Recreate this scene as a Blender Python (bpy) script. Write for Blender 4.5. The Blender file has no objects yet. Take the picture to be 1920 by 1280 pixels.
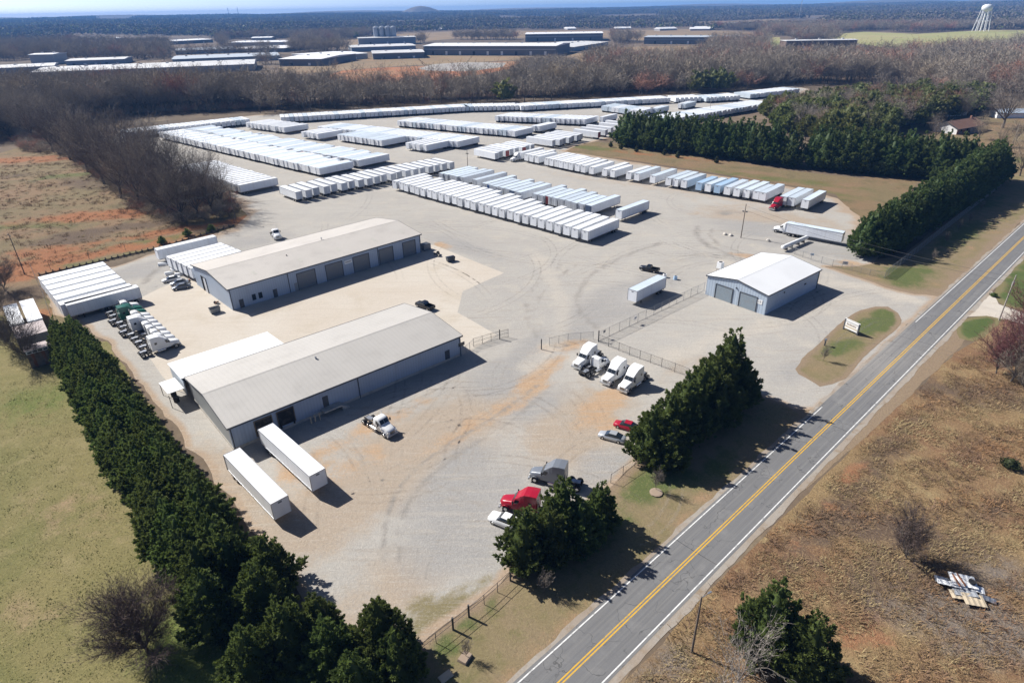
import bpy, math, random
import numpy as np
from mathutils import Vector, Matrix
from mathutils.geometry import delaunay_2d_cdt

R = math.radians
rnd = random.Random(11)
npr = np.random.default_rng(11)
scene = bpy.context.scene
COL = scene.collection

# ------------------------------------------------------------------ camera, world, sun, exposure
CAM_H = 65.7
PITCH, ROLL = 0.487460, -0.017706
cam_d = bpy.data.cameras.new("camera")
cam = bpy.data.objects.new("camera", cam_d)
COL.objects.link(cam)
cam_d.sensor_width = 36.0
cam_d.lens = 36.0 * 1175.0 / 1920.0
cam_d.clip_start = 0.5
cam_d.clip_end = 30000.0
_f = Vector((0, math.cos(PITCH), -math.sin(PITCH)))
_d = Vector((0, -math.sin(PITCH), -math.cos(PITCH)))
_r = Vector((1, 0, 0))
_ix = _r * math.cos(ROLL) - _d * math.sin(ROLL)
_iy = _r * math.sin(ROLL) + _d * math.cos(ROLL)
_m = Matrix((_ix, -_iy, -_f)).transposed().to_4x4()
_m.translation = Vector((0, 0, CAM_H))
cam.matrix_world = _m
scene.camera = cam

SUN_EL, SUN_AZ = R(40.0), R(-60.7)          # azimuth from +Y towards +X
world = bpy.data.worlds.new("World")
scene.world = world
world.use_nodes = True
wn = world.node_tree
wn.nodes.clear()
_o = wn.nodes.new("ShaderNodeOutputWorld")
_b = wn.nodes.new("ShaderNodeBackground")
_s = wn.nodes.new("ShaderNodeTexSky")
_s.sky_type = 'NISHITA'
_s.sun_disc = False
_s.sun_elevation = SUN_EL
_s.sun_rotation = SUN_AZ
_s.altitude = 300
_s.air_density = 0.25
_s.dust_density = 0.6
_s.ozone_density = 3.0
_b.inputs[1].default_value = 0.115
wn.links.new(_s.outputs[0], _b.inputs[0])
wn.links.new(_b.outputs[0], _o.inputs[0])

sun_d = bpy.data.lights.new("sun", 'SUN')
sun_d.energy = 5.0
sun_d.angle = R(0.53)
sun_d.color = (1.0, 0.96, 0.905)
sun = bpy.data.objects.new("sun", sun_d)
COL.objects.link(sun)
_sv = Vector((math.sin(SUN_AZ) * math.cos(SUN_EL), math.cos(SUN_AZ) * math.cos(SUN_EL), math.sin(SUN_EL)))
sun.rotation_euler = _sv.to_track_quat('Z', 'Y').to_euler()

scene.view_settings.view_transform = 'Standard'
scene.view_settings.look = 'None'
scene.view_settings.exposure = 0.62
scene.view_settings.gamma = 1.0
scene.view_settings.use_curve_mapping = False
scene.render.engine = 'CYCLES'
scene.cycles.max_bounces = 5
scene.cycles.diffuse_bounces = 2
scene.cycles.glossy_bounces = 2
scene.cycles.transmission_bounces = 2
scene.cycles.volume_bounces = 0
scene.cycles.transparent_max_bounces = 8
scene.cycles.use_adaptive_sampling = True
scene.cycles.adaptive_threshold = 0.01
scene.cycles.use_denoising = True
scene.cycles.sample_clamp_indirect = 4.0

# ------------------------------------------------------------------ small helpers
ONES = "first second third fourth fifth sixth seventh eighth ninth tenth eleventh twelfth thirteenth fourteenth fifteenth sixteenth seventeenth eighteenth nineteenth".split()
TENS = {2: ("twentieth", "twenty"), 3: ("thirtieth", "thirty"), 4: ("fortieth", "forty"), 5: ("fiftieth", "fifty"), 6: ("sixtieth", "sixty"), 7: ("seventieth", "seventy")}
def ordinal(n):
    if n <= 19: return ONES[n - 1]
    t, u = divmod(n, 10)
    return TENS[t][0] if u == 0 else TENS[t][1] + "-" + ONES[u - 1]

def tag(o, label=None, cat=None, group=None, kind=None):
    if label: o["label"] = label
    if cat: o["category"] = cat
    if group: o["group"] = group
    if kind: o["kind"] = kind
    return o

def empty(name, loc=(0, 0, 0), rz=0.0, label=None, cat=None, group=None):
    o = bpy.data.objects.new(name, None)
    o.empty_display_size = 0.5
    COL.objects.link(o)
    o.location = (loc[0], loc[1], loc[2] if len(loc) > 2 else 0.0)
    o.rotation_euler = (0, 0, rz)
    return tag(o, label, cat, group)

def azr(az): return math.pi / 2 - R(az)       # compass azimuth (from +Y) -> rotation of local +X

def link(name, me, parent=None, loc=None, rz=None):
    o = bpy.data.objects.new(name, me)
    COL.objects.link(o)
    if parent is not None: o.parent = parent
    if loc is not None: o.location = (loc[0], loc[1], loc[2] if len(loc) > 2 else 0.0)
    if rz is not None: o.rotation_euler = (0, 0, rz)
    return o

def copy_tree(o, parent=None):
    c = o.copy()
    COL.objects.link(c)
    c.parent = parent
    for ch in list(KIDS.get(o.name, ())):
        k = copy_tree(ch, c)
        KIDS.setdefault(c.name, []).append(k)
    return c
KIDS = {}
def kid(parent, o):
    o.parent = parent
    KIDS.setdefault(parent.name, []).append(o)
    return o

class MB:
    """collects simple solids into one mesh"""
    def __init__(s): s.v = []; s.f = []; s.mi = []; s.sm = []
    def add(s, vs, fs, mi=0, smooth=False):
        n = len(s.v); s.v += [tuple(p) for p in vs]
        for f in fs: s.f.append(tuple(i + n for i in f)); s.mi.append(mi); s.sm.append(smooth)
    def box(s, x0, x1, y0, y1, z0, z1, mi=0, top=None):
        vs = [(x0, y0, z0), (x1, y0, z0), (x1, y1, z0), (x0, y1, z0), (x0, y0, z1), (x1, y0, z1), (x1, y1, z1), (x0, y1, z1)]
        n = len(s.v); s.v += vs
        for k, f in enumerate([(3, 2, 1, 0), (4, 5, 6, 7), (0, 1, 5, 4), (1, 2, 6, 5), (2, 3, 7, 6), (3, 0, 4, 7)]):
            s.f.append(tuple(i + n for i in f)); s.mi.append(top if (k == 1 and top is not None) else mi); s.sm.append(False)
    def obox(s, c, sx, sy, sz, rz=0.0, tilt=0.0, roll=0.0, mi=0):
        m = Matrix.Translation(Vector(c)) @ Matrix.Rotation(rz, 4, 'Z') @ Matrix.Rotation(tilt, 4, 'Y') @ Matrix.Rotation(roll, 4, 'X')
        vs = [m @ Vector((a * sx / 2, b * sy / 2, d * sz / 2)) for d in (-1, 1) for a, b in ((-1, -1), (1, -1), (1, 1), (-1, 1))]
        s.add(vs, [(3, 2, 1, 0), (4, 5, 6, 7), (0, 1, 5, 4), (1, 2, 6, 5), (2, 3, 7, 6), (3, 0, 4, 7)], mi)
    def tube(s, p0, p1, r0, r1=None, n=8, mi=0, caps=True, smooth=True):
        r1 = r0 if r1 is None else r1
        p0, p1 = Vector(p0), Vector(p1)
        d = (p1 - p0)
        if d.length < 1e-6: return
        d.normalize()
        a = d.orthogonal().normalized(); b = d.cross(a)
        vs = []
        for p, r in ((p0, r0), (p1, r1)):
            for k in range(n):
                t = 2 * math.pi * k / n
                vs.append(p + a * (r * math.cos(t)) + b * (r * math.sin(t)))
        fs = [(k, (k + 1) % n, n + (k + 1) % n, n + k) for k in range(n)]
        s.add(vs, fs, mi, smooth)
        if caps:
            s.add(vs, [tuple(reversed(range(n))), tuple(range(n, 2 * n))], mi)
    def loft(s, rings, mi=0, smooth=False, caps=True):
        n = len(rings[0]); vs = [p for r in rings for p in r]; fs = []
        for i in range(len(rings) - 1):
            for k in range(n):
                fs.append((i * n + k, i * n + (k + 1) % n, (i + 1) * n + (k + 1) % n, (i + 1) * n + k))
        s.add(vs, fs, mi, smooth)
        if caps: s.add(vs, [tuple(reversed(range(n))), tuple(range((len(rings) - 1) * n, len(rings) * n))], mi)
    def quad(s, a, b, c, d, mi=0): s.add([a, b, c, d], [(0, 1, 2, 3)], mi)
    def mesh(s, name, mats):
        me = bpy.data.meshes.new(name)
        me.from_pydata(s.v, [], s.f)
        for m in (mats if isinstance(mats, (list, tuple)) else [mats]): me.materials.append(m)
        me.polygons.foreach_set("material_index", s.mi)
        me.polygons.foreach_set("use_smooth", s.sm)
        me.update()
        return me
    def obj(s, name, mats, parent=None, loc=None, rz=None):
        o = link(name, s.mesh(name, mats), None, loc, rz)
        if parent is not None: kid(parent, o)
        return o

def tri_mesh(name, V, F, mats, attr=None, mi=None, smooth=False):
    """fast mesh from numpy triangles"""
    me = bpy.data.meshes.new(name)
    V = np.asarray(V, np.float32); F = np.asarray(F, np.int32)
    me.vertices.add(len(V)); me.vertices.foreach_set("co", V.ravel())
    me.loops.add(F.size); me.loops.foreach_set("vertex_index", F.ravel())
    me.polygons.add(len(F))
    me.polygons.foreach_set("loop_start", np.arange(0, F.size, F.shape[1], dtype=np.int32))
    me.polygons.foreach_set("loop_total", np.full(len(F), F.shape[1], np.int32))
    for m in (mats if isinstance(mats, (list, tuple)) else [mats]): me.materials.append(m)
    if mi is not None: me.polygons.foreach_set("material_index", np.asarray(mi, np.int32))
    if smooth: me.polygons.foreach_set("use_smooth", np.ones(len(F), bool))
    for k, a in (attr or {}).items():
        at = me.attributes.new(k, 'FLOAT', 'POINT'); at.data.foreach_set("value", np.asarray(a, np.float32))
    me.update(); me.validate()
    return me

# ------------------------------------------------------------------ materials
class NT:
    def __init__(s, name):
        s.m = bpy.data.materials.new(name); s.m.use_nodes = True
        s.t = s.m.node_tree; s.t.nodes.clear()
        s.out = s.n("ShaderNodeOutputMaterial")
        s.b = s.n("ShaderNodeBsdfPrincipled")
        s.l(s.b.outputs[0], s.out.inputs[0])
    def n(s, t, **k):
        x = s.t.nodes.new(t)
        for a, b in k.items(): setattr(x, a, b)
        return x
    def l(s, a, b): s.t.links.new(a, b)
    def put(s, sock, v):
        if isinstance(v, bpy.types.NodeSocket): s.l(v, sock)
        elif isinstance(v, tuple) and len(v) == 3 and sock.type == 'RGBA': sock.default_value = (*v, 1)
        else: sock.default_value = v
    def math(s, op, a, b=0.0, clamp=False):
        x = s.n("ShaderNodeMath", operation=op, use_clamp=clamp); s.put(x.inputs[0], a); s.put(x.inputs[1], b); return x.outputs[0]
    def ramp(s, v, lo, hi):
        x = s.n("ShaderNodeMapRange", interpolation_type='SMOOTHSTEP'); s.put(x.inputs[0], v); x.inputs[1].default_value = lo; x.inputs[2].default_value = hi; return x.outputs[0]
    def mix(s, f, a, b, mode='MIX'):
        x = s.n("ShaderNodeMix", data_type='RGBA', blend_type=mode); s.put(x.inputs[0], f); s.put(x.inputs[6], a); s.put(x.inputs[7], b); return x.outputs[2]
    def noise(s, vec, scale, detail=4.0, rough=0.55, dist=0.0):
        x = s.n("ShaderNodeTexNoise"); x.inputs["Scale"].default_value = scale; x.inputs["Detail"].default_value = detail
        x.inputs["Roughness"].default_value = rough; x.inputs["Distortion"].default_value = dist; s.l(vec, x.inputs["Vector"]); return x.outputs[0]
    def pos(s): return s.n("ShaderNodeNewGeometry").outputs["Position"]
    def objc(s): return s.n("ShaderNodeTexCoord").outputs["Object"]
    def attr(s, name): return s.n("ShaderNodeAttribute", attribute_name=name).outputs["Fac"]
    def rand(s): return s.n("ShaderNodeObjectInfo").outputs["Random"]
    def bump(s, h, strength=0.3, dist=0.1):
        x = s.n("ShaderNodeBump"); x.inputs["Strength"].default_value = strength; x.inputs["Distance"].default_value = dist
        s.l(h, x.inputs["Height"]); s.l(x.outputs[0], s.b.inputs["Normal"])
    def scalev(s, v, sc, rz=0.0):
        x = s.n("ShaderNodeMapping"); x.inputs["Scale"].default_value = sc; x.inputs["Rotation"].default_value = (0, 0, rz); s.l(v, x.inputs["Vector"]); return x.outputs[0]
    def done(s, col, rough=0.8, metal=0.0, spec=0.4):
        s.put(s.b.inputs["Base Color"], col); s.put(s.b.inputs["Roughness"], rough); s.put(s.b.inputs["Metallic"], metal)
        s.put(s.b.inputs["Specular IOR Level"], spec); return s.m

def paint(name, col, rough=0.5, metal=0.0, var=0.0, dirt=0.12, dirtcol=(0.25, 0.21, 0.17), spec=0.4, scale=0.7):
    t = NT(name)
    n = t.noise(t.objc(), scale, 5, 0.65)
    c = t.mix(t.math('MULTIPLY', t.ramp(n, 0.45, 0.75), dirt * 3), col, dirtcol)
    if var:
        h = t.n("ShaderNodeHueSaturation"); t.l(c, h.inputs["Color"])
        t.l(t.math('ADD', t.math('MULTIPLY', t.rand(), 2 * var), 1 - var), h.inputs["Value"]); c = h.outputs[0]
    return t.done(c, rough, metal, spec)

def ribbed(name, col, spacing=0.3, axis='XY', rough=0.5, depth=0.035, stain=0.15, staincol=(0.22, 0.2, 0.17), streak=True, dark=0.3, metal=0.0):
    """profiled metal sheet: vertical ribs on walls, or ribs running down a roof slope"""
    t = NT(name); oc = t.objc()
    sx = t.n("ShaderNodeSeparateXYZ"); t.l(oc, sx.inputs[0])
    v = t.math('ADD', sx.outputs[0], sx.outputs[1]) if axis == 'XY' else sx.outputs[0 if axis == 'X' else 1]
    w = t.math('ABSOLUTE', t.math('SINE', t.math('MULTIPLY', v, math.pi / spacing)))
    g = t.math('POWER', w, 0.5)
    st = t.noise(t.scalev(oc, (0.35, 0.35, 0.05)), 1.0, 6, 0.7) if streak else t.noise(oc, 0.25, 6, 0.7)
    c = t.mix(t.math('MULTIPLY', t.ramp(st, 0.45, 0.8), stain * 2), col, staincol)
    big = t.noise(oc, 0.12, 3)
    c = t.mix(t.math('MULTIPLY', t.ramp(big, 0.35, 0.7), 0.25), c, tuple(x * 0.8 for x in col))
    c = t.mix(t.math('MULTIPLY', t.math('SUBTRACT', 1.0, g), dark), c, tuple(x * 0.35 for x in col))
    t.bump(g, 0.5, depth)
    return t.done(c, rough, metal)

def ground_mat(name, c1, c2, c3, big=0.02, mid=0.15, fine=2.5, layers=(), bump=0.25, speck=0.25, edge=None, fibre=0.0, rough=0.95, streak=None):
    """earth surfaces: large patches, medium mottling, fine grain, plus soft-edged areas of other soil stored on the mesh"""
    t = NT(name); p = t.pos()
    nb = t.noise(p, big, 5, 0.6, 0.6); nm = t.noise(p, mid, 6, 0.65, 0.4); nf = t.noise(p, fine, 5, 0.75)
    c = t.mix(t.ramp(nb, 0.38, 0.62), c1, c2)
    c = t.mix(t.ramp(nm, 0.48, 0.72), c, c3)
    nq = t.noise(p, mid * 0.42, 5, 0.7, 1.2)
    nn = t.math('ADD', t.math('ADD', t.math('MULTIPLY', nm, 0.4), t.math('MULTIPLY', nf, 0.22)), t.math('MULTIPLY', nq, 0.38))
    for a, col, soft in layers:
        f = t.math('ADD', t.attr(a), t.math('MULTIPLY', t.math('SUBTRACT', nn, 0.5), soft * 2.2))
        f = t.math('MULTIPLY', t.ramp(f, 0.2, 0.72), t.math('MULTIPLY', t.attr(a), 3.0, True))
        c = t.mix(f, c, col)
    if edge:
        f = t.math('ADD', t.attr('edge'), t.math('MULTIPLY', t.math('SUBTRACT', nn, 0.5), 1.2))
        c = t.mix(t.ramp(f, 0.25, 0.8), c, edge)
    if streak:                                  # faint scrape marks running with the traffic
        for rz, sc, amt, col in streak:
            v = t.scalev(p, sc, rz)
            s_ = t.noise(v, 1.0, 5, 0.7, 0.8)
            c = t.mix(t.math('MULTIPLY', t.ramp(s_, 0.52, 0.68), amt), c, col)
    h = nf
    if fibre:
        q = t.noise(p, 0.35, 3, 0.5)
        fb = t.noise(p, 1.3, 5, 0.75, 3.0)
        c = t.mix(t.math('MULTIPLY', t.ramp(fb, 0.5, 0.66), fibre), c, tuple(min(1, x * 1.6) for x in c1))
        c = t.mix(t.math('MULTIPLY', t.ramp(fb, 0.47, 0.34), fibre), c, tuple(x * 0.5 for x in c2))
        h = t.math('ADD', nf, t.math('MULTIPLY', fb, 1.6))
    sp = t.noise(p, fine * 3.1, 3, 0.8)
    g = t.n("ShaderNodeHueSaturation"); t.l(c, g.inputs["Color"])
    t.l(t.math('ADD', t.math('MULTIPLY', t.math('SUBTRACT', t.math('ADD', t.math('MULTIPLY', nf, 0.6), t.math('MULTIPLY', sp, 0.4)), 0.5), speck * 4), 1.0), g.inputs["Value"])
    t.bump(h, bump, 0.25)
    return t.done(g.outputs[0], rough, 0, 0.15)

mWhite = paint("white_paint", (0.78, 0.79, 0.79), 0.42, dirt=0.05)
def trailer_skin(name, col, seam, amt, dirtcol, rough, var):
    """sheet-clad box: fine upright panel seams, rivet lines and long weather streaks"""
    t = NT(name); oc = t.objc(); sx = t.n("ShaderNodeSeparateXYZ"); t.l(oc, sx.inputs[0])
    w = t.math('ABSOLUTE', t.math('SINE', t.math('MULTIPLY', sx.outputs[0], math.pi / seam)))
    ln = t.math('SUBTRACT', 1.0, t.ramp(w, 0.02, 0.12))
    rv = t.n("ShaderNodeCombineXYZ"); t.l(t.math('MULTIPLY', t.rand(), 40.0), rv.inputs[0])
    av = t.n("ShaderNodeVectorMath", operation='ADD'); t.l(oc, av.inputs[0]); t.l(rv.outputs[0], av.inputs[1])
    st = t.noise(t.scalev(av.outputs[0], (0.9, 0.9, 0.12)), 1.0, 6, 0.75); bg = t.noise(av.outputs[0], 0.22, 4, 0.6)
    c = t.mix(t.math('MULTIPLY', t.ramp(st, 0.45, 0.75), amt), col, dirtcol)
    c = t.mix(t.math('MULTIPLY', t.ramp(bg, 0.45, 0.7), amt), c, tuple(x * .8 for x in col))
    c = t.mix(t.math('MULTIPLY', ln, 0.3), c, tuple(x * .5 for x in col))
    h = t.n("ShaderNodeHueSaturation"); t.l(c, h.inputs["Color"]); t.l(t.math('ADD', t.math('MULTIPLY', t.rand(), 2 * var), 1 - var), h.inputs["Value"])
    return t.done(h.outputs[0], rough, 0, .4)
mTrailer = trailer_skin("trailer_side_white", (0.79, 0.82, 0.855), 1.22, .28, (0.5, 0.47, 0.43), .4, .06)
mRoofW = trailer_skin("trailer_roof_white", (0.75, 0.77, 0.79), .61, .4, (0.5, 0.49, 0.46), .5, .10)
mRoofA = trailer_skin("trailer_roof_aluminium", (0.56, 0.64, 0.71), .61, .45, (0.45, 0.46, 0.46), .5, .13)
mTrim = paint("aluminium_trim", (0.45, 0.47, 0.5), 0.35, 0.7)
mDoorG = paint("trailer_door_grey", (0.55, 0.58, 0.62), 0.5, var=0.12)
mDoorB = paint("trailer_door_blue", (0.03, 0.10, 0.30), 0.5)
mDoorR = paint("trailer_door_red", (0.30, 0.03, 0.03), 0.5)
mDoorD = paint("trailer_door_slate", (0.08, 0.12, 0.2), 0.5)
mBlue = paint("trailer_side_blue", (0.36, 0.51, 0.68), 0.45, dirt=0.1, dirtcol=(0.3, 0.42, 0.55))
mTyre = paint("tyre_rubber", (0.015, 0.015, 0.016), 0.85)
mSteel = paint("dark_steel", (0.035, 0.035, 0.038), 0.6, 0.3)
mChrome = paint("bright_metal", (0.62, 0.63, 0.65), 0.25, 0.9, dirt=0.05)
mGlass = paint("dark_glass", (0.02, 0.026, 0.032), 0.08, dirt=0.0, spec=0.8)
mLamp = paint("lamp_lens", (0.7, 0.7, 0.66), 0.15, dirt=0.0)
mRed = paint("red_paint", (0.33, 0.008, 0.026), 0.25, dirt=0.03)
mGrey = paint("grey_paint", (0.20, 0.22, 0.25), 0.3, 0.3, dirt=0.04)
mGreen = paint("green_paint", (0.012, 0.11, 0.075), 0.35, dirt=0.05)
mBlack = paint("black_paint", (0.012, 0.013, 0.016), 0.25, dirt=0.04)
mSilver = paint("silver_paint", (0.5, 0.52, 0.54), 0.3, 0.4, dirt=0.04)
mRust = paint("rusty_metal", (0.22, 0.09, 0.04), 0.8, dirt=0.3)
mWood = paint("weathered_wood", (0.21, 0.16, 0.12), 0.9, dirt=0.3, dirtcol=(0.1, 0.08, 0.06))
mPlank = paint("pale_board", (0.55, 0.46, 0.33), 0.8, dirt=0.15)
mConc = paint("cast_concrete", (0.48, 0.45, 0.4), 0.9, dirt=0.2)
mStone = paint("field_stone", (0.30, 0.23, 0.17), 0.95, dirt=0.3)

# ------------------------------------------------------------------ terrain
def vn(x, y, s, seed=0.0):
    x = np.asarray(x) / s; y = np.asarray(y) / s
    return (np.sin(x * 1.7 + seed) * np.cos(y * 1.3 - seed * 1.7) + np.sin(x * .9 - y * 2.1 + seed * 2.3) + np.cos(x * 2.9 + y * .7 + seed * .6) * .6 + np.sin(y * 3.3 - x * .4 + seed)) / 3.6

def gz(x, y):
    r = np.hypot(x, y)
    t = np.clip((r - 2200) / 5200, 0, 1)
    return t ** 0.8 * 44 + np.clip((r - 2200) / 900, 0, 1) * (vn(x, y, 520, 1.3) * 9 + vn(x, y, 190, 4.1) * 4)

mGround = ground_mat("woodland_floor", (0.155, 0.115, 0.08), (0.11, 0.088, 0.065), (0.21, 0.165, 0.11), big=0.006, mid=0.05, fine=0.8, speck=0.3)
def build_terrain():
    rr = np.concatenate([np.linspace(0, 900, 19)[1:], np.linspace(960, 2200, 14), np.linspace(2320, 9500, 64)])
    aa = np.unique(np.concatenate([np.arange(0, 360, 6.0), np.arange(-52, 53, 1.0) % 360]))
    na = len(aa); V = [(0.0, 0.0, 0.0)]; F3 = []
    A = np.radians(aa)
    for r in rr:
        x = r * np.sin(A); y = r * np.cos(A); z = gz(x, y)
        V += list(zip(x, y, z))
    F = []
    for k in range(na): F.append((0, 1 + (k + 1) % na, 1 + k))
    for i in range(len(rr) - 1):
        a, b = 1 + i * na, 1 + (i + 1) * na
        for k in range(na):
            k2 = (k + 1) % na
            F.append((a + k, a + k2, b + k)); F.append((a + k2, b + k2, b + k))
    o = link("ground", tri_mesh("ground", V, F, mGround, smooth=True))
    o["kind"] = "structure"
build_terrain()

def inpoly(px, py, poly):
    px = np.asarray(px, float); py = np.asarray(py, float)
    c = np.zeros(px.shape, bool); n = len(poly); j = n - 1
    for i in range(n):
        xi, yi = poly[i]; xj, yj = poly[j]
        if yi != yj:
            c ^= ((yi > py) != (yj > py)) & (px < (xj - xi) * (py - yi) / (yj - yi) + xi)
        j = i
    return c

def segdist(X, Y, pl, closed=False):
    d = np.full(X.shape, 1e9)
    n = len(pl)
    for i in range(n if closed else n - 1):
        ax, ay = pl[i]; bx, by = pl[(i + 1) % n]
        ux, uy = bx - ax, by - ay; L = ux * ux + uy * uy + 1e-9
        t = np.clip(((X - ax) * ux + (Y - ay) * uy) / L, 0, 1)
        d = np.minimum(d, np.hypot(X - ax - t * ux, Y - ay - t * uy))
    return d

def smooth_line(pl, closed, step=3.0):
    """Catmull-Rom through the points"""
    out = []; n = len(pl)
    for i in range(n if closed else n - 1):
        p0, p1, p2, p3 = (np.array(pl[k % n]) if closed else np.array(pl[max(0, min(n - 1, k))]) for k in (i - 1, i, i + 1, i + 2))
        m = max(1, int(np.linalg.norm(p2 - p1) / step))
        for q in range(m):
            t = q / m
            out.append(tuple(0.5 * ((2 * p1) + (p2 - p0) * t + (2 * p0 - 5 * p1 + 4 * p2 - p3) * t * t + (3 * p1 - p0 - 3 * p2 + p3) * t ** 3)))
    if not closed: out.append(tuple(pl[-1]))
    return out

def resample(pl, step):
    out = []; n = len(pl)
    for i in range(n):
        a = np.array(pl[i]); b = np.array(pl[(i + 1) % n]); m = max(1, int(np.linalg.norm(b - a) / step))
        for q in range(m): out.append(tuple(a + (b - a) * q / m))
    return out

def sheet(name, poly, z, mat, res=6.0, wob=0.5, near=None, blobs=None, tracks=None, edge_w=2.0, kind="structure", smooth=False, step=None):
    pl = smooth_line(poly, True, step or 3.0) if smooth else poly
    pl = resample(pl, step or max(0.7, res * 0.35))
    P = np.array(pl)
    if wob:
        c = P - np.roll(P, 1, 0); nrm = np.stack([c[:, 1], -c[:, 0]], 1); nrm /= np.linalg.norm(nrm, axis=1, keepdims=True) + 1e-9
        w = vn(P[:, 0], P[:, 1], 5.0, 2.2) * .6 + vn(P[:, 0], P[:, 1], 1.4, 5.1) * .4
        P = P + nrm * (w * wob)[:, None]
    x0, y0 = P.min(0); x1, y1 = P.max(0)
    pts = []
    def grid(rs, sel):
        gx, gy = np.meshgrid(np.arange(x0, x1, rs), np.arange(y0, y1, rs))
        gx = gx + npr.uniform(-.3, .3, gx.shape) * rs; gy = gy + npr.uniform(-.3, .3, gy.shape) * rs
        gx = gx.ravel(); gy = gy.ravel(); d = np.hypot(gx, gy)
        k = sel(d) & inpoly(gx, gy, P)
        gx, gy = gx[k], gy[k]
        if len(gx):
            k = segdist(gx, gy, P[::1].tolist(), True) > rs * 0.4
            pts.extend(zip(gx[k], gy[k]))
    if near:
        d0 = 0
        for lim, rs in near:
            a, b = d0, lim; grid(rs, lambda d: (d >= a) & (d < b)); d0 = lim
        grid(res, lambda d: d >= d0)
    else: grid(res, lambda d: d > -1)
    nb = len(P)
    co = [Vector(p) for p in P.tolist()] + [Vector(p) for p in pts]
    vs, es, fs, *_ = delaunay_2d_cdt(co, [], [list(range(nb))], 1, 1e-4)
    V = np.array([(v.x, v.y) for v in vs])
    F = [tuple(f) for f in fs if len(f) == 3]
    Z = gz(V[:, 0], V[:, 1]) + z
    at = {}
    X, Y = V[:, 0], V[:, 1]
    at["edge"] = np.clip(1 - segdist(X, Y, P.tolist(), True) / edge_w, 0, 1)
    for k, bl in (blobs or {}).items():
        a = np.zeros(len(V))
        for cx, cy, rx, ry, az, s in bl:
            u = (X - cx) * math.sin(R(az)) + (Y - cy) * math.cos(R(az)); w = (X - cx) * math.cos(R(az)) - (Y - cy) * math.sin(R(az))
            d = np.sqrt((u / rx) ** 2 + (w / ry) ** 2)
            a = np.maximum(a, s * np.clip(1.35 - d, 0, 1))
        at[k] = a
    for k, tl in (tracks or {}).items():
        a = at.get(k, np.zeros(len(V)))
        for line, wd, s in tl:
            d = segdist(X, Y, smooth_line(line, False, 2.0))
            a = np.maximum(a, s * np.exp(-(d / wd) ** 2))
        at[k] = a
    o = link(name, tri_mesh(name, np.column_stack([V, Z]), F, mat, at))
    o["kind"] = kind
    return o

# ---- grass and earth
mField = ground_mat("dry_field_grass", (0.21, 0.18, 0.078), (0.16, 0.153, 0.058), (0.255, 0.215, 0.105), big=0.035, mid=0.22, fine=2.2, fibre=0.45, bump=0.45,
    layers=(("green", (0.11, 0.145, 0.035), 0.9), ("bare", (0.30, 0.21, 0.13), 1.0)))
mClay = ground_mat("clay_field", (0.19, 0.15, 0.082), (0.235, 0.155, 0.092), (0.135, 0.115, 0.062), big=0.03, mid=0.11, fine=1.2, fibre=0.6, bump=0.6, speck=0.35,
    layers=(("green", (0.115, 0.13, 0.045), 0.8), ("clay", (0.305, 0.125, 0.056), 1.3), ("dark", (0.12, 0.085, 0.06), 1.0)))
mBrush = ground_mat("brush_field", (0.265, 0.185, 0.095), (0.215, 0.125, 0.07), (0.32, 0.24, 0.125), big=0.05, mid=0.3, fine=2.6, fibre=0.65, bump=0.6, speck=0.35,
    layers=(("dark", (0.13, 0.092, 0.065), 1.0), ("clay", (0.30, 0.15, 0.08), 1.5), ("ash", (0.19, 0.16, 0.135), 0.8)))
mVerge = ground_mat("verge_grass", (0.20, 0.165, 0.085), (0.235, 0.18, 0.11), (0.15, 0.14, 0.06), big=0.06, mid=0.35, fine=3.0, fibre=0.4, bump=0.4,
    layers=(("green", (0.095, 0.12, 0.04), 0.9), ("clay", (0.30, 0.20, 0.12), 1.0)), edge=(0.25, 0.185, 0.125))
mLawn = ground_mat("lawn", (0.075, 0.105, 0.032), (0.095, 0.12, 0.04), (0.06, 0.085, 0.028), big=0.1, mid=0.5, fine=4, fibre=0.3, speck=0.25, edge=(0.19, 0.16, 0.08))
mGravel = ground_mat("gravel_lot", (0.395, 0.375, 0.34), (0.36, 0.342, 0.312), (0.425, 0.392, 0.34), big=0.02, mid=0.16, fine=2.6, speck=0.26, bump=0.35, fibre=0.2, streak=((R(45), (0.06, 0.9, 1), .45, (0.30, 0.265, 0.22)), (R(20), (0.10, 1.3, 1), .35, (0.47, 0.425, 0.36)), (R(-40), (0.12, 1.6, 1), .3, (0.33, 0.30, 0.265)), (R(80), (0.3, 0.9, 1), .3, (0.36, 0.32, 0.27))),
    layers=(("tan", (0.36, 0.295, 0.228), 1.0), ("grey", (0.305, 0.295, 0.28), 0.9), ("clay", (0.42, 0.285, 0.175), 1.6), ("weeds", (0.20, 0.17, 0.09), 1.3), ("wheel", (0.23, 0.215, 0.195), 0.7), ("worn", (0.46, 0.42, 0.36), 0.7)), edge=(0.36, 0.27, 0.19))
mApron = ground_mat("concrete_apron", (0.485, 0.43, 0.36), (0.51, 0.465, 0.40), (0.455, 0.40, 0.325), big=0.03, mid=0.09, fine=1.6, speck=0.14, bump=0.08, streak=((R(45), (0.05, 0.7, 1), .4, (0.42, 0.365, 0.29)), (R(10), (0.08, 1.0, 1), .3, (0.56, 0.51, 0.44))),
    layers=(("oil", (0.40, 0.35, 0.28), 0.9),))
mPad = ground_mat("far_pad", (0.36, 0.34, 0.31), (0.32, 0.30, 0.28), (0.40, 0.36, 0.3), big=0.02, mid=0.08, fine=0.5, speck=0.1)
mRedClay = ground_mat("red_clay", (0.36, 0.15, 0.07), (0.31, 0.17, 0.09), (0.28, 0.18, 0.10), big=0.01, mid=0.04, fine=0.3, speck=0.2)
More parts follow.
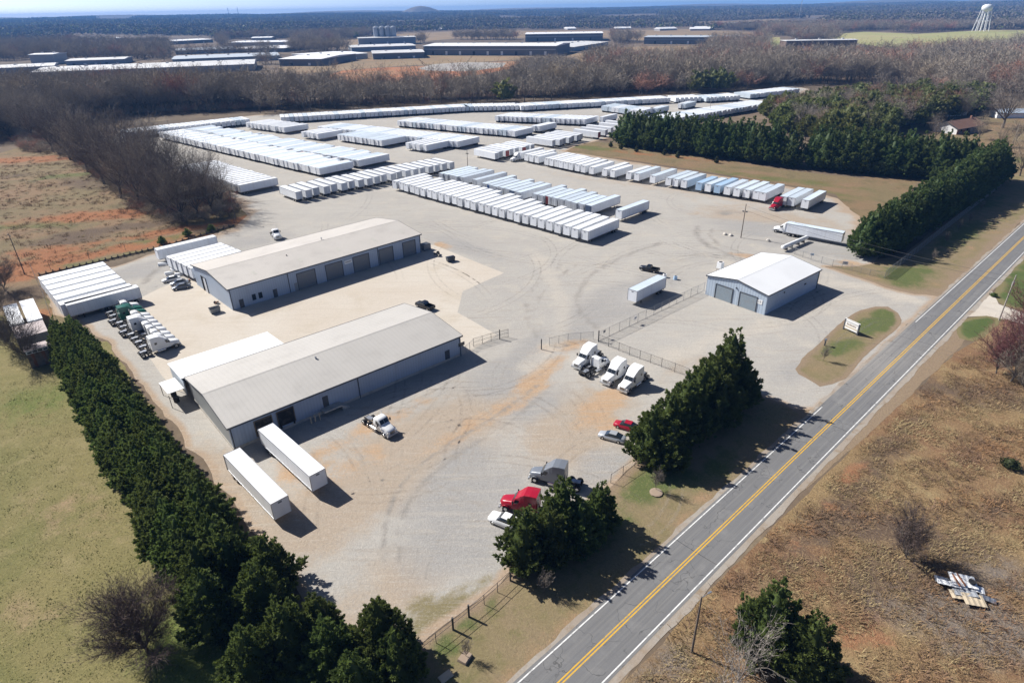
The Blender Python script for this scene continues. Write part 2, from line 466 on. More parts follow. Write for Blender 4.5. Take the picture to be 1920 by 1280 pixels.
mTan = ground_mat("tan_earth", (0.27, 0.20, 0.12), (0.22, 0.165, 0.10), (0.30, 0.19, 0.11), big=0.008, mid=0.04, fine=0.4, speck=0.2)
mPasture = ground_mat("pasture", (0.36, 0.33, 0.15), (0.30, 0.31, 0.12), (0.33, 0.27, 0.15), big=0.006, mid=0.03, fine=0.4, speck=0.15)

sheet("left_field", [(-207.95, 131.79), (-153.1, 153.97), (-121.98, 139.76), (-100.8, 115.66), (-100.46, 125.16), (-92.72, 127.44), (-43.47, 71.13), (-20.51, 47.78), (-13.49, 35.88), (-11.46, 24.09), (-84.67, 25.11)], 0.012, mField, 5, 0.6,
      near=[(150, 3.0)], blobs={"green": [(*(-31.01, 53.1), 40, 6, 136, .9), (*(-56.72, 78.69), 40, 5, 136, .75), (*(-87.62, 108.8), 20, 5, 136, .6), (*(-34.01, 47.36), 14, 9, 130, .9), (*(-92.27, 101.21), 14, 8, 120, .5)], "bare": [(*(-66.94, 71.72), 16, 7, 120, .35), (*(-61.86, 53.74), 12, 6, 90, .35)]})
sheet("clay_field", [(-320.92, 305.43), (-280.32, 356.11), (-280.25, 382.4), (-254.15, 361.17), (-190.46, 300.97), (-138.0, 258.8), (-105.77, 240.77), (-96.8, 228.05), (-95.54, 211.34), (-105.61, 196.7), (-119.62, 183.96), (-128.95, 177.58), (-133.14, 168.06), (-109.56, 139.85), (-103.97, 127.86), (-106.77, 122.9), (-123.33, 139.81), (-153.1, 153.97), (-188.07, 136.55)], 0.008, mClay, 5, 0.8,
      blobs={"clay": [(*(-153.15, 229.44), 26, 8, 80, 0.92), (*(-254.83, 336.02), 34, 12, 80, 0.74), (*(-147.33, 191.2), 16, 10, 60, 0.74), (*(-121.55, 193.9), 40, 3.5, 62, 0.83), (*(-110.74, 212.21), 34, 4.5, 62, 0.83), (*(-143.27, 170.57), 12, 10, 60, 0.74), (*(-116.94, 144.16), 14, 2.5, 140, 0.74), (*(-133.19, 184.65), 30, 4, 62, 0.83), (*(-97.58, 222.74), 6, 5, 60, 0.74), (*(-174.39, 224.05), 14, 8, 70, 0.46)],
             "green": [(*(-178.88, 217.96), 18, 5, 70, .7), (*(-164.17, 220.24), 16, 7, 80, .6), (*(-111.77, 202.45), 46, 3.2, 60, .8), (*(-208.15, 296.94), 20, 7, 70, .7), (*(-134.79, 153.18), 8, 8, 60, .9), (*(-127.55, 180.65), 40, 3, 60, .7), (*(-120.97, 152.58), 12, 2.5, 140, .7)],
             "dark": [(*(-148.09, 200.6), 15, 5, 80, .9), (*(-138.83, 212.62), 26, 6, 65, .9), (*(-133.33, 153.11), 16, 10, 60, .9), (*(-234.49, 298.92), 20, 8, 70, .5), (*(-134.92, 238.92), 30, 7, 120, .7), (*(-188.32, 280.33), 30, 9, 120, .7)]})
sheet("brush_field", [(-5.5, 27.72), (10.31, 42.06), (21.81, 52.78), (42.87, 71.8), (74.06, 98.63), (93.51, 115.1), (101.34, 120.1), (114.24, 130.21), (136.96, 132.16), (148.46, 93.58), (74.68, 22.88)], 0.006, mBrush, 6, 0.6,
      near=[(130, 2.5)], blobs={"dark": [(*(54.77, 64.47), 14, 4, 110, .9), (*(45.85, 67.81), 22, 3, 48, .8), (*(58.1, 79.51), 26, 3, 48, .7), (*(50.6, 57.08), 10, 5, 90, .8), (*(89.41, 99.05), 20, 6, 110, .8), (*(43.46, 53.9), 8, 4, 30, .7), (*(68.59, 68.33), 10, 3, 60, .5)],
             "clay": [(*(53.44, 77.02), 7, 1.6, 48, 0.66), (*(38.33, 48.71), 5, 2, 100, 0.73), (*(44.8, 68.93), 6, 1.6, 48, 0.46), (*(42.43, 49.34), 4, 3, 30, 0.59), (*(39.16, 62.85), 8, 1.8, 48, 0.40), (*(81.94, 81.58), 5, 3, 60, 0.40)],
             "ash": [(*(55.54, 49.08), 10, 6, 100, .9), (*(64.21, 56.78), 9, 5, 100, .6), (*(16.03, 44.43), 6, 3, 45, .8), (*(47.43, 51.47), 7, 5, 90, .5)]})
sheet("east_verge", [(-3.62, 27.69), (9.73, 42.07), (52.69, 82.69), (106.5, 131.67), (108.8, 130.43), (96.39, 117.84), (73.76, 98.09), (40.83, 70.71), (24.94, 56.79), (12.47, 44.49), (3.75, 31.79)], 0.016, mVerge, 4, 0.4,
      blobs={"green": [(*(35.33, 66.48), 34, 1.3, 46, .7), (*(76.7, 103.29), 20, 2, 46, .6)], "clay": [(*(29.21, 59.33), 30, 2, 46, 0.46)]})
sheet("west_verge", [(-14.13, 24.13), (-16.04, 40.78), (-12.4, 47.48), (-0.75, 58.4), (19.55, 80.3), (31.78, 90.53), (44.72, 102.41), (48.48, 100.01), (51.82, 95.76), (56.1, 95.45), (36.14, 75.58), (19.54, 60.46), (-0.68, 41.67), (-13.05, 27.83)], 0.020, mVerge, 4, 0.4,
      near=[(130, 2.5)], blobs={"green": [(*(-7.09, 51.46), 14, 1.2, 45, .9), (*(22.23, 76.58), 9, 3.5, 45, .9), (*(14.92, 67.5), 6, 3, 45, .5), (*(-8.45, 44.89), 6, 3, 45, .5), (*(32.13, 78.89), 8, 3, 45, .7)], "clay": [(*(2.42, 46.65), 24, 2.5, 45, 0.53), (*(25.42, 69.41), 16, 1.6, 45, 0.53), (*(49.18, 91.62), 8, 2, 45, 0.53)]})
sheet("roadside_bank", [(106.31, 142.07), (102.5, 144.2), (100.02, 147.01), (96.21, 152.84), (91.45, 160.65), (87.39, 169.95), (90.43, 175.13), (100.17, 169.31), (114.5, 172.99), (155.99, 213.87), (209.0, 265.54), (248.78, 294.09), (302.48, 301.51), (247.25, 262.66), (177.47, 208.73)], 0.010, mVerge, 5, 0.5,
      blobs={"green": [(*(107.99, 158.69), 14, 6, 50, .9), (*(143.25, 191.05), 26, 5, 50, .8), (*(175.64, 226.31), 26, 6, 50, .6)], "clay": [(*(108.29, 149.42), 10, 2.5, 48, 0.59), (*(153.07, 190.51), 40, 2, 49, 0.53), (*(93.39, 158.6), 16, 1.6, 118, 0.59), (*(125.83, 163.83), 30, 1.6, 49, 0.40)]})
sheet("east_bank", [(25.91, 330.74), (33.45, 347.13), (49.2, 357.92), (61.3, 350.58), (92.26, 319.65), (125.2, 281.97), (166.65, 254.84), (122.53, 203.48), (118.45, 209.79), (127.03, 240.86), (118.33, 253.9), (101.66, 268.76), (83.73, 287.33), (58.58, 309.92), (39.46, 324.21)], 0.018, mClay, 6, 0.8,
      blobs={"clay": [(*(78.33, 316.99), 34, 5, 118, 0.56), (*(59.64, 331.88), 20, 4, 118, 0.33), (*(132.91, 257.26), 20, 3, 118, 0.20)], "green": [(*(44.11, 340.31), 16, 7, 118, .8), (*(112.77, 267.94), 50, 7, 125, .55), (*(125.42, 240.97), 24, 8, 125, .5)], "dark": []})
sheet("house_lot", [(185.24, 371.16), (234.32, 387.99), (336.12, 436.96), (451.92, 411.25), (326.32, 287.63), (254.96, 271.88), (212.44, 267.21), (209.0, 265.54), (162.46, 255.14), (147.99, 270.13)], 0.011, mClay, 10, 1.0,
      blobs={"green": [(*(234.77, 295.25), 20, 10, 100, .6), (*(253.05, 382.21), 30, 8, 100, .5)], "clay": [(*(214.41, 270.0), 10, 4, 100, 0.40)], "dark": []})
sheet("front_lawn", [(98.64, 121.71), (99.4, 124.79), (102.79, 128.99), (106.74, 131.66), (112.33, 132.88), (115.41, 131.88), (110.55, 127.03), (104.82, 122.5), (100.43, 120.14)], 0.026, mLawn, 1.5, 0.8)
sheet("house_lawn", [(121.06, 143.39), (131.21, 155.68), (143.89, 167.13), (163.71, 182.21), (223.64, 186.58), (154.07, 118.11), (127.48, 129.68), (121.35, 135.78), (119.91, 138.3)], 0.020, mLawn, 4, 0.3)
sheet("house_drive", [(103.19, 132.38), (119.28, 147.19), (123.69, 148.03), (119.32, 138.95), (121.13, 134.59), (123.88, 129.82), (119.84, 124.52), (115.45, 130.16), (112.13, 132.6), (107.47, 132.21), (102.91, 128.98)], 0.030, mApron, 3, 0.2, blobs={"oil": []})

# ---- gravel yard, concrete apron, sign island
YARD = [(-16.87, 45.05), (-12.41, 47.62), (-0.75, 58.57), (19.6, 80.57), (24.09, 85.38), (35.75, 94.54), (44.91, 101.45), (48.21, 99.28), (51.61, 95.25), (55.8, 94.77), (60.97, 99.61), (80.38, 117.95), (107.74, 143.97), (102.59, 145.54), (97.84, 150.6), (93.39, 158.6), (88.55, 165.65), (96.65, 165.25), (103.58, 167.01), (110.77, 177.78), (116.21, 198.07), (121.76, 212.74), (124.97, 235.56), (114.11, 254.2), (91.93, 274.35), (62.36, 302.45), (39.46, 324.21), (29.41, 333.17), (36.3, 346.87), (52.98, 363.98), (70.62, 379.19), (120.12, 425.16), (170.04, 470.34), (211.59, 508.53), (262.64, 579.83), (261.06, 610.01), (196.06, 574.07), (133.46, 560.52), (68.46, 541.37), (7.61, 529.79), (-34.81, 529.05), (-126.68, 504.67), (-184.44, 484.37), (-212.16, 457.92), (-252.14, 435.6), (-248.73, 393.0), (-193.58, 330.92), (-146.49, 282.16), (-116.56, 254.85), (-106.44, 243.08), (-96.7, 226.68), (-96.02, 212.57), (-105.37, 196.16), (-117.53, 175.7), (-133.93, 168.09), (-114.54, 142.5), (-107.17, 139.16), (-92.72, 127.44), (-60.97, 93.32), (-37.11, 66.67), (-22.47, 50.66)]
sheet("gravel_yard", YARD, 0.028, mGravel, 7, 1.0, near=[(118, 0.85), (215, 1.6)], edge_w=2.2, smooth=False,
      blobs={"tan": [(*(-14.99, 87.25), 34, 14, 45, .75), (*(-29.03, 70.77), 26, 10, 45, .85), (*(11.1, 91.15), 20, 14, 45, .7), (*(16.35, 82.03), 12, 10, 45, .6), (*(-45.5, 78.39), 16, 5, 135, .9), (*(-18.03, 54.41), 14, 10, 45, .6), (*(36.84, 145.73), 12, 3, 45, .6), (*(74.93, 149.16), 8, 4, 45, .5), (*(-22.61, 184.71), 6, 3, 45, .8), (*(73.5, 248.56), 90, 10, 125, .5), (*(89.65, 211.52), 30, 14, 120, .7), (*(2.71, 69.98), 14, 8, 45, .45), (*(36.05, 110.87), 10, 5, 60, .5)],
             "grey": [(*(-5.18, 70.18), 16, 12, 45, .8), (*(-0.12, 109.99), 14, 8, 45, .85), (*(-8.14, 79.99), 14, 8, 30, .6), (*(28.76, 146.08), 26, 9, 45, .9), (*(93.44, 193.83), 34, 10, 120, .95), (*(96.72, 178.51), 24, 7, 120, .9), (*(-105.36, 175.11), 18, 8, 45, .9), (*(-83.49, 198.17), 22, 10, 45, .6), (*(-16.32, 189.34), 6, 26, 45, .6), (*(9.53, 123.57), 20, 7, 45, .7), (*(15.28, 80.69), 8, 5, 45, .7), (*(55.75, 108.06), 10, 4, 45, .5), (*(3.79, 98.16), 12, 6, 45, .6)],
             "clay": [(*(5.23, 107.71), 14, 3.2, 30, 0.77), (*(16.73, 97.75), 10, 3.5, 45, 0.81), (*(-6.04, 93.3), 20, 3, 45, 0.52), (*(-28.12, 80.54), 9, 4, 45, 0.58), (*(-25.11, 92.24), 20, 3, 47, 0.58), (*(19.24, 91.71), 7, 3, 90, 0.67), (*(69.95, 175.26), 8, 2.5, 115, 0.67), (*(-36.87, 80.78), 8, 3, 140, 0.58), (*(-21.4, 189.61), 4, 2.5, 130, 0.77), (*(97.65, 167.3), 6, 3, 120, 0.58), (*(10.53, 121.03), 8, 3, 70, 0.58)],
             "weeds": [(*(-9.14, 52.65), 6, 3, 45, .9), (*(-11.87, 53.48), 4, 2, 45, .7), (*(-4.68, 56.59), 3, 1.5, 45, .6)]},
      tracks={"wheel": [([(5.13, 105.69), (-3.17, 94.89), (-12.1, 85.69), (-17.3, 77.64), (-18.88, 69.41), (-17.87, 61.31)], .7, .55), ([(6.55, 102.71), (-1.22, 92.33), (-9.68, 83.46), (-14.95, 75.69), (-16.59, 68.27), (-15.84, 61.27)], .7, .5),
                        ([(14.28, 86.41), (3.24, 83.81), (-7.07, 76.11), (-12.62, 66.08), (-13.88, 58.51)], .6, .35), ([(14.89, 84.19), (4.01, 81.28), (-5.33, 74.23), (-10.63, 65.02), (-12.02, 57.6)], .6, .35),
                        ([(16.08, 173.5), (5.93, 154.03), (3.36, 137.65), (6.05, 125.77), (11.49, 118.57)], 1.0, .45), ([(18.98, 171.18), (8.67, 152.12), (5.95, 137.55), (8.25, 126.21), (13.33, 119.71)], 1.0, .45),
                        ([(47.55, 188.46), (30.07, 172.8), (19.76, 157.08), (16.59, 140.16), (19.86, 129.79)], 1.4, .5), ([(103.4, 227.38), (78.93, 218.61), (63.52, 203.97), (60.79, 187.75), (68.46, 170.89), (78.65, 158.14)], 1.6, .6), ([(98.82, 220.73), (78.75, 212.17), (67.11, 200.87), (64.91, 187.53), (72.27, 172.9)], 1.2, .5),
                        ([(-29.01, 212.34), (-9.65, 191.54), (6.7, 173.97), (7.35, 153.97)], 1.3, .3), ([(-103.21, 184.07), (-103.74, 175.03), (-102.17, 162.68)], 1.4, .6), ([(-97.5, 176.92), (-98.36, 169.68), (-97.22, 158.68)], .8, .5), ([(-2.39, 124.02), (-8.96, 112.45), (-17.52, 100.66), (-24.23, 87.52)], .7, .4)],
              "worn": [([(7.05, 183.17), (12.48, 146.79), (9.53, 123.57), (3.21, 112.02)], 4.0, .5), ([(100.83, 141.33), (90.17, 152.03), (75.8, 158.27), (62.37, 171.19)], 4.0, .6), ([(24.07, 111.29), (43.7, 122.28), (65.38, 132.19), (86.04, 143.6)], 5.0, .5)]})
sheet("concrete_apron", [(-99.65, 145.03), (-95.73, 158.61), (-91.53, 166.11), (-81.86, 173.96), (-51.57, 181.44), (-28.66, 191.01), (-23.94, 189.74), (-1.91, 165.09), (-12.74, 152.72), (-13.25, 139.55), (-3.38, 127.18), (-9.31, 119.33), (-12.59, 116.63), (-35.76, 113.38), (-66.45, 105.1), (-73.23, 112.51), (-89.38, 132.69)], 0.040, mApron, 3.5, 0.12, step=1.5,
      blobs={"oil": [(*(-55.31, 149.73), 26, 5, 45, .35), (*(-85.81, 138.3), 10, 8, 45, .3), (*(-48.65, 156.49), 36, 4, 46, .4)]})
def isl(x, y): return (x, y)
sheet("sign_island", [(57.49, 109.69), (60.91, 113.98), (68.56, 121.84), (77.44, 131.13), (84.23, 136.72), (89.11, 138.67), (92.04, 138.55), (92.62, 134.87), (91.18, 131.14), (87.28, 126.32), (76.04, 116.21), (65.88, 105.65), (62.37, 103.77), (59.58, 102.88), (58.63, 105.49), (57.38, 107.59)], 0.044, mVerge, 2.0, 0.25, smooth=True,
      blobs={"green": [(*(83.64, 128.64), 8, 4, 60, 1.0), (*(71.57, 118.76), 8, 3, 60, .8), (*(89.03, 134.13), 5, 3, 60, .9)], "clay": [(*(61.95, 109.97), 5, 3, 60, 0.33)]})

# ---- far clearings
sheet("red_clay_ground", [(-208.63, 702.29), (-209.62, 861.62), (-175.38, 894.8), (-115.03, 916.31), (7.05, 974.44), (36.0, 937.64), (9.42, 855.53), (-36.76, 764.36), (-85.16, 713.53), (-132.29, 664.68), (-170.1, 647.4)], 0.02, mRedClay, 20, 6.0, step=6)
sheet("gravel_pad", [(-114.35, 881.83), (-101.82, 940.8), (-61.01, 970.27), (-0.56, 946.18), (-6.09, 875.25), (-45.7, 820.9), (-99.24, 839.18)], 0.04, mPad, 20, 3.0, step=6)
sheet("tan_ground", [(-310.49, 923.51), (-285.25, 1078.98), (-132.97, 1140.32), (111.85, 1113.6), (237.5, 1282.67), (373.82, 1274.31), (301.64, 1022.43), (207.26, 829.08), (93.19, 924.28), (7.23, 995.47), (-177.03, 903.62), (-250.92, 818.44)], 0.01, mTan, 25, 6.0, step=8)
sheet("brown_field", [(-484.21, 1615.94), (-381.92, 2175.41), (-161.84, 2364.16), (304.65, 2212.56), (578.66, 2162.12), (681.39, 1813.93), (553.55, 1531.52), (293.9, 1528.94), (239.1, 1731.06), (-125.65, 1823.33), (-332.8, 1391.73)], 0.01, mTan, 40, 8.0, step=12)
sheet("pasture", [(730.06, 1638.92), (911.4, 1773.78), (947.31, 1601.15), (1200.66, 1738.98), (1314.48, 1629.83), (1350.79, 1462.13), (825.33, 880.37), (819.47, 1089.13), (710.5, 981.79), (632.51, 955.49), (592.33, 1016.22), (650.16, 1295.78)], 0.01, mPasture, 40, 8.0, step=12)
sheet("mill_grass", [(590.51, 1574.36), (615.29, 1563.31), (378.53, 934.56), (390.68, 911.1), (363.26, 861.2), (338.45, 885.25), (444.07, 1147.2)], 0.02, mPasture, 25, 4.0, step=8)
sheet("far_brown_patch", [(730.07, 2903.04), (1055.75, 2949.21), (1206.69, 2593.96), (1014.69, 2250.97), (782.7, 2276.56), (619.44, 2458.66)], 0.01, mTan, 60, 10.0, step=20)

# ---- the road
def road_uv(u, off):
    v = -28.8 + 0.0409 * u
    du = math.hypot(1, .0409)
    uu = u - off * .0409 / du; vv = v + off / du
    return ((uu + vv) / math.sqrt(2), (uu - vv) / math.sqrt(2))
mAsph = None
def asphalt():
    t = NT("asphalt"); p = t.pos(); a = t.attr("across"); al = t.attr("along")
    cv = t.n("ShaderNodeCombineXYZ"); t.l(t.math('MULTIPLY', a, 9.0), cv.inputs[0]); t.l(t.math('MULTIPLY', al, 0.03), cv.inputs[1])
    st = t.noise(cv.outputs[0], 1.0, 5, 0.7)
    n = t.noise(p, 0.25, 5, 0.65); f = t.noise(p, 6, 4, 0.8)
    lane = t.math('ABSOLUTE', t.math('SINE', t.math('MULTIPLY', a, math.pi * 2)))
    c = t.mix(t.ramp(st, 0.35, 0.68), (0.145, 0.145, 0.147), (0.19, 0.188, 0.184))
    c = t.mix(t.math('MULTIPLY', t.ramp(lane, 0.5, 1.0), 0.35), c, (0.15, 0.151, 0.155))
    c = t.mix(t.math('MULTIPLY', t.ramp(n, 0.5, 0.72), 0.4), c, (0.25, 0.245, 0.235))
    c = t.mix(t.math('MULTIPLY', t.attr("dust"), t.ramp(st, 0.2, 0.75)), c, (0.33, 0.31, 0.28))
    vo = t.n("ShaderNodeTexVoronoi", feature='DISTANCE_TO_EDGE'); vo.inputs["Scale"].default_value = 0.22
    wv = t.n("ShaderNodeVectorMath", operation='ADD'); t.l(p, wv.inputs[0]); wn_ = t.n("ShaderNodeTexNoise"); wn_.inputs["Scale"].default_value = 0.5; t.l(p, wn_.inputs["Vector"]); sv = t.n("ShaderNodeVectorMath", operation='SCALE'); sv.inputs["Scale"].default_value = 4.0; t.l(wn_.outputs["Color"], sv.inputs[0]); t.l(sv.outputs[0], wv.inputs[1]); t.l(wv.outputs[0], vo.inputs["Vector"])
    ck = t.math('MULTIPLY', t.math('LESS_THAN', vo.outputs[0], 0.012), t.ramp(n, 0.44, 0.56))
    c = t.mix(t.math('MULTIPLY', ck, 0.55), c, (0.05, 0.05, 0.05))
    h = t.n("ShaderNodeHueSaturation"); t.l(c, h.inputs["Color"]); t.l(t.math('ADD', t.math('MULTIPLY', t.math('SUBTRACT', f, 0.5), 0.35), 1.0), h.inputs["Value"])
    t.bump(f, 0.15, 0.05)
    return t.done(h.outputs[0], 0.9, 0, 0.2)
def ribbon(name, offs, u0, u1, z, mat, step=4.0, wob=0.0):
    us = np.arange(u0, u1 + .01, step); V = []; A = []; L = []; D = []
    hw = max(abs(o) for o in offs)
    for u in us:
        for k, o in enumerate(offs):
            w = wob * float(vn(u, o * 9, 1.6)) if k in (0, len(offs) - 1) else 0
            x, y = road_uv(u, o + w); V.append((x, y, z)); A.append(o / hw); L.append(u)
            D.append(.8 * max(0, 1 - abs(u - 134) / 25) * (1 if o < 0.5 else .45))
    n = len(offs); F = []
    for i in range(len(us) - 1):
        for k in range(n - 1):
            a = i * n + k; F.append((a, a + 1, a + n)); F.append((a + 1, a + n + 1, a + n))
    o = link(name, tri_mesh(name, V, F, mat, {"across": A, "along": L, "dust": D}))
    o["kind"] = "structure"; return o
mShoulder = ground_mat("road_shoulder", (0.30, 0.25, 0.20), (0.33, 0.30, 0.26), (0.25, 0.19, 0.13), big=0.1, mid=0.5, fine=4, speck=0.2)
mLineW = paint("road_line_white", (0.70, 0.70, 0.68), 0.7, dirt=0.3, dirtcol=(0.24, 0.24, 0.235), scale=1.6)
mLineY = paint("road_line_yellow", (0.62, 0.36, 0.03), 0.7, dirt=0.28, dirtcol=(0.24, 0.2, 0.12), scale=1.6)
ribbon("road_shoulder", [-4.25, -3.6, 3.6, 4.5], -60, 620, 0.034, mShoulder, 1.5, 0.4)
ribbon("road", [-3.62, -2.7, -1.8, -.9, 0, .9, 1.8, 2.7, 3.62], -60, 620, 0.046, asphalt(), 3.0, 0.06)
ribbon("road_line_yellow", [.10, .27], -60, 620, 0.052, mLineY)
ribbon("road_line_yellow", [-.27, -.10], -60, 620, 0.052, mLineY)
ribbon("road_line_white", [3.12, 3.28], -60, 620, 0.052, mLineW)
ribbon("road_line_white", [-3.28, -3.12], -60, 110.5, 0.052, mLineW)
ribbon("road_line_white", [-3.28, -3.12], 158, 620, 0.052, mLineW)

# tar seams across the road and tyre tracks over the gravel
def strip(name, line, w, z, mat, parent=None):
    L = smooth_line(line, False, 1.0); V = []; F = []; A = []
    for i, p in enumerate(L):
        q = L[min(i + 1, len(L) - 1)]; o = L[max(i - 1, 0)]; d = np.array(q) - np.array(o); d = d / (np.linalg.norm(d) + 1e-9); n = np.array([-d[1], d[0]]) * w / 2
        V += [(p[0] - n[0], p[1] - n[1], z), (p[0] + n[0], p[1] + n[1], z)]; A += [min(1, i / 6, (len(L) - 1 - i) / 6)] * 2
        if i: k = 2 * i; F += [(k - 2, k - 1, k), (k - 1, k + 1, k)]
    return V, F, A
mTar = paint("tar", (0.045, 0.045, 0.047), 0.8)
def tracks_mat(name, col):
    t = NT(name); p = t.pos(); n = t.noise(p, 0.5, 5, 0.75, 1.0); m = t.noise(p, 3.0, 4, 0.8)
    tr = t.n("ShaderNodeBsdfTransparent"); mx = t.n("ShaderNodeMixShader")
    t.l(t.math('MULTIPLY', t.math('MULTIPLY', t.ramp(t.math('ADD', t.math('MULTIPLY', n, .7), t.math('MULTIPLY', m, .3)), 0.36, 0.74), 0.24), t.attr("fade")), mx.inputs[0])
    t.l(tr.outputs[0], mx.inputs[1]); t.l(t.b.outputs[0], mx.inputs[2]); t.l(mx.outputs[0], t.out.inputs[0])
    return t.done(col, 0.95, 0, 0.1)
def tracks(name, mat, lines, z, gauge=1.9, w=.5):
    V = []; F = []; A = []
    for ln in lines:
        P = np.array(smooth_line(ln, False, 2.0)); d = np.gradient(P, axis=0); d /= np.linalg.norm(d, axis=1, keepdims=True) + 1e-9; nn = np.stack([-d[:, 1], d[:, 0]], 1)
        for s in (-.5, .5):
            v, f, a = strip("t", (P + nn * gauge * s).tolist(), w, z, mat); k = len(V); V += v; F += [tuple(i + k for i in q) for q in f]; A += a; z += .0004
    o = link(name, tri_mesh(name, V, F, mat, {"fade": A})); o["kind"] = "stuff"; return o
def arcs(c, n, spread, rad, az, daz, ln):
    out = []
    for _ in range(n):
        x, y = c[0] + rnd.uniform(-1, 1) * spread, c[1] + rnd.uniform(-1, 1) * spread; a = R(az + rnd.uniform(-daz, daz)); k = rnd.choice((-1, 1)) / rnd.uniform(*rad); L_ = rnd.uniform(*ln); pts = []
        for i in range(7): pts.append((x, y)); x += math.sin(a) * L_ / 6; y += math.cos(a) * L_ / 6; a += k * L_ / 6
        out.append(pts)
    return out
tk = arcs((-7.27, 79.97), 16, 24, (14, 60), 40, 60, (14, 40)) + arcs((4.79, 98.13), 8, 15, (12, 40), 30, 70, (10, 26)) + arcs((-27.43, 70.73), 10, 8, (12, 40), -40, 40, (8, 20)) + arcs((-18.06, 82.99), 10, 10, (14, 40), 45, 60, (10, 30))
tracks("tyre_tracks", tracks_mat("track_dark", (0.245, 0.205, 0.165)), tk[::2], 0.034)
tracks("tyre_tracks", tracks_mat("track_pale", (0.50, 0.445, 0.37)), tk[1::2], 0.0365)
tk = arcs((7.03, 147.03), 10, 20, (18, 70), 20, 60, (20, 60)) + arcs((63.54, 180.23), 14, 16, (14, 50), -60, 60, (15, 40)) + arcs((-9.95, 199.59), 9, 30, (25, 90), 100, 60, (25, 70)) + arcs((63.2, 126.73), 10, 14, (14, 50), 60, 60, (15, 40)) + arcs((69.62, 212.72), 8, 16, (20, 60), -50, 40, (20, 50)) + arcs((-51.58, 213.66), 10, 24, (25, 90), 60, 60, (25, 70))
tracks("tyre_tracks", tracks_mat("track_grey", (0.275, 0.255, 0.225)), tk, 0.040, w=.5)
V = []; F = []
for u in (26, 61, 103.5, 148, 196):
    a, b = road_uv(u, -3.5), road_uv(u + rnd.uniform(-.6, .6), 3.5)
    v, f, _ = strip("s", [a, ((a[0] + b[0]) / 2 + rnd.uniform(-.2, .2), (a[1] + b[1]) / 2 + rnd.uniform(-.2, .2)), b], .09, .0485, mTar); k = len(V); V += v; F += [tuple(i + k for i in q) for q in f]
o = link("road_seam", tri_mesh("road_seam", V, F, mTar)); o["kind"] = "structure"

# ------------------------------------------------------------------ vegetation
def leaf_mat(name, c1, c2, var=0.12, trans=0.12):
    t = NT(name)
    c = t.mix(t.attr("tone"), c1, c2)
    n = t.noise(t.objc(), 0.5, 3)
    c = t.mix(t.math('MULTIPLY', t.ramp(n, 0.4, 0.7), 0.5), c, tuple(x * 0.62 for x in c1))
    h = t.n("ShaderNodeHueSaturation"); t.l(c, h.inputs["Color"])
    t.l(t.math('ADD', t.math('MULTIPLY', t.rand(), 2 * var), 1 - var), h.inputs["Value"])
    t.l(t.math('ADD', t.math('MULTIPLY', t.rand(), 0.03), 0.485), h.inputs["Hue"])
    tl = t.n('ShaderNodeBsdfTranslucent'); t.l(h.outputs[0], tl.inputs[0]); mx = t.n('ShaderNodeMixShader'); mx.inputs[0].default_value = 0.35
    t.l(t.b.outputs[0], mx.inputs[1]); t.l(tl.outputs[0], mx.inputs[2]); t.l(mx.outputs[0], t.out.inputs[0])
    return t.done(h.outputs[0], 0.62, 0, 0.3)
mConifer = leaf_mat("cedar_foliage", (0.066, 0.098, 0.024), (0.175, 0.222, 0.060))
mPine = leaf_mat("pine_foliage", (0.060, 0.096, 0.027), (0.155, 0.205, 0.060))
mWoodPine = leaf_mat("wood_pine_foliage", (0.105, 0.125, 0.036), (0.24, 0.25, 0.078), 0.2)
mShrubG = leaf_mat("shrub_foliage", (0.05, 0.06, 0.022), (0.085, 0.095, 0.035))
def bark(name, c, var=0.25):
    t = NT(name)
    n = t.noise(t.objc(), 1.2, 3)
    cc = t.mix(t.ramp(n, 0.35, 0.7), c, tuple(x * 0.6 for x in c))
    h = t.n("ShaderNodeHueSaturation"); t.l(cc, h.inputs["Color"])
    t.l(t.math('ADD', t.math('MULTIPLY', t.rand(), 2 * var), 1 - var), h.inputs["Value"])
    return t.done(h.outputs[0], 0.95, 0, 0.1)
mBark = bark("grey_bark", (0.16, 0.137, 0.115)); mTwig = bark("grey_twigs", (0.37, 0.32, 0.255)); mTwigR = bark("reddish_twigs", (0.47, 0.265, 0.19)); mTwigT = bark("tan_twigs", (0.44, 0.365, 0.265)); mTwigB = bark("brown_twigs", (0.17, 0.128, 0.112))
mBarkPale = bark("pale_dead_wood", (0.36, 0.32, 0.28), 0.1); mTwigD = bark("dark_twigs", (0.20, 0.168, 0.145)); mTwigM = bark("maroon_twigs", (0.24, 0.105, 0.105)); mTwigP = bark("pale_twigs", (0.26, 0.225, 0.19))
mBarkC = bark("conifer_bark", (0.12, 0.085, 0.06))

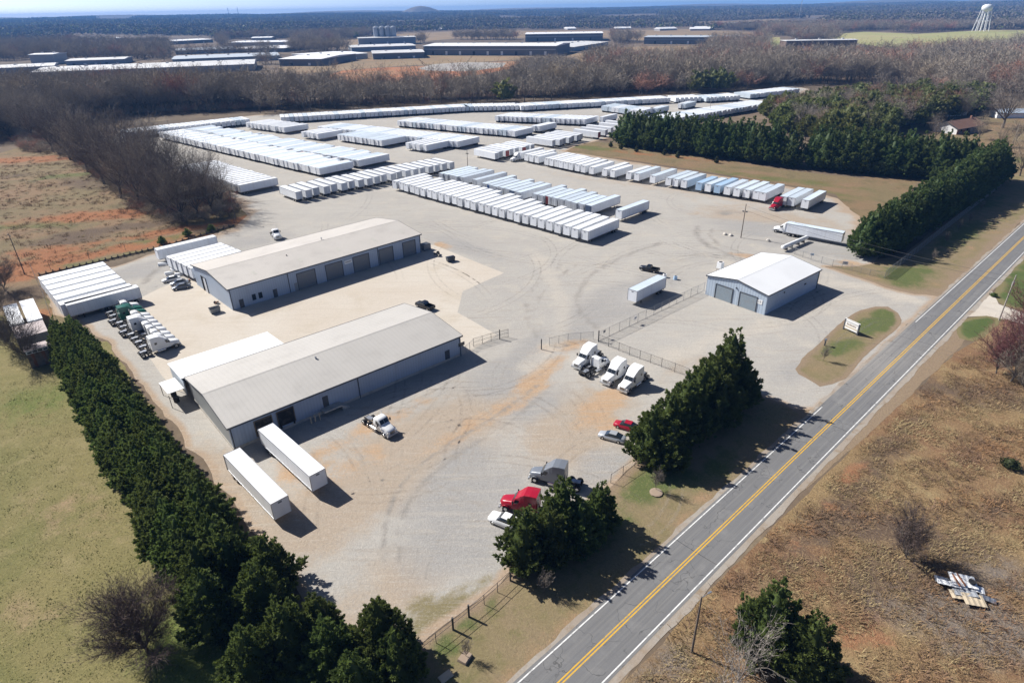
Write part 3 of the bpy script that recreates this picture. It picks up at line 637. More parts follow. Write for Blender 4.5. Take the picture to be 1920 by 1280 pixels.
def sprays(P, D, S, rng, blades=5, wid=0.17, open_=0.55):
    """tufts of kite-shaped leaf blades fanning about direction D at points P"""
    n = len(P); V = []; T = []
    a = np.cross(D, rng.normal(size=(n, 3))); a /= np.linalg.norm(a, axis=1, keepdims=True) + 1e-9
    b = np.cross(D, a)
    out = []
    tone = rng.uniform(0, 1, n)
    for k in range(blades):
        th = 2 * np.pi * (k + rng.uniform(0, .8, n)) / blades
        sp = open_ * rng.uniform(.5, 1.2, n) if k else np.zeros(n) + .1
        d = D + (a * np.cos(th)[:, None] + b * np.sin(th)[:, None]) * sp[:, None]
        d /= np.linalg.norm(d, axis=1, keepdims=True)
        L = S * rng.uniform(.7, 1.15, n)
        w = np.cross(d, rng.normal(size=(n, 3))); w /= np.linalg.norm(w, axis=1, keepdims=True) + 1e-9
        w = w * (L * wid)[:, None]
        m = P + d * (L * .5)[:, None]
        tip = P + d * L[:, None]
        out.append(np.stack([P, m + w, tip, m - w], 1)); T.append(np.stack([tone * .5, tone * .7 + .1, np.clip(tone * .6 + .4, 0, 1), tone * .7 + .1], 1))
    V = np.concatenate(out).reshape(-1, 3); T = np.concatenate(T).ravel()
    q = np.arange(len(V)).reshape(-1, 4)
    F = np.concatenate([q[:, [0, 1, 2]], q[:, [0, 2, 3]]])
    return V, F, T

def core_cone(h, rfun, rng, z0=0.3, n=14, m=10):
    """lumpy dark cone added inside a dense crown to block light passing through"""
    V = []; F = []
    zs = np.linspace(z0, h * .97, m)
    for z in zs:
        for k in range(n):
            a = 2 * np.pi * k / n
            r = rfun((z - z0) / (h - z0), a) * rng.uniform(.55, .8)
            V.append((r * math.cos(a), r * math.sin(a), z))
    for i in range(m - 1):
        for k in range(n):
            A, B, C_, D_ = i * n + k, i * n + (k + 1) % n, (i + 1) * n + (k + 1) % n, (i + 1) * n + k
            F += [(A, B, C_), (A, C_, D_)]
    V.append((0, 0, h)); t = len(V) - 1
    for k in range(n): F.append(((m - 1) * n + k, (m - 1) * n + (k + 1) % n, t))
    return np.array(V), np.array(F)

def conifer_mesh(name, seed, h, r, n, size, mat, taper=0.85, up=0.75, z0=0.3, blades=5, belly=0.12, lump=0.2, wid=0.17, shoots=0, lumps=0, lump_r=1.0):
    rng = np.random.default_rng(seed)
    ph = rng.uniform(0, 6.28, 6)
    def prof(t, a):
        base = np.minimum(1.0, (t + .02) / belly) ** .5 * np.clip(1 - np.maximum(t - belly, 0) / (1 - belly), 0, 1) ** taper
        lm = 1 + lump * (np.sin(a * 3 + ph[0] + t * 9) * .5 + np.sin(a * 5 + ph[1] - t * 13) * .35 + np.sin(a * 2 + ph[2] + t * 23) * .4)
        return r * base * lm
    if lumps:                                    # foliage gathered in upswept plumes with dark gaps between
        tl = 1 - np.sqrt(np.linspace(.0006, .995, lumps)); al = (np.arange(lumps) * 2.39996 + rng.uniform(-.5, .5, lumps)) % (2 * np.pi)
        rl = prof(tl, al) * rng.uniform(.62, .86, lumps)
        C0 = np.stack([rl * np.cos(al), rl * np.sin(al), z0 + tl * (h - z0)], 1)
        ax = np.stack([np.cos(al) * (.95 - .5 * tl), np.sin(al) * (.95 - .5 * tl), np.full(lumps, up) + tl * .8], 1) + rng.normal(size=(lumps, 3)) * .12
        ax /= np.linalg.norm(ax, axis=1, keepdims=True)
        LR = lump_r * rng.uniform(.75, 1.3, lumps) * (1 - .45 * tl)
        k = np.arange(n) % lumps; f = rng.uniform(0, 1, n) ** .8
        off = rng.normal(size=(n, 3)); off -= ax[k] * (off * ax[k]).sum(1, keepdims=True); off *= (LR[k] * .34 * (1.15 - f))[:, None]
        P = C0[k] + ax[k] * (f * LR[k] * 1.7)[:, None] + off
        D = ax[k] + off / (LR[k][:, None] + .01) * 1.0 + rng.normal(size=(n, 3)) * .12
        D /= np.linalg.norm(D, axis=1, keepdims=True)
        S = size * rng.uniform(.7, 1.25, n) * (1 - .3 * tl[k])
        V, F, T = sprays(P, D, S, rng, blades, wid)
        lt = rng.uniform(-.22, .22, lumps)
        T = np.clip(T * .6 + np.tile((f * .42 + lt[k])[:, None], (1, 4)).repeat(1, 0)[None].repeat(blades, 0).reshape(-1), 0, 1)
    else:
        t = 1 - np.sqrt(rng.uniform(0.0004, 1, n)); a = rng.uniform(0, 2 * np.pi, n)
        rad = prof(t, a) * rng.uniform(.72, 1.0, n) ** .7
        z = z0 + t * (h - z0)
        P = np.stack([rad * np.cos(a), rad * np.sin(a), z], 1)
        D = np.stack([np.cos(a) * (1 - up * .5), np.sin(a) * (1 - up * .5), np.full(n, up) + t * .5], 1) + rng.normal(size=(n, 3)) * .16
        D /= np.linalg.norm(D, axis=1, keepdims=True)
        S = size * rng.uniform(.7, 1.3, n) * (1 - .35 * t)
        V, F, T = sprays(P, D, S, rng, blades, wid)
    if shoots:                                   # longer leading shoots that break the outline
        k = shoots; t = 1 - np.sqrt(rng.uniform(0.0, .9, k)); a = rng.uniform(0, 2 * np.pi, k); rad = prof(t, a) * .95
        base = np.stack([rad * np.cos(a), rad * np.sin(a), z0 + t * (h - z0)], 1)
        dr = np.stack([np.cos(a) * .5, np.sin(a) * .5, np.full(k, .9)], 1)
        PP = np.concatenate([base + dr * q * size for q in (0.1, .6, 1.1)]); DD = np.concatenate([dr] * 3); DD = DD / np.linalg.norm(DD, axis=1, keepdims=True)
        V2, F2, T2 = sprays(PP, DD, np.full(len(PP), size * .75), rng, blades, wid)
        F = np.concatenate([F, F2 + len(V)]); V = np.concatenate([V, V2]); T = np.concatenate([T, np.clip(T2 + .15, 0, 1)])
    CV, CF = core_cone(h, prof, rng, z0)  # added inner core, coloured dark, keeps light from leaking through the crown
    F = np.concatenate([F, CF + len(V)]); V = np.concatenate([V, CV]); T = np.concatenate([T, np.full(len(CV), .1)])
    return tri_mesh(name, V, F, mat, {"tone": T})

def pine_mesh(name, seed, h, r, mat, whorls=13, per=8, size=1.0, z0=2.5, flat=0.25, blades=5, taper=.8):
    """layered pine: whorls of boughs carrying tufts along their length"""
    rng = np.random.default_rng(seed); P = []; D = []; S = []
    for w in range(whorls):
        t = w / (whorls - .4); z = z0 + t * (h - z0)
        R0 = r * (1 - t) ** taper + .35
        off = rng.uniform(0, 6.28)
        for k in range(max(3, int(per * (1 - .4 * t)))):
            a = off + 2 * np.pi * k / per + rng.uniform(-.25, .25); Lb = R0 * rng.uniform(.7, 1.12); rise = flat + rng.uniform(-.1, .15)
            m = max(2, int(Lb / (size * .5)))
            for q in range(m):
                f = (q + .6) / m
                p = np.array([math.cos(a) * Lb * f, math.sin(a) * Lb * f, z + rise * Lb * f - .12 * (Lb * f) ** 2 / max(r, 1)])
                for s in range(2):
                    P.append(p + rng.normal(size=3) * np.array([.22, .22, .1]) * size * (1 + f)); D.append((math.cos(a) * .7, math.sin(a) * .7, .75)); S.append(size * rng.uniform(.7, 1.2))
    P = np.array(P); D = np.array(D) + rng.normal(size=(len(P), 3)) * .3; D /= np.linalg.norm(D, axis=1, keepdims=True)
    V, F, T = sprays(P, D, np.array(S), rng, blades, .2, .8)
    return tri_mesh(name, V, F, mat, {"tone": T})

def trunk_mesh(name, h, r0, mat, r1=None, lean=0.0, seed=0, n=7):
    mb = MB(); rng = random.Random(seed); p = Vector((0, 0, -.1)); m = 4
    for i in range(m):
        q = Vector((rng.uniform(-.1, .1) * h * .1 + lean * (i + 1) / m, rng.uniform(-.1, .1) * h * .1, h * (i + 1) / m))
        a = r0 + ((r1 or r0 * .3) - r0) * i / m; b = r0 + ((r1 or r0 * .3) - r0) * (i + 1) / m
        mb.tube(p, q, a, b, n, caps=False); p = q
    return mb.mesh(name, mat)

def bare_tree_meshes(seed, h, spread, trunk_h, r0, limbs=6, sub=6, subsub=6, twigs=4, tw=0.02, upness=0.9, wire=True, droop=0.0, sides=5, twl=1.0):
    """branching tree -> (trunk and limbs as tubes, twigs as slivers)"""
    rng = random.Random(seed); mb = MB(); TV = []
    def seg(p, q, a, b, n): mb.tube(p, q, a, b, n, caps=False)
    def sliver(p, q, w):
        d = (q - p); s = d.cross(Vector((rng.uniform(-1, 1), rng.uniform(-1, 1), rng.uniform(-1, 1))))
        if s.length < 1e-5: return
        s = s.normalized() * w
        TV.extend([p - s, p + s, q])
    def rdir(d, ang):
        ax = d.orthogonal().normalized(); ax = Matrix.Rotation(rng.uniform(0, 6.283), 3, d) @ ax
        return (Matrix.Rotation(ang, 3, ax) @ d).normalized()
    def branch(p, d, L, r, level, cnt):
        m = 4 if level == 0 else 3
        pts = [p]
        for i in range(m):
            d = (d + Vector((rng.uniform(-.22, .22), rng.uniform(-.22, .22), rng.uniform(-.06, .22) * upness - droop * (i / m)))).normalized()
            q = p + d * (L / m); a = r * (1 - .75 * i / m); b = r * (1 - .75 * (i + 1) / m)
            if level < 2: seg(p, q, a, b, sides if level == 0 else 4)
            else: sliver(p, q + d * L * .2, max(a * .9, tw))
            p = q; pts.append((p, d, b))
        return pts[1:]
    top = Vector((rng.uniform(-.3, .3), rng.uniform(-.3, .3), trunk_h))
    seg(Vector((0, 0, -.2)), top * .5, r0 * 1.15, r0 * .95, 7); seg(top * .5, top, r0 * .95, r0 * .8, 7)
    for i in range(limbs):
        az = 2 * math.pi * (i + rng.uniform(-.3, .3)) / limbs
        lead = (i % 3 == 0)
        tilt = rng.uniform(.1, .4) if lead else rng.uniform(.45, 1.0)
        d0 = Vector((math.cos(az) * math.sin(tilt) * spread, math.sin(az) * math.sin(tilt) * spread, math.cos(tilt))).normalized()
        L0 = (h - trunk_h) * (rng.uniform(.8, .95) if lead else rng.uniform(.6, .85))
        st = top * rng.uniform(.65, 1.0)
        for (p, d, r) in branch(st, d0, L0, r0 * rng.uniform(.42, .6), 0, 0):
            for _ in range(sub // 2 + rng.randint(0, 1)):
                d1 = rdir(d, rng.uniform(.45, 1.0)); d1.z = d1.z * .7 + .25 * upness; d1.normalize()
                for (p1, e, r1) in branch(p, d1, L0 * rng.uniform(.28, .5), max(r * .6, .03), 1, 0):
                    for _ in range(subsub // 2 + rng.randint(0, 1)):
                        d2 = rdir(e, rng.uniform(.3, .9)); d2.z = d2.z * .8 + .2 * upness; d2.normalize()
                        for (p2, g, r2) in branch(p1, d2, L0 * rng.uniform(.12, .24) * twl, tw * 1.3, 2, 0)[::1]:
                            for _ in range(twigs // 2 + rng.randint(0, 1)):
                                g2 = rdir(g, rng.uniform(.3, .8)); sliver(p2, p2 + g2 * rng.uniform(.5, 1.1) * h * .055 * twl, tw)
    tri = np.array([tuple(v) for v in TV], np.float32)
    F = np.arange(len(tri)).reshape(-1, 3)
    return mb, tri, F

def bare_pair(tname, seed, mats, **k):
    mb, V, F = bare_tree_meshes(seed, **k)
    return mb.mesh("trunk", mats[0]), tri_mesh("crown", V, F, mats[1])

def plant(name, trunk, crown, loc, rz, sc, label, cat, group=None, crown_mat=None, sxy=1.0):
    t = empty(name, (loc[0], loc[1], float(gz(loc[0], loc[1])) + .02), rz, label, cat, group)
    t.scale = (sc * sxy, sc * sxy, sc)
    if trunk is not None: link("trunk", trunk).parent = t
    c = link("crown", crown); c.parent = t
    if crown_mat is not None:
        c.material_slots[0].link = 'OBJECT'; c.material_slots[0].material = crown_mat
    return t

# ---- cedar hedges: every tree its own thing
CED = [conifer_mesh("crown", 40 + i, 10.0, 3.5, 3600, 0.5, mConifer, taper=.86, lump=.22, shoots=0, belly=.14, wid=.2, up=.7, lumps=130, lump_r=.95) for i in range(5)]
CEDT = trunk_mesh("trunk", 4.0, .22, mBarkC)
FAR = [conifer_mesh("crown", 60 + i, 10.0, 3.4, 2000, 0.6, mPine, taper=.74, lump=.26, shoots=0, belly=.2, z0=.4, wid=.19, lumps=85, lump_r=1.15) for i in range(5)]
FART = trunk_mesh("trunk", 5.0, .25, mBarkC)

def hedge(a, b, n, hs, meshes, tm, name, lab, cat, group, jit=.5, mat=None, sxy=1.0, skip=(), extra=0.0):
    a = np.array(a); b = np.array(b)
    for i in range(n):
        if i in skip: continue
        f = i / (n - 1); p = a + (b - a) * f + np.array([rnd.uniform(-jit, jit), rnd.uniform(-jit, jit)])
        hh = (hs[0] + (hs[1] - hs[0]) * f) * rnd.uniform(.94, 1.06)
        plant(name, tm, meshes[rnd.randrange(len(meshes))], p, rnd.uniform(0, 6.28), hh / 10.0, lab(i), cat, group, mat, sxy * rnd.uniform(.92, 1.1))
# the long double row left of the front lot
hedge((-98.4, 121.6), (-38.5, 54.6), 30, (8.4, 10.4), CED, CEDT, "cedar_tree", lambda i: f"{ordinal(i+1)} dark cedar from the sheds in the long row, on the grass field side", "tree", "cedars of the long row along the grass field")
hedge((-94.8, 121.2), (-36.0, 56.6), 29, (8.8, 10.8), CED, CEDT, "cedar_tree", lambda i: f"{ordinal(i+1)} dark cedar from the sheds in the long row, on the truck lot side", "tree", "cedars of the long row along the grass field")
for k, (p, hh, lb) in enumerate([((-36.0, 50.8), 10.0, "tall cedar at the road end of the long row, field side"), ((-31.14, 56.61), 9.2, "tall cedar at the road end of the long row, lot side"), ((-30.32, 51.54), 10.0, "cedar rounding off the road end of the long row"),
        ((-23.04, 49.12), 7.6, "cedar stepping out of the row towards the front fence"), ((-20.62, 45.02), 8.6, "smaller cedar in front of the row's last trees"), ((-15.3, 46.59), 9.6, "tallest pointed cedar standing at the end of the front fence"), ((-13.16, 44.04), 8.0, "lowest cedar of the clump at the front fence"), ((-25.78, 46.68), 9.6, "cedar on the grass below the long row's end"), ((-16.94, 41.06), 8.4, "cedar in the verge corner below the fence end"), ((-28.89, 43.91), 9.0, "outermost cedar over the grass field corner")]):
    plant("cedar_tree", CEDT, CED[k % 5], p, rnd.uniform(0, 6.28), hh / 10, lb, "tree", "cedars at the road end of the long row", None, 1.05)
# two clumps along the road
for k, (p, hh, s, lb) in enumerate([((40.2, 99.8), 13.6, 1.05, "tall pointed cedar nearest the driveway in the roadside clump"), ((36.6, 95.4), 12.6, 1.1, "broad cedar second from the driveway in the roadside clump"), ((32.8, 91.6), 12.4, 1.1, "broad cedar in the middle of the roadside clump"), ((29.2, 88.0), 11.4, 1.15, "rounded cedar just above the red and white cars"), ((22.4, 81.6), 10.2, 1.15, "low wide cedar beside the white sedan"), ((36.2, 91.8), 9.8, 1.1, "shorter cedar on the road side of the clump"), ((25.8, 84.8), 10.8, 1.15, "cedar overhanging the road shoulder below the sedan"), ((42.0, 97.0), 8.6, 1.0, "small cedar at the driveway corner of the clump"), ((24.6, 80.0), 8.2, 1.2, "lowest cedar of the roadside clump by the young tree")]):
    plant("cedar_tree", CEDT, CED[(k + 2) % 5], p, rnd.uniform(0, 6.28), hh / 10, lb, "tree", "cedars in the clump beside the driveway", None, s)
for k, (p, hh, s, lb) in enumerate([((1.4, 60.4), 9.4, 1.15, "cedar rising right beside the white pickup"), ((6.4, 64.6), 10.4, 1.1, "tallest cedar of the three behind the red truck"), ((12.0, 66.8), 7.9, 1.0, "yellowish green cedar behind the grey truck"), ((4.4, 60.8), 8.6, 1.15, "wide cedar nearest the road in the small clump"), ((8.8, 63.0), 8.4, 1.1, "cedar in the small clump overlooking the road line")]):
    plant("cedar_tree", CEDT, CED[(k + 1) % 5], p, rnd.uniform(0, 6.28), hh / 10, lb, "tree", "cedars in the small clump by the parked trucks", None, s * .98)
plant("cedar_tree", CEDT, CED[3], (28.4, 46.6), 1.0, 1.08, "single tall cedar beside the grey dead tree right of the road", "tree", None, None, 1.0)
plant("cedar_tree", CEDT, CED[1], (31.4, 43.6), 2.0, .95, "lower cedar below the tall one right of the road", "tree", None, None, 1.1)
# tall screens behind the trailer yard and along the road
hedge((104.0, 174.0), (199.0, 259.0), 42, (12.5, 15.5), FAR, FART, "screen_pine", lambda i: f"{ordinal(i+1)} tall evergreen from the gate in the screen along the road", "tree", "evergreens of the screen along the road", .8, None, 1.0)
hedge((107.6, 174.0), (198.0, 254.6), 40, (11.5, 14.5), FAR, FART, "screen_pine", lambda i: f"{ordinal(i+1)} tall evergreen from the gate on the road side of the screen", "tree", "evergreens of the screen along the road", .8, None, 1.0)
hedge((62.0, 346.0), (121.0, 297.0), 17, (16.5, 17.0), FAR, FART, "screen_pine", lambda i: f"{ordinal(i+1)} tall dark pine from the yard in the back screen", "tree", "dark pines of the back screen", 1.0, None, 1.05)
hedge((64.0, 351.0), (124.0, 301.0), 15, (16.5, 17.0), FAR, FART, "screen_pine", lambda i: f"{ordinal(i+1)} tall dark pine from the yard in the rear line of the back screen", "tree", "dark pines of the back screen", 1.2, None, 1.1)
plant("screen_pine", FART, FAR[2], (128.5, 290.5), .4, 1.6, "single broad pine standing in the gap of the back screen", "tree", None, None, 1.15)
hedge((139.0, 290.0), (190.0, 262.0), 15, (17.0, 16.0), FAR, FART, "screen_pine", lambda i: f"{ordinal(i+1)} pine after the gap in the back screen", "tree", "dark pines of the back screen beyond the gap", 1.2, None, 1.1)
hedge((140.0, 284.0), (184.0, 257.0), 13, (16.0, 15.0), FAR, FART, "screen_pine", lambda i: f"{ordinal(i+1)} pine after the gap in the front line of the back screen", "tree", "dark pines of the back screen beyond the gap", 1.2, None, 1.1)
# little planted cones below the back screen, along the fence and in the verge
SM = conifer_mesh("crown", 91, 2.4, .75, 150, .4, mShrubG, taper=.7, shoots=0, z0=.1, blades=4)
SMT = trunk_mesh("trunk", 1.0, .06, mBarkC)
for k, p in enumerate([(54.28, 342.29), (58.68, 336.15), (65.39, 328.64), (77.59, 319.62), (82.62, 312.84), (97.78, 299.57)]):
    plant("young_pine", SMT, SM, p, k, 1.35, f"{ordinal(k+1)} small young pine from the yard in front of the back screen", "tree", "young pines in front of the back screen")
for k, (p, l) in enumerate([((-113.13, 196.05), "small dark shrub nearest the blue trailer along the fence line"), ((-108.52, 203.95), "small dark shrub in the middle of the fence line"), ((-102.19, 208.17), "small dark shrub nearest the grove at the fence line")]):
    plant("shrub", SMT, SM, p, k, 1.15, l, "shrub", "shrubs along the low post fence", mConifer, 1.5)

# ---- bare hardwoods
MID = [bare_pair("t", 200 + i, (mBark, mTwig), h=20.0, spread=1.0, trunk_h=4.0, r0=.38, limbs=8, sub=7, subsub=6, twigs=3, tw=.021, twl=1.35) for i in range(4)]
FORK = [bare_pair("t", 220 + i, (mBark, mTwig), h=17.0, spread=.62, trunk_h=5.0, r0=.22, limbs=6, sub=4, subsub=4, twigs=2, tw=.028, upness=1.2, sides=4, twl=1.5) for i in range(5)]
LOW = [bare_pair("t", 240 + i, (mBark, mTwig), h=16.0, spread=.8, trunk_h=3.5, r0=.18, limbs=5, sub=3, subsub=2, twigs=2, tw=.06, upness=1.1, sides=3, twl=2.2) for i in range(5)]

GROVE = [((-289.3, 396.9), 22), ((-251.15, 356.47), 22), ((-227.79, 333.77), 24), ((-201.77, 305.15), 24), ((-179.42, 279.69), 25), ((-158.11, 254.34), 27), ((-145.41, 244.07), 24), ((-133.69, 233.09), 22), ((-124.95, 225.71), 20), ((-117.37, 220.68), 18), ((-114.08, 225.05), 18), ((-110.59, 228.89), 18), ((-110.6, 238.85), 16),
         ((-169.58, 278.99), 24), ((-154.0, 264.18), 25), ((-140.81, 253.2), 24), ((-129.64, 247.68), 21), ((-122.59, 249.58), 19), ((-195.74, 312.67), 24), ((-184.27, 308.3), 23), ((-228.05, 347.3), 23), ((-260.27, 380.53), 22), ((-165.63, 293.74), 22), ((-144.37, 272.49), 20), ((-309.32, 406.03), 20), ((-317.93, 399.65), 22), ((-218.99, 346.52), 20)]
for k, (p, hh) in enumerate(GROVE):
    tr, cr = MID[k % 4]
    plant("bare_tree", tr, cr, p, rnd.uniform(0, 6.28), hh / 20.0, f"{ordinal(k+1)} big bare tree of the grove between clay field and trailer yard", "tree", "bare trees of the grove beside the trailer yard", mTwigD if k % 3 else None, 1.05)

bigT = bare_pair("t", 301, (mTwigB, mTwigB), h=8.4, spread=.82, trunk_h=1.0, r0=.2, limbs=13, sub=9, subsub=9, twigs=6, tw=.0125, upness=.9, twl=1.5)
plant("bare_tree", bigT[0], bigT[1], (-43.16, 48.08), .6, 1.0, "round bare tree alone on the grass field left of the cedars", "tree")
shr = bare_pair("t", 305, (mBark, mTwigB), h=5.2, spread=.8, trunk_h=.4, r0=.09, limbs=12, sub=7, subsub=7, twigs=4, tw=.011, upness=1.0)
plant("bare_bush", shr[0], shr[1], (52.29, 60.08), .2, 1.25, "bare twiggy bush beside the heap of scrap sheets", "bush", None, None, .95)
dead = bare_pair("t", 309, (mBarkPale, mBarkPale), h=12.5, spread=.5, trunk_h=3.0, r0=.15, limbs=6, sub=5, subsub=3, twigs=2, tw=.017, upness=.9, droop=.02)
plant("dead_tree", dead[0], dead[1], (23.49, 42.06), .5, .86, "tall pale grey dead tree standing left of the cedar right of the road", "tree")
plant("dead_tree", dead[0], dead[1], (21.03, 39.26), 2.5, .72, "second pale dead tree lower down, in front of the cedar", "tree")
mar = [bare_pair("t", 311 + i, (mBark, mTwigM), h=9.0, spread=1.0, trunk_h=1.2, r0=.14, limbs=10, sub=8, subsub=7, twigs=4, tw=.014) for i in range(2)]
for k, (p, s, l) in enumerate([((97.16, 103.59), 1.35, "maroon budding tree in the brush below the house lawn"), ((106.71, 112.34), 1.6, "maroon budding tree behind, at the picture's right border"), ((96.47, 106.65), .95, "lower reddish thicket tree nearest the round lawn patch"), ((96.61, 98.45), 1.1, "greyish budding tree at the dark end of the thicket")]):
    plant("budding_tree", mar[k % 2][0], mar[k % 2][1], p, k * 1.3, s, l, "tree", None, mTwig if k == 3 else None)
bush = conifer_mesh("crown", 95, 1.5, 1.2, 170, .4, mShrubG, taper=.4, z0=.05, belly=.3, shoots=0)
plant("bush", None, bush, (78.8, 78.14), 0, 1.05, "small olive green bush alone in the dry brush field", "bush")
plant("bush", None, bush, (121.06, 143.39), 0, .7, "clipped dark shrub at the mouth of the house drive", "bush", None, mConifer)
ypl = bare_pair("t", 321, (mBark, mTwigP), h=3.6, spread=.6, trunk_h=1.0, r0=.04, limbs=6, sub=4, subsub=4, twigs=3, tw=.010, upness=1.2)
for k, (p, s, l) in enumerate([((21.76, 74.37), 1.0, "young bare tree in a mulch ring below the roadside cedars"), ((3.44, 55.58), .9, "young bare tree in the shade of the small cedar clump"), ((120.09, 167.46), .9, "first young bare tree from the drive along the road screen"), ((133.28, 182.36), .9, "second young bare tree from the drive along the road screen"), ((144.76, 194.22), .9, "third young bare tree from the drive along the road screen"), ((154.0, 202.82), .9, "fourth young bare tree from the drive along the road screen"), ((166.72, 216.5), .9, "fifth young bare tree from the drive along the road screen"),
        ((64.7, 112.94), .85, "thin bare sapling on the sign island near the mailbox"), ((-6.04, 46.68), .7, "thin sapling by the square stone in the front verge")]):
    plant("young_tree", ypl[0], ypl[1], p, k, s, l, "tree", "young planted trees" if 2 <= k <= 6 else None)
for k, (p, l) in enumerate([((-111.91, 124.33), "leaning bare tree against the rusty sheds"), ((-103.51, 118.03), "bare tree beside the open-fronted shed"), ((-126.71, 139.95), "bare tree overhanging the white-roofed old trailers"), ((-137.95, 158.66), "bare tree in the dark brush behind the old trailers")]):
    plant("bare_tree", mar[k % 2][0], mar[k % 2][1], p, k, .95, l, "tree", None, mTwigD)

# ---- pine wood with bare trees behind the back screen
WP = [conifer_mesh("crown", 120 + i, 10.0, 3.6, 420, 1.5, mWoodPine, taper=.5, lump=.3, z0=2.2, belly=.3, up=.5, wid=.2) for i in range(4)]
WPT = trunk_mesh("trunk", 6.0, .2, mBarkC)
def scatter_pts(poly, spacing, jit=.45):
    P = np.array(poly); x0, y0 = P.min(0); x1, y1 = P.max(0)
    gx, gy = np.meshgrid(np.arange(x0, x1, spacing), np.arange(y0, y1, spacing))
    gx = gx + npr.uniform(-jit, jit, gx.shape) * spacing; gy = gy + npr.uniform(-jit, jit, gy.shape) * spacing
    gx, gy = gx.ravel(), gy.ravel(); k = inpoly(gx, gy, poly)
    return np.stack([gx[k], gy[k]], 1)
PW = [(155.7, 408.42), (199.05, 448.68), (232.21, 473.37), (270.59, 488.38), (313.65, 494.62), (337.54, 473.71), (307.55, 426.1), (269.7, 404.09), (230.88, 373.56), (199.48, 340.68), (167.4, 326.41), (156.55, 360.47)]
pw = scatter_pts(PW, 8.4)
for i, p in enumerate(pw):
    if rnd.random() < .68:
        plant("wood_pine", WPT, WP[i % 4], p, rnd.uniform(0, 6.28), rnd.uniform(1.1, 1.75), "mid green pine in the wood behind the back screen", "tree", "pines of the wood behind the back screen", None, rnd.uniform(.9, 1.15))
    else:
        tr, cr = FORK[i % 5]
        plant("bare_tree", tr, cr, p, rnd.uniform(0, 6.28), rnd.uniform(.75, 1.0), "bare tree among the green pines of the wood", "tree", "bare trees among the pines of the wood", (mTwig, mTwigP, mTwigR)[i % 3], 1.5)
for k, (p, s, sx, m, l) in enumerate([((288.1, 378.51), 1.35, 1.6, mTwigP, "huge grey spreading tree behind the brown-roofed house"), ((278.94, 403.06), .8, 1.0, mTwigP, "pale bare tree left of the brown-roofed house"), ((231.72, 384.47), 1.0, 1.5, mTwigR, "rounded reddish-grey tree at the wood's edge"), ((255.64, 459.61), 1.0, 1.4, mTwigP, "pale rounded tree amid the pines"), ((168.32, 343.61), .7, 1.3, mTwigR, "pinkish bare tree showing through the screen gap"),
        ((215.85, 265.02), .8, 1.2, mTwigT, "bare tree on the lawn beyond the road screen"), ((395.83, 551.26), 1.1, 1.5, mTwigP, "wide grey tree on the slope above the house"), ((375.27, 486.23), 1.2, 1.6, mTwigP, "grey wide-crowned tree at the right border behind the house"), ((248.62, 326.0), .5, 1.4, mTwigT, "low brown thicket tree beside the road screen"), ((267.31, 338.78), .5, 1.4, mTwigT, "low bare thicket tree near the house pole"), ((229.29, 347.02), .6, 1.2, mTwigP, "pale bare tree before the brick house's white gable"), ((251.69, 344.86), .55, 1.2, mTwigT, "brown bare tree before the brick house porch"), ((303.91, 453.56), 1.0, 1.3, mTwig, "grey bare tree behind the garage roof")]):
    tr, cr = MID[k % 4]
    plant("bare_tree", tr, cr, p, k * 1.1, s, l, "tree", None, m, sx * .8)

# ---- the bare forest behind the yard and on to the horizon
def scatter(name, pts, protos, label=None):
    """one mass: points carrying copies of PROTOS (kept in a collection of their own)"""
    co = bpy.data.collections.new(name + "_kinds")
    for o in protos: co.objects.link(o)
    me = bpy.data.meshes.new(name); n = len(pts)
    me.vertices.add(n); me.vertices.foreach_set("co", np.asarray([p[:3] for p in pts], np.float32).ravel())
    for nm, i in (("size", 3), ("turn", 4), ("wide", 6)):
        a = me.attributes.new(nm, 'FLOAT', 'POINT'); a.data.foreach_set("value", np.asarray([p[i] for p in pts], np.float32))
    a = me.attributes.new("which", 'INT', 'POINT'); a.data.foreach_set("value", np.asarray([p[5] for p in pts], np.int32))
    o = link(name, me); o["kind"] = "stuff"
    if label: o["label"] = label
    g = bpy.data.node_groups.new(name, 'GeometryNodeTree')
    g.interface.new_socket("Geometry", in_out='INPUT', socket_type='NodeSocketGeometry'); g.interface.new_socket("Geometry", in_out='OUTPUT', socket_type='NodeSocketGeometry')
    N = g.nodes; gi = N.new("NodeGroupInput"); go = N.new("NodeGroupOutput"); ip = N.new("GeometryNodeInstanceOnPoints"); ci = N.new("GeometryNodeCollectionInfo")
    ci.inputs[0].default_value = co; ci.inputs[1].default_value = True; ci.inputs[2].default_value = True
    def at(nm, ty):
        x = N.new("GeometryNodeInputNamedAttribute"); x.data_type = ty; x.inputs[0].default_value = nm; return x.outputs[0]
    L = g.links
    L.new(gi.outputs[0], ip.inputs["Points"]); L.new(ci.outputs[0], ip.inputs["Instance"]); ip.inputs["Pick Instance"].default_value = True
    L.new(at("which", 'INT'), ip.inputs["Instance Index"])
    cx = N.new("ShaderNodeCombineXYZ"); L.new(at("turn", 'FLOAT'), cx.inputs[2]); 
    er = N.new("FunctionNodeEulerToRotation"); L.new(cx.outputs[0], er.inputs[0]); L.new(er.outputs[0], ip.inputs["Rotation"])
    sc = N.new("ShaderNodeCombineXYZ"); w = N.new("ShaderNodeMath"); w.operation = 'MULTIPLY'; s = at("size", 'FLOAT'); L.new(s, w.inputs[0]); L.new(at("wide", 'FLOAT'), w.inputs[1])
    L.new(w.outputs[0], sc.inputs[0]); L.new(w.outputs[0], sc.inputs[1]); L.new(s, sc.inputs[2]); L.new(sc.outputs[0], ip.inputs["Scale"])
    L.new(ip.outputs[0], go.inputs[0])
    m = o.modifiers.new("scatter", 'NODES'); m.node_group = g
    return o

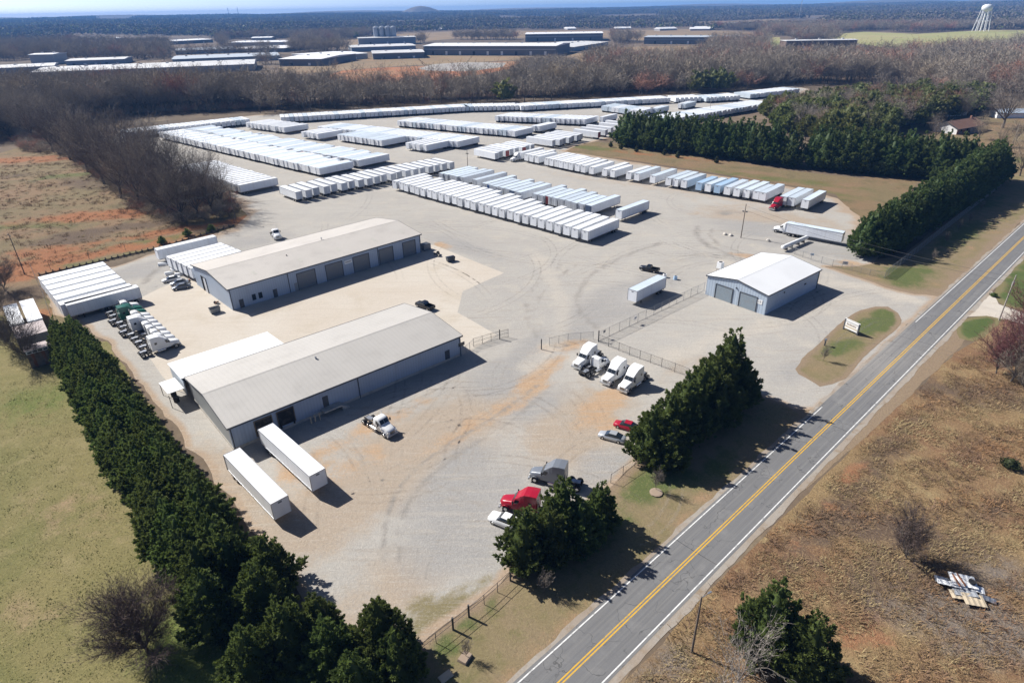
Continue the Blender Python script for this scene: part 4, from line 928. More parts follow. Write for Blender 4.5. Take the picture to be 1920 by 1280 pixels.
def joined(name, pair, mats):
    """trunk and crown of a tree as one mesh for the masses"""
    a, b = pair
    V = np.zeros(len(a.vertices) * 3, np.float32); a.vertices.foreach_get("co", V); V = V.reshape(-1, 3)
    FA = []
    for p in a.polygons:
        v = list(p.vertices)
        for i in range(1, len(v) - 1): FA.append((v[0], v[i], v[i + 1]))
    W = np.zeros(len(b.vertices) * 3, np.float32); b.vertices.foreach_get("co", W); W = W.reshape(-1, 3)
    FB = np.arange(len(W)).reshape(-1, 3)
    F = np.concatenate([np.array(FA), FB + len(V)])
    return bpy.data.objects.new(name, tri_mesh(name, np.concatenate([V, W]), F, list(mats), None, np.concatenate([np.zeros(len(FA)), np.ones(len(FB))])))

F1 = [(-308.7, 340.5), (-317.93, 399.65), (-311.67, 429.39), (-299.5, 449.3), (-281.46, 490.58), (-218.18, 510.31), (-194.58, 513.14), (-130.92, 522.92), (-35.99, 549.02), (8.04, 556.81), (70.99, 562.24), (140.28, 590.64), (203.63, 597.43), (268.08, 627.27), (316.58, 614.46), (404.71, 577.96), (351.24, 390.95), (574.22, 660.23), (491.16, 653.73), (461.67, 648.43), (386.35, 651.54), (319.61, 663.55), (290.28, 668.83), (192.07, 697.71), (138.82, 707.45), (62.33, 611.1), (22.45, 584.48), (-37.71, 577.96), (-87.84, 573.99), (-142.03, 570.73), (-175.7, 561.3), (-221.41, 589.2), (-312.13, 602.01), (-411.99, 608.39), (-522.16, 601.15)]
f1 = scatter_pts(F1, 6.9)
f1 = f1[np.argsort(np.hypot(f1[:, 0], f1[:, 1] ))]
def tint(p):
    q = float(vn(p[0], p[1], 42, 3.0)) + .35 * float(vn(p[0], p[1], 16, 1.0)) + (.25 if p[0] > -60 else -.05)
    return q
NI = 290
for i, p in enumerate(f1[:NI]):
    tr, cr = FORK[i % 5]; q = tint(p)
    red = q > .62
    m = mTwigR if red else (mTwigT if q < -.45 else None)
    plant("forest_tree", tr, cr, p, rnd.uniform(0, 6.28), rnd.uniform(.85, 1.3) * (.78 if -.27 < p[0] / p[1] < .03 else 1), "reddish budding tree at the forest edge behind the trailer yard" if red else ("tan bare tree at the forest edge behind the trailer yard" if q < -.45 else "grey bare tree at the forest edge behind the trailer yard"), "tree",
          "reddish trees at the forest edge" if red else ("tan trees at the forest edge" if q < -.45 else "grey trees at the forest edge"), m, rnd.uniform(1.0, 1.35))
KF = [joined("a%02d" % (3 * i + j), LOW[i], (mBark, m)) for i in range(4) for j, m in enumerate((mTwig, mTwigT, mTwigR))]
def kindof(p, base):
    q = tint(p) + rnd.uniform(-.3, .3); return 3 * rnd.randrange(4) + (2 if q > .66 else (1 if q < -.35 else 0))
scatter("forest", [(p[0], p[1], 0, rnd.uniform(.9, 1.4), rnd.uniform(0, 6.28), kindof(p, 0), rnd.uniform(1.1, 1.5)) for p in f1[NI:]], KF)

CLEAR = [[(-172, 547), (-135, 542), (-36, 549), (21, 555), (64, 602), (94, 752), (106, 982), (8, 1052), (-213, 878)],
  [(-206, 691), (-213, 878), (-117, 935), (7, 995), (95, 943), (207, 829), (302, 1022), (395, 1348), (266, 1440), (116, 1155), (-138, 1184), (-299, 1132), (-323, 962), (-314, 852)],
  [(-440, 1466), (-400, 2279), (-170, 2486), (319, 2320), (606, 2264), (708, 1886), (537, 1483), (285, 1481), (231, 1670), (-121, 1756), (-324, 1352)],
  [(706, 1584), (946, 1842), (980, 1657), (1234, 1788), (1360, 1688), (1393, 1509), (810, 864), (801, 1064), (703, 971), (626, 946), (580, 994), (617, 1228)],
  [(623, 1691), (650, 1610), (555, 1332), (667, 1289), (646, 1001), (568, 887), (430, 846), (332, 868)],
  [(-514, 586), (-402, 592), (-304, 586), (-216, 574), (-172, 547), (-135, 542), (-197, 808), (-342, 930), (-400, 1072), (-797, 1156), (-792, 922)],
  [(-693, 860), (-590, 899), (-782, 1202), (-928, 1163)],
  [(-661, 1017), (-573, 1037), (-642, 1168), (-758, 1171)],
  [(-489, 980), (-335, 1024), (-394, 1211), (-599, 1209)],
  [(-317, 934), (-242, 909), (-202, 1036), (-254, 1263), (-426, 1280)],
  [(-281, 1209), (-118, 1004), (-162, 1502), (-402, 1807)],
  [(-604, 1239), (-394, 1240), (-505, 1623), (-785, 1623)],
  [(-1203, 1869), (-635, 1529), (-928, 2252), (-1646, 2572)],
  [(-622, 1524), (-453, 1470), (-581, 1947), (-812, 2042)],
  [(-140, 1090), (107, 1026), (176, 1138), (321, 2098), (33, 2155), (25, 1637), (-199, 1726)],
  [(250, 1297), (441, 1215), (591, 1637), (349, 1823)],
  [(-62, 3332), (311, 3258), (424, 4454), (-89, 4818)],
  [(428, 3406), (732, 3257), (997, 4451), (594, 4733)],
  [(-2835, 4865), (-2517, 4786), (-4126, 7868), (-5114, 8806)],
  [(1120, 2670), (1254, 2653), (1549, 3284), (1434, 3428)],
  [(-521, 2985), (-342, 3225), (-426, 4028), (-689, 3961)],
  [(709, 2818), (1056, 2949), (1240, 2666), (992, 2199), (765, 2224), (604, 2397)],
  [(1691, 2673), (1807, 2548), (2212, 3126), (2093, 3316)],
  [(53, 277), (156, 243), (207, 256), (318, 257), (504, 428), (310, 435), (357, 599), (267, 613), (144, 460)],
  [(-142, 115), (-358, 345), (-282, 760), (-90, 216), (-85, 113)],
  [(-870, 457), (-354, 481), (-249, 336), (-391, 300)]]
def mask(P):
    k = np.ones(len(P), bool)
    for pl in CLEAR: k &= ~inpoly(P[:, 0], P[:, 1], pl)
    k &= ~inpoly(P[:, 0], P[:, 1], F1)
    k &= ~inpoly(P[:, 0], P[:, 1], YARD)
    return k
def wedge(r0, r1, sp, half=42):
    g = np.arange(-r1, r1, sp); gx, gy = np.meshgrid(g, np.arange(r0 * .55, r1, sp))
    gx = gx + npr.uniform(-.48, .48, gx.shape) * sp; gy = gy + npr.uniform(-.48, .48, gy.shape) * sp
    P = np.stack([gx.ravel(), gy.ravel()], 1); r = np.hypot(P[:, 0], P[:, 1]); a = np.degrees(np.arctan2(P[:, 0], P[:, 1]))
    k = (r >= r0) & (r < r1) & (np.abs(a) < half)
    return P[k]
W1 = wedge(470, 2250, 11.5); W1 = W1[mask(W1)]
W1 = W1[(vn(W1[:, 0], W1[:, 1], 95, 2.0) > -.45)]
KP = [bpy.data.objects.new("z%02d" % i, conifer_mesh("far_pine", 140 + i, 10.0, 3.4, 45, 2.6, mWoodPine, taper=.5, z0=1.5, belly=.3, wid=.28, blades=4)) for i in range(2)]
pts = []
for p in scatter_pts([(2.33, 769.88), (25.1, 940.19), (67.48, 970.17), (93.06, 887.71), (81.35, 717.95), (48.32, 690.22), (14.78, 655.13)], 8.0): pts.append((p[0], p[1], 0, rnd.uniform(.35, .6), rnd.uniform(0, 6.28), 3 * rnd.randrange(4), rnd.uniform(1.6, 2.4)))
for p in W1:
    pine = float(vn(p[0], p[1], 130, 7.0)) + .4 * float(vn(p[0], p[1], 30, 2.0)) > .72
    if pine: pts.append((p[0], p[1], 0, rnd.uniform(1.1, 1.9), rnd.uniform(0, 6.28), 12 + rnd.randrange(2), rnd.uniform(1, 1.4)))
    else: pts.append((p[0], p[1], 0, rnd.uniform(.7, 1.3), rnd.uniform(0, 6.28), kindof(p, 0), rnd.uniform(1.3, 1.8)))
KF2 = [bpy.data.objects.new("b%02d" % i, o.data) for i, o in enumerate(KF)]
scatter("woods", pts, KF2 + KP)
# beyond two kilometres: patches of crowns
def patch_mesh(seed, mats, pine):
    rng = np.random.default_rng(seed); V = []; F = []; MI = []
    for k in range(34):
        cx, cy = rng.uniform(-40, 40, 2); hh = rng.uniform(10, 19); rr = rng.uniform(3.5, 6.5); ip = rng.random() < pine
        for q in range(16):
            d = rng.normal(size=3); d /= np.linalg.norm(d); c = np.array([cx, cy, hh * .6]) + d * np.array([rr, rr, hh * .4]) * rng.uniform(.5, 1)
            s = rng.uniform(1.2, 2.6); a = rng.normal(size=3); a /= np.linalg.norm(a); b = np.cross(a, d); b /= np.linalg.norm(b) + 1e-9
            n = len(V); V += [c + a * s, c - a * s * .6 + b * s, c - a * s * .6 - b * s]; F.append((n, n + 1, n + 2)); MI.append(1 if ip else 0)
    me = tri_mesh("woods_patch", np.array(V), np.array(F), mats, {"tone": np.full(len(V), .4)}, MI)
    return me
mFarTwig = bark("far_twigs", (0.21, 0.18, 0.145), .22)
PK = [bpy.data.objects.new("p%02d" % i, patch_mesh(400 + i, [mFarTwig, mWoodPine], .06 + .22 * (i % 3 == 0))) for i in range(6)]
W2 = wedge(2150, 7600, 62, 44); W2 = W2[mask(W2)]
scatter("far_woods", [(p[0], p[1], float(gz(p[0], p[1])) - 1, rnd.uniform(.75, 1.25), rnd.uniform(0, 6.28), rnd.randrange(6), rnd.uniform(.95, 1.2)) for p in W2], PK)

# low tangle under the bare trees
UP = scatter_pts([(-269.93, 358.12), (-240.2, 348.35), (-175.67, 274.7), (-143.6, 235.84), (-117.34, 214.41), (-101.95, 223.0), (-101.5, 233.21), (-117.03, 261.65), (-146.49, 282.16), (-206.95, 345.48), (-277.68, 408.46), (-320.71, 422.33)], 2.6)
scatter("undergrowth", [(p[0], p[1], 0, rnd.uniform(.10, .24), rnd.uniform(0, 6.28), 3 * rnd.randrange(4) + rnd.choice((0, 0, 1, 2)), rnd.uniform(1.6, 2.6)) for p in UP], [bpy.data.objects.new("u%02d" % i, o.data) for i, o in enumerate(KF)])
UF = scatter_pts([(-307.73, 368.98), (-311.67, 429.39), (-281.46, 490.58), (-193.52, 510.12), (-35.79, 545.6), (139.39, 586.71), (266.29, 622.87), (277.41, 650.2), (145.87, 615.3), (-37.27, 570.46), (-201.23, 531.98), (-293.89, 513.9), (-326.96, 452.25), (-332.03, 401.01)], 4.5)
scatter("undergrowth", [(p[0], p[1], 0, rnd.uniform(.15, .32), rnd.uniform(0, 6.28), 3 * rnd.randrange(4) + rnd.choice((0, 1, 1, 2)), rnd.uniform(1.6, 2.6)) for p in UF], [bpy.data.objects.new("v%02d" % i, o.data) for i, o in enumerate(KF)])

# dry tufts over the brush field and low scrub in the left corner
def tuft_mesh(seed, n, h, w, spread):
    rng = np.random.default_rng(seed); V = []; F = []; T = []
    for k in range(n):
        a = rng.uniform(0, 6.28); p = np.array([*rng.normal(size=2) * spread * .35, 0]); d = np.array([math.cos(a) * .8, math.sin(a) * .8, 1.0]); hh = h * rng.uniform(.5, 1.1)
        s = np.array([-math.sin(a), math.cos(a), 0]) * w; m = p + d * hh * .55; tip = m + np.array([math.cos(a) * .7, math.sin(a) * .7, .25]) * hh * .5
        q = len(V); V += [p - s, p + s, m + s * .8, m - s * .8, tip]; F += [(q, q + 1, q + 2), (q, q + 2, q + 3), (q + 3, q + 2, q + 4)]
    return np.array(V), np.array(F)
def tuft_objs(pre, cols, **k):
    out = []
    for i, c in enumerate(cols):
        V, F = tuft_mesh(500 + i, **k); out.append(bpy.data.objects.new(f"{pre}{i:02d}", tri_mesh("tuft", V, F, bark(f"dry_grass_{pre}{i}", c, .3))))
    return out
TK = tuft_objs("g", [(0.33, 0.255, 0.135), (0.27, 0.185, 0.10), (0.20, 0.13, 0.085), (0.28, 0.165, 0.085)], n=22, h=.42, w=.022, spread=.8)
BF = [(1.24, 31.83), (12.83, 43.23), (24.23, 54.31), (41.94, 69.55), (72.08, 95.12), (93.18, 112.82), (107.58, 117.42), (120.57, 119.37), (90.26, 74.77), (53.69, 31.0)]
bp = scatter_pts(BF, .75)
bp = bp[(npr.random(len(bp)) < .75) & (vn(bp[:, 0], bp[:, 1], 4.0, 1.0) > -.35)]
scatter("dry_grass", [(p[0], p[1], .0, rnd.uniform(.6, 1.5), rnd.uniform(0, 6.28), min(3, max(0, int(1.6 + 2.2 * float(vn(p[0], p[1], 7, 4)) + rnd.uniform(-1, 1)))), rnd.uniform(.9, 1.5)) for p in bp], TK)
CF = [(-266.69, 337.01), (-249.36, 349.14), (-184.25, 289.95), (-135.22, 252.83), (-103.7, 232.64), (-118.68, 205.64), (-130.63, 183.11), (-137.96, 176.7), (-140.82, 160.64)]
cp_ = scatter_pts(CF, 1.5); q_ = vn(cp_[:, 0], cp_[:, 1], 14, 6.0) + .6 * vn(cp_[:, 0], cp_[:, 1], 5, 2.0); cp_ = cp_[(npr.random(len(cp_)) < np.clip(.22 + .22 * q_, .04, .5))]
scatter("dry_grass", [(p[0], p[1], .0, rnd.uniform(.9, 2.2), rnd.uniform(0, 6.28), min(3, max(0, int(1.8 + 2.0 * float(vn(p[0], p[1], 9, 4)) + rnd.uniform(-1, 1)))), rnd.uniform(.9, 1.4)) for p in cp_], [bpy.data.objects.new("k%02d" % i, o.data) for i, o in enumerate(TK)])
LF = [(-60.65, 43.36), (-110.89, 109.58), (-93.37, 111.06), (-33.74, 46.68), (-31.04, 42.82)]
TK2 = tuft_objs("h", [(0.25, 0.215, 0.10), (0.20, 0.185, 0.075), (0.145, 0.155, 0.05)], n=14, h=.15, w=.03, spread=.9)
lp = scatter_pts(LF, 1.0); lp = lp[npr.random(len(lp)) < .6]
scatter("field_grass", [(p[0], p[1], .0, rnd.uniform(.6, 1.3), rnd.uniform(0, 6.28), rnd.randrange(3), rnd.uniform(1, 1.6)) for p in lp], TK2)

# ------------------------------------------------------------------ buildings
mWallB = ribbed("wall_sheet_blue_grey", (0.36, 0.43, 0.53), 0.6, 'XY', 0.5, .03, dark=.22, staincol=(0.26, 0.25, 0.24))
mWallG = ribbed("wall_sheet_grey_green", (0.27, 0.29, 0.30), 0.6, 'XY', 0.5, .03, dark=.25)
mWallL = ribbed("wall_sheet_light_blue", (0.44, 0.52, 0.61), 0.75, 'XY', 0.5, .05, dark=.4, stain=.08)
mRoofT = ribbed("roof_sheet_tan", (0.53, 0.495, 0.445), 0.6, 'X', 0.55, .02, dark=.08, stain=.22, staincol=(0.33, 0.30, 0.27), streak=False)
mRoofG = ribbed("roof_sheet_grey", (0.455, 0.435, 0.40), 0.9, 'X', 0.6, .02, dark=.08, stain=.25, staincol=(0.35, 0.33, 0.3), streak=False)
mRoofWh = ribbed("roof_sheet_white", (0.76, 0.77, 0.77), 0.6, 'X', 0.5, .02, dark=.08, stain=.06, staincol=(0.5, 0.5, 0.48), streak=False)
mDark = paint("dark_trim", (0.055, 0.065, 0.08), 0.5)
mDoorPan = paint("door_panel_grey", (0.17, 0.185, 0.20), 0.5, dirt=0.1)
mDoorBl = paint("door_panel_blue_grey", (0.24, 0.29, 0.33), 0.5, dirt=0.08)
mInside = paint("dark_interior", (0.018, 0.017, 0.016), 0.95)  # near-black colour painted for the shade inside openings
mBumper = paint("dock_timber", (0.16, 0.125, 0.09), 0.9, dirt=0.2)
mTransl = paint("translucent_panel", (0.50, 0.48, 0.42), 0.5, dirt=.1)
mSign = paint("sign_white", (0.78, 0.78, 0.76), 0.5, dirt=0.06)
mInk = paint("sign_grey_print", (0.16, 0.18, 0.2), 0.6)
mBrickR = paint("red_brown_brick", (0.24, 0.12, 0.085), 0.9, dirt=.2)
mShingle = paint("brown_shingles", (0.19, 0.105, 0.075), 0.9, dirt=.25, dirtcol=(0.12, 0.07, 0.05), scale=1.5)

def gable(t, L, D, he, hr, wall, roof, over=.35, thick=.22, rname="roof", ends=None):
    """four walls and a low ridged roof along local x, parts of T"""
    w = MB(); w.box(0, L, 0, thick, 0, he); w.obj("wall", wall, t)
    w = MB(); w.box(0, L, D - thick, D, 0, he); w.obj("wall", wall, t)
    for x in (0.003, L - thick - .003):
        g = MB(); ring = lambda X: [(X, thick, 0), (X, D - thick, 0), (X, D - thick, he), (X, D / 2, hr), (X, thick, he)]
        g.loft([ring(x), ring(x + thick)][::-1]); g.obj("wall", ends or wall, t)
    r = MB(); th = .14
    sl = (hr - he) / (D / 2); ze = he - sl * over + .02
    prof = lambda X: [(X, -over, ze), (X, D / 2, hr + .02), (X, D + over, ze), (X, D + over, ze + th), (X, D / 2, hr + .02 + th), (X, -over, ze + th)]
    r.loft([prof(-over), prof(L + over)][::-1])
    ro = r.obj(rname, roof, t)
    c = MB(); c.loft([[(X, D / 2 - .35, hr + .13 - .35 * sl + .04), (X, D / 2, hr + .2), (X, D / 2 + .35, hr + .13 - .35 * sl + .04)] for X in (L + over, -over)]); c.obj("ridge_cap", roof, ro)
    for y in (-over - .12, D + over):
        g = MB(); g.box(-over, L + over, y, y + .12, ze - .12, ze + th + .03); g.obj("gutter", mDark, t)
    for x in (-over - .06, L + over):
        g = MB()
        for s in (0, 1):
            a, b = (-over, ze) if s == 0 else (D + over, ze), (D / 2, hr + .02)
            g.add([(x, a[0], a[1] - .1), (x, b[0], b[1] - .1), (x, b[0], b[1] + th + .05), (x, a[0], a[1] + th + .05), (x + .06, a[0], a[1] - .1), (x + .06, b[0], b[1] - .1), (x + .06, b[0], b[1] + th + .05), (x + .06, a[0], a[1] + th + .05)],
                  [(0, 1, 2, 3), (7, 6, 5, 4), (3, 2, 6, 7), (0, 4, 5, 1), (1, 5, 6, 2), (0, 3, 7, 4)])
        g.obj("verge_trim", mDark, t)
    return ro
def on_front(x0, x1, z0, z1, d, y=0.0):  # box standing D proud of the front wall
    return (x0, x1, y - d, y - .001, z0, z1)
def rollup(t, a, b, z0, z1, face, panel, n=5, frame=mDark, open_=False):
    """sectional door: surround with separate sections; FACE 'f' = front wall (y=0), 'e' = end wall (x=0)"""
    def bx(m, u0, u1, w0, w1, d0, d1, mi=0):
        if face == 'f': m.box(u0, u1, -d1, -d0, w0, w1, mi)
        else: m.box(-d1, -d0, u0, u1, w0, w1, mi)
    f = MB(); bx(f, a - .15, a, z0, z1 + .15, -.02, .16); bx(f, b, b + .15, z0, z1 + .15, -.02, .16); bx(f, a, b, z1, z1 + .15, -.02, .16)
    fr = f.obj("door_frame", frame, t)
    d = MB(); bx(d, a, b, z0, z1, -.02, .02); do = d.obj("roller_door", mInside if open_ else frame, t)  # an open doorway is a dark sheet in place of the unlit inside
    if not open_:
        h = (z1 - z0) / n
        for k in range(n):
            p = MB(); bx(p, a + .03, b - .03, z0 + k * h + .015, z0 + (k + 1) * h - .015, .02, .07); p.obj("panel", panel, do)
def plain_door(t, a, b, z1, mat=mDark, face='f', name="door"):
    m = MB()
    if face == 'f': m.box(a, b, -.05, -.001, .03, z1)
    else: m.box(-.05, -.001, a, b, .03, z1)
    o = m.obj(name, mat, t)
    h = MB()
    if face == 'f': h.box(b - .2, b - .12, -.11, -.05, 1.0, 1.15)
    else: h.box(-.11, -.05, b - .2, b - .12, 1.0, 1.15)
    h.obj("handle", mChrome, o)
def win(t, a, b, z0, z1, face='f', y=0.0):
    f = MB(); g = MB()
    f.box(a, b, y - .07, y - .001, z0, z1); g.box(a + .08, b - .08, y - .09, y - .07, z0 + .08, z1 - .08)
    o = f.obj("window", mDark, t); g.obj("pane", mGlass, o)
def downpipe(t, x, he, y=0.0):
    m = MB(); m.box(x, x + .14, y - .15, y - .002, 0, he - .1); m.obj("downpipe", mDark, t)

# -- repair shop with five roller doors
t = empty("repair_shop", (-69.8, 143.1, .04), azr(46.4), "long blue grey metal workshop with tan roof and five roller doors", "workshop")
SL, SD, SH, SR = 58.6, 24.0, 5.7, 7.3
ro = gable(t, SL, SD, SH, SR, mWallB, mRoofT)
for a, b, h in ((25.9, 30.1, 4.3), (34.6, 38.4, 4.3), (41.6, 45.2, 4.3), (47.9, 51.4, 4.3), (53.3, 56.6, 4.3)):
    pass
for (a, _), (b, zt) in (((17.96, -0.50), (23.13, 4.61)), ((26.44, 0.53), (31.46, 4.78)), ((35.07, 0.58), (40.08, 4.70)), ((43.70, 0.79), (48.33, 4.84)), ((52.05, 0.87), (56.45, 4.97))):
    rollup(t, a, b, .02, 4.5, 'f', mDoorPan)
for p in ((2.48, 0.23), (11.42, 0.78), (17.43, 0.75)):
    plain_door(t, p[0] - .55, p[0] + .55, 2.25, mDark if p[0] < 15 else mWallG)
for p in ((5.79, 1.37), (7.50, 1.42)):
    win(t, p[0] - .5, p[0] + .5, 1.0, 2.6)
for p in (.12, (15.41, 1.37)[0], (43.16, 6.16)[0], SL - .3): downpipe(t, p, SH)
m = MB(); sx = (33.45, 4.55)[0]
m.box(sx - 1.15, sx + 1.15, -.08, -.002, 3.3, 4.25); so = m.obj("sign_board", mSign, t)
m = MB()
for k in range(7): m.box(sx - .9 + k * .26, sx - .72 + k * .26, -.086, -.08, 3.62, 3.95)
m.obj("sign_print", mInk, so)["kind"] = "stuff"
for fx in (.14, .36, .56, .76, .93):
    m = MB(); sl = (SR - SH) / (SD / 2); y0, y1 = 3.2, 5.4
    zz = lambda y: SH + sl * y + .19
    m.add([(SL * fx, y0, zz(y0)), (SL * fx + .9, y0, zz(y0)), (SL * fx + .9, y1, zz(y1)), (SL * fx, y1, zz(y1))], [(0, 1, 2, 3)])
    m.obj("skylight_strip", mTransl, ro)
m = MB(); m.tube((SL * .56, 12.6, 7.2), (SL * .56, 12.6, 8.1), .18); m.obj("roof_vent", mChrome, ro)
m = MB(); m.tube((SL * .34, 8.6, 6.7), (SL * .34, 8.6, 7.3), .14); m.obj("roof_vent", mSteel, ro)
# end wall door standing open
rollup(t, 15.6, 18.6, .02, 4.2, 'e', mDoorPan, open_=True)
m = MB(); m.box(-.12, -.02, 15.7, 17.2, .05, 3.9); m.obj("door", mDoorG, t)

# -- front warehouse with truck docks
t = empty("warehouse", (-47.6, 86.0, .03), azr(49.0), "long grey roofed metal warehouse with two truck docks in its shaded wall", "warehouse")
WL, WD, WH, WR = 48.6, 21.8, 4.75, 6.3
ro = gable(t, WL, WD, WH, WR, mWallB, mRoofG, ends=mWallG)
b = MB(); b.box(-.06, WL + .06, -.06, WD + .06, 0, .55); b.obj("plinth", mConc, t)
for p in (.15, (24.05, 0.13)[0], WL - .3): downpipe(t, p, WH)
d2 = (9.64, 0.03)[0]; d1 = (5.66, -1.24)[0]
for x, op in ((d1, True), (d2, True)):
    rollup(t, x - 1.45, x + 1.45, .9, 3.9, 'f', mDoorPan, frame=mBumper, open_=op)
    for s in (-1, 1):
        m = MB(); m.box(x + s * 1.2 - .15, x + s * 1.2 + .15, -.3, -.17, .6, 1.1); m.obj("dock_bumper", mTyre, t)
pd = (17.24, 1.38)[0]; plain_door(t, pd - .55, pd + .55, 3.4, mDark)
m = MB(); m.box(pd - 1.2, pd + 2.4, -1.6, -.002, .9, 1.2); lo = m.obj("landing", mConc, t)
for k in range(4):
    m = MB(); m.box(pd + 2.4 + k * .35, pd + 2.75 + k * .35, -1.5, -.1, 0, .95 - k * .24); m.obj("step", mConc, lo)
for k, s in enumerate((-3.9, -3.1, -2.2)):
    m = MB(); m.tube((pd + s, -1.5, 0), (pd + s, -1.5, 1.5), .12); m.obj("bollard", mPlank, t)
ad = (44.95, 2.85)[0]; plain_door(t, ad - .6, ad + .6, 2.6, mDark); win(t, ad + 3.0, ad + 4.6, 2.3, 3.1)
m = MB(); m.obox((20.5, 9.3, WH + (WR - WH) * 9.3 / 10.9 + .35), .3, .3, .5); m.obj("roof_vent", mTrim, ro)

# -- open lean-to behind the warehouse
t = empty("lean_to", (-47.6, 86.0, .03), azr(49.0), "white roofed lean-to shed along the back of the grey warehouse", "shed")
m = MB(); m.loft([[(x, 22.35, 4.55), (x, 31.8, 3.9), (x, 31.8, 4.05), (x, 22.35, 4.7)] for x in (19.6, -.9)]); m.obj("roof", mRoofWh, t)
m = MB(); m.box(-.7, -.5, 22.4, 31.6, .9, 3.9); m.obj("wall", mWallL, t)
m = MB(); m.box(-.5, 19.4, 31.45, 31.6, 0, 3.85); m.obj("wall", mWallG, t)
for x in (-.6, 6, 12.6, 19.2):
    m = MB(); m.box(x, x + .2, 31.2, 31.4, 0, 3.85); m.obj("post", mDark, t)
t = empty("canopy", (-47.6, 86.0, .03), azr(49.0), "small white canopy over stored parts at the warehouse corner", "canopy")
m = MB(); m.loft([[(x, 21.0, 3.2), (x, 27.4, 2.7), (x, 27.4, 2.8), (x, 21.0, 3.3)] for x in (-1.1, -4.0)]); m.obj("roof", mRoofWh, t)
for x, y in ((-3.9, 27.2), (-3.9, 21.2), (-1.3, 27.2)):
    m = MB(); m.tube((x, y, 0), (x, y, 2.75), .06); m.obj("post", mSteel, t)
for k, (x, y, n) in enumerate([(-2.6, 23, "spare_wheel"), (-2.4, 25.4, "spare_wheel")]):
    m = MB(); p = Matrix.Rotation(azr(49.0), 3, 'Z') @ Vector((x, y, 0))
    m.tube((0, 0, 0), (0, 0, .9), .52, .52, 14); m.tube((0, 0, .9), (0, 0, .93), .26, .26, 10, 1)
    tag(m.obj("tyre_stack", [mTyre, mSteel], None, (-47.6 + p.x, 86 + p.y, .05)), ("stack of tyres near the front under the small canopy", "stack of tyres at the back under the small canopy")[k], "tyres")

# -- gate building
t = empty("gate_building", (60.5, 135.0, .03), azr(51.0), "pale blue metal building with white roof and two roller doors by the gate", "building")
GL, GD, GH, GR = 24.8, 16.7, 5.1, 6.5
ro = gable(t, GL, GD, GH, GR, mWallL, mRoofWh, over=.25)
for (a, _), (b, _) in (((2.52, 0.67), (7.07, 0.81)), ((9.20, 0.96), (13.87, 1.17))):
    rollup(t, a, b, .02, 3.75, 'e', mDoorBl, n=8)
m = MB(); sg = (1.90, 3.41); sa = 1.05
m.box(-.07, -.002, sa, sa + 1.5, 2.35, 3.45); so = m.obj("sign_board", mSign, t)
m = MB()
for (y0, z0, y1, z1) in ((.95, 2.7, .83, 3.25), (.83, 2.7, .95, 2.78), (.62, 2.7, .5, 3.25), (.5, 2.7, .38, 3.25), (.44, 2.9, .56, 2.97)):
    m.box(-.076, -.07, sa + min(y0, y1), sa + max(y0, y1), min(z0, z1), max(z0, z1))
m.obj("sign_print", mTrim, so)["kind"] = "stuff"
downpipe(t, GL - .35, GH); win(t, 17.5, 18.3, 2.9, 3.3)
m = MB(); m.box(7.5, 7.8, -.2, -.002, 3.6, 3.9); m.obj("wall_lamp", mDark, t)
m = MB(); m.box(-.25, -.002, 8.1, 8.4, 4.3, 4.6); m.obj("wall_lamp", mDark, t)
t = empty("cooling_unit", (*(58.45, 163.83), .03), azr(51), "white air conditioning box on a stand behind the gate building", "air conditioner")
m = MB(); m.box(-.7, .7, -.7, .7, .9, 2.6); m.obj("cabinet", mWhite, t)
m = MB(); m.tube((0, 0, 2.6), (0, 0, 2.68), .5); m.obj("fan_guard", mSteel, t)
for x in (-.55, .55):
    for y in (-.55, .55):
        m = MB(); m.tube((x, y, 0), (x, y, .9), .05); m.obj("leg", mSteel, t)

# -- sheds and old trailers at the left corner
def old_box(name, corner, az, L, W, h, lab, cat, wall, roof, parts=()):
    t = empty(name, (*corner, 0.0), azr(az), lab, cat)
    m = MB(); m.box(0, L, 0, W, .7, h); m.obj("body", wall, t)
    m = MB(); m.box(-.06, L + .06, -.06, W + .06, h, h + .1); m.obj("roof", roof, t)
    for x in (1.2, L - 1.5):
        m = MB(); m.box(x, x + .5, .1, W - .1, .02, .7); m.obj("support_block", mConc, t)
    return t
mRoofPink = ribbed("roof_sheet_pinkish", (0.40, 0.33, 0.32), .8, 'X', .6, .03, dark=.3, stain=.35, staincol=(0.24, 0.17, 0.15), streak=False)
old_box("storage_trailer", (-112.05, 130.23), 319.5, 14.4, 2.7, 3.8, "old white-roofed storage trailer farthest left, under a bare tree", "trailer", mTrailer, mRoofW)
old_box("storage_trailer", (-109.28, 132.37), 319.5, 15.4, 2.8, 3.8, "clean white-roofed storage trailer beside the clay bank", "trailer", mTrailer, mRoofW)
old_box("storage_shed", (-103.81, 125.78), 319.5, 7.6, 5.8, 3.7, "pinkish grey roofed metal storage shed between old trailers", "shed", mWallG, mRoofPink)
t = empty("open_shed", (*(-97.99, 118.76), 0.0), azr(319.5), "weathered grey shed with a row of openings under its eave", "shed")
m = MB(); m.box(0, 4.4, 0, 5.0, 0, 3.3); m.obj("wall", mWood, t)
m = MB(); m.loft([[(-.2, y, 4.0), (4.6, y, 3.4), (4.6, y, 3.5), (-.2, y, 4.12)] for y in (5.15, -.15)]); m.obj("roof", mRoofPink, t)
m = MB(); m.box(-.08, -.002, 0, 5.0, 3.3, 3.95); m.obj("fascia", mWhite, t)
for k in range(5):
    m = MB(); m.box(-.1, -.08, .2 + k * .95, .95 + k * .95, 3.42, 3.78); m.obj("window", mInside, t)  # each opening is a dark sheet standing in for inner shade
for k in range(8):
    m = MB(); m.box(-.05, -.002, .02 + k * .62, .6 + k * .62, .05, 3.25); m.obj("plank", mWood if k % 3 else mRust, t)

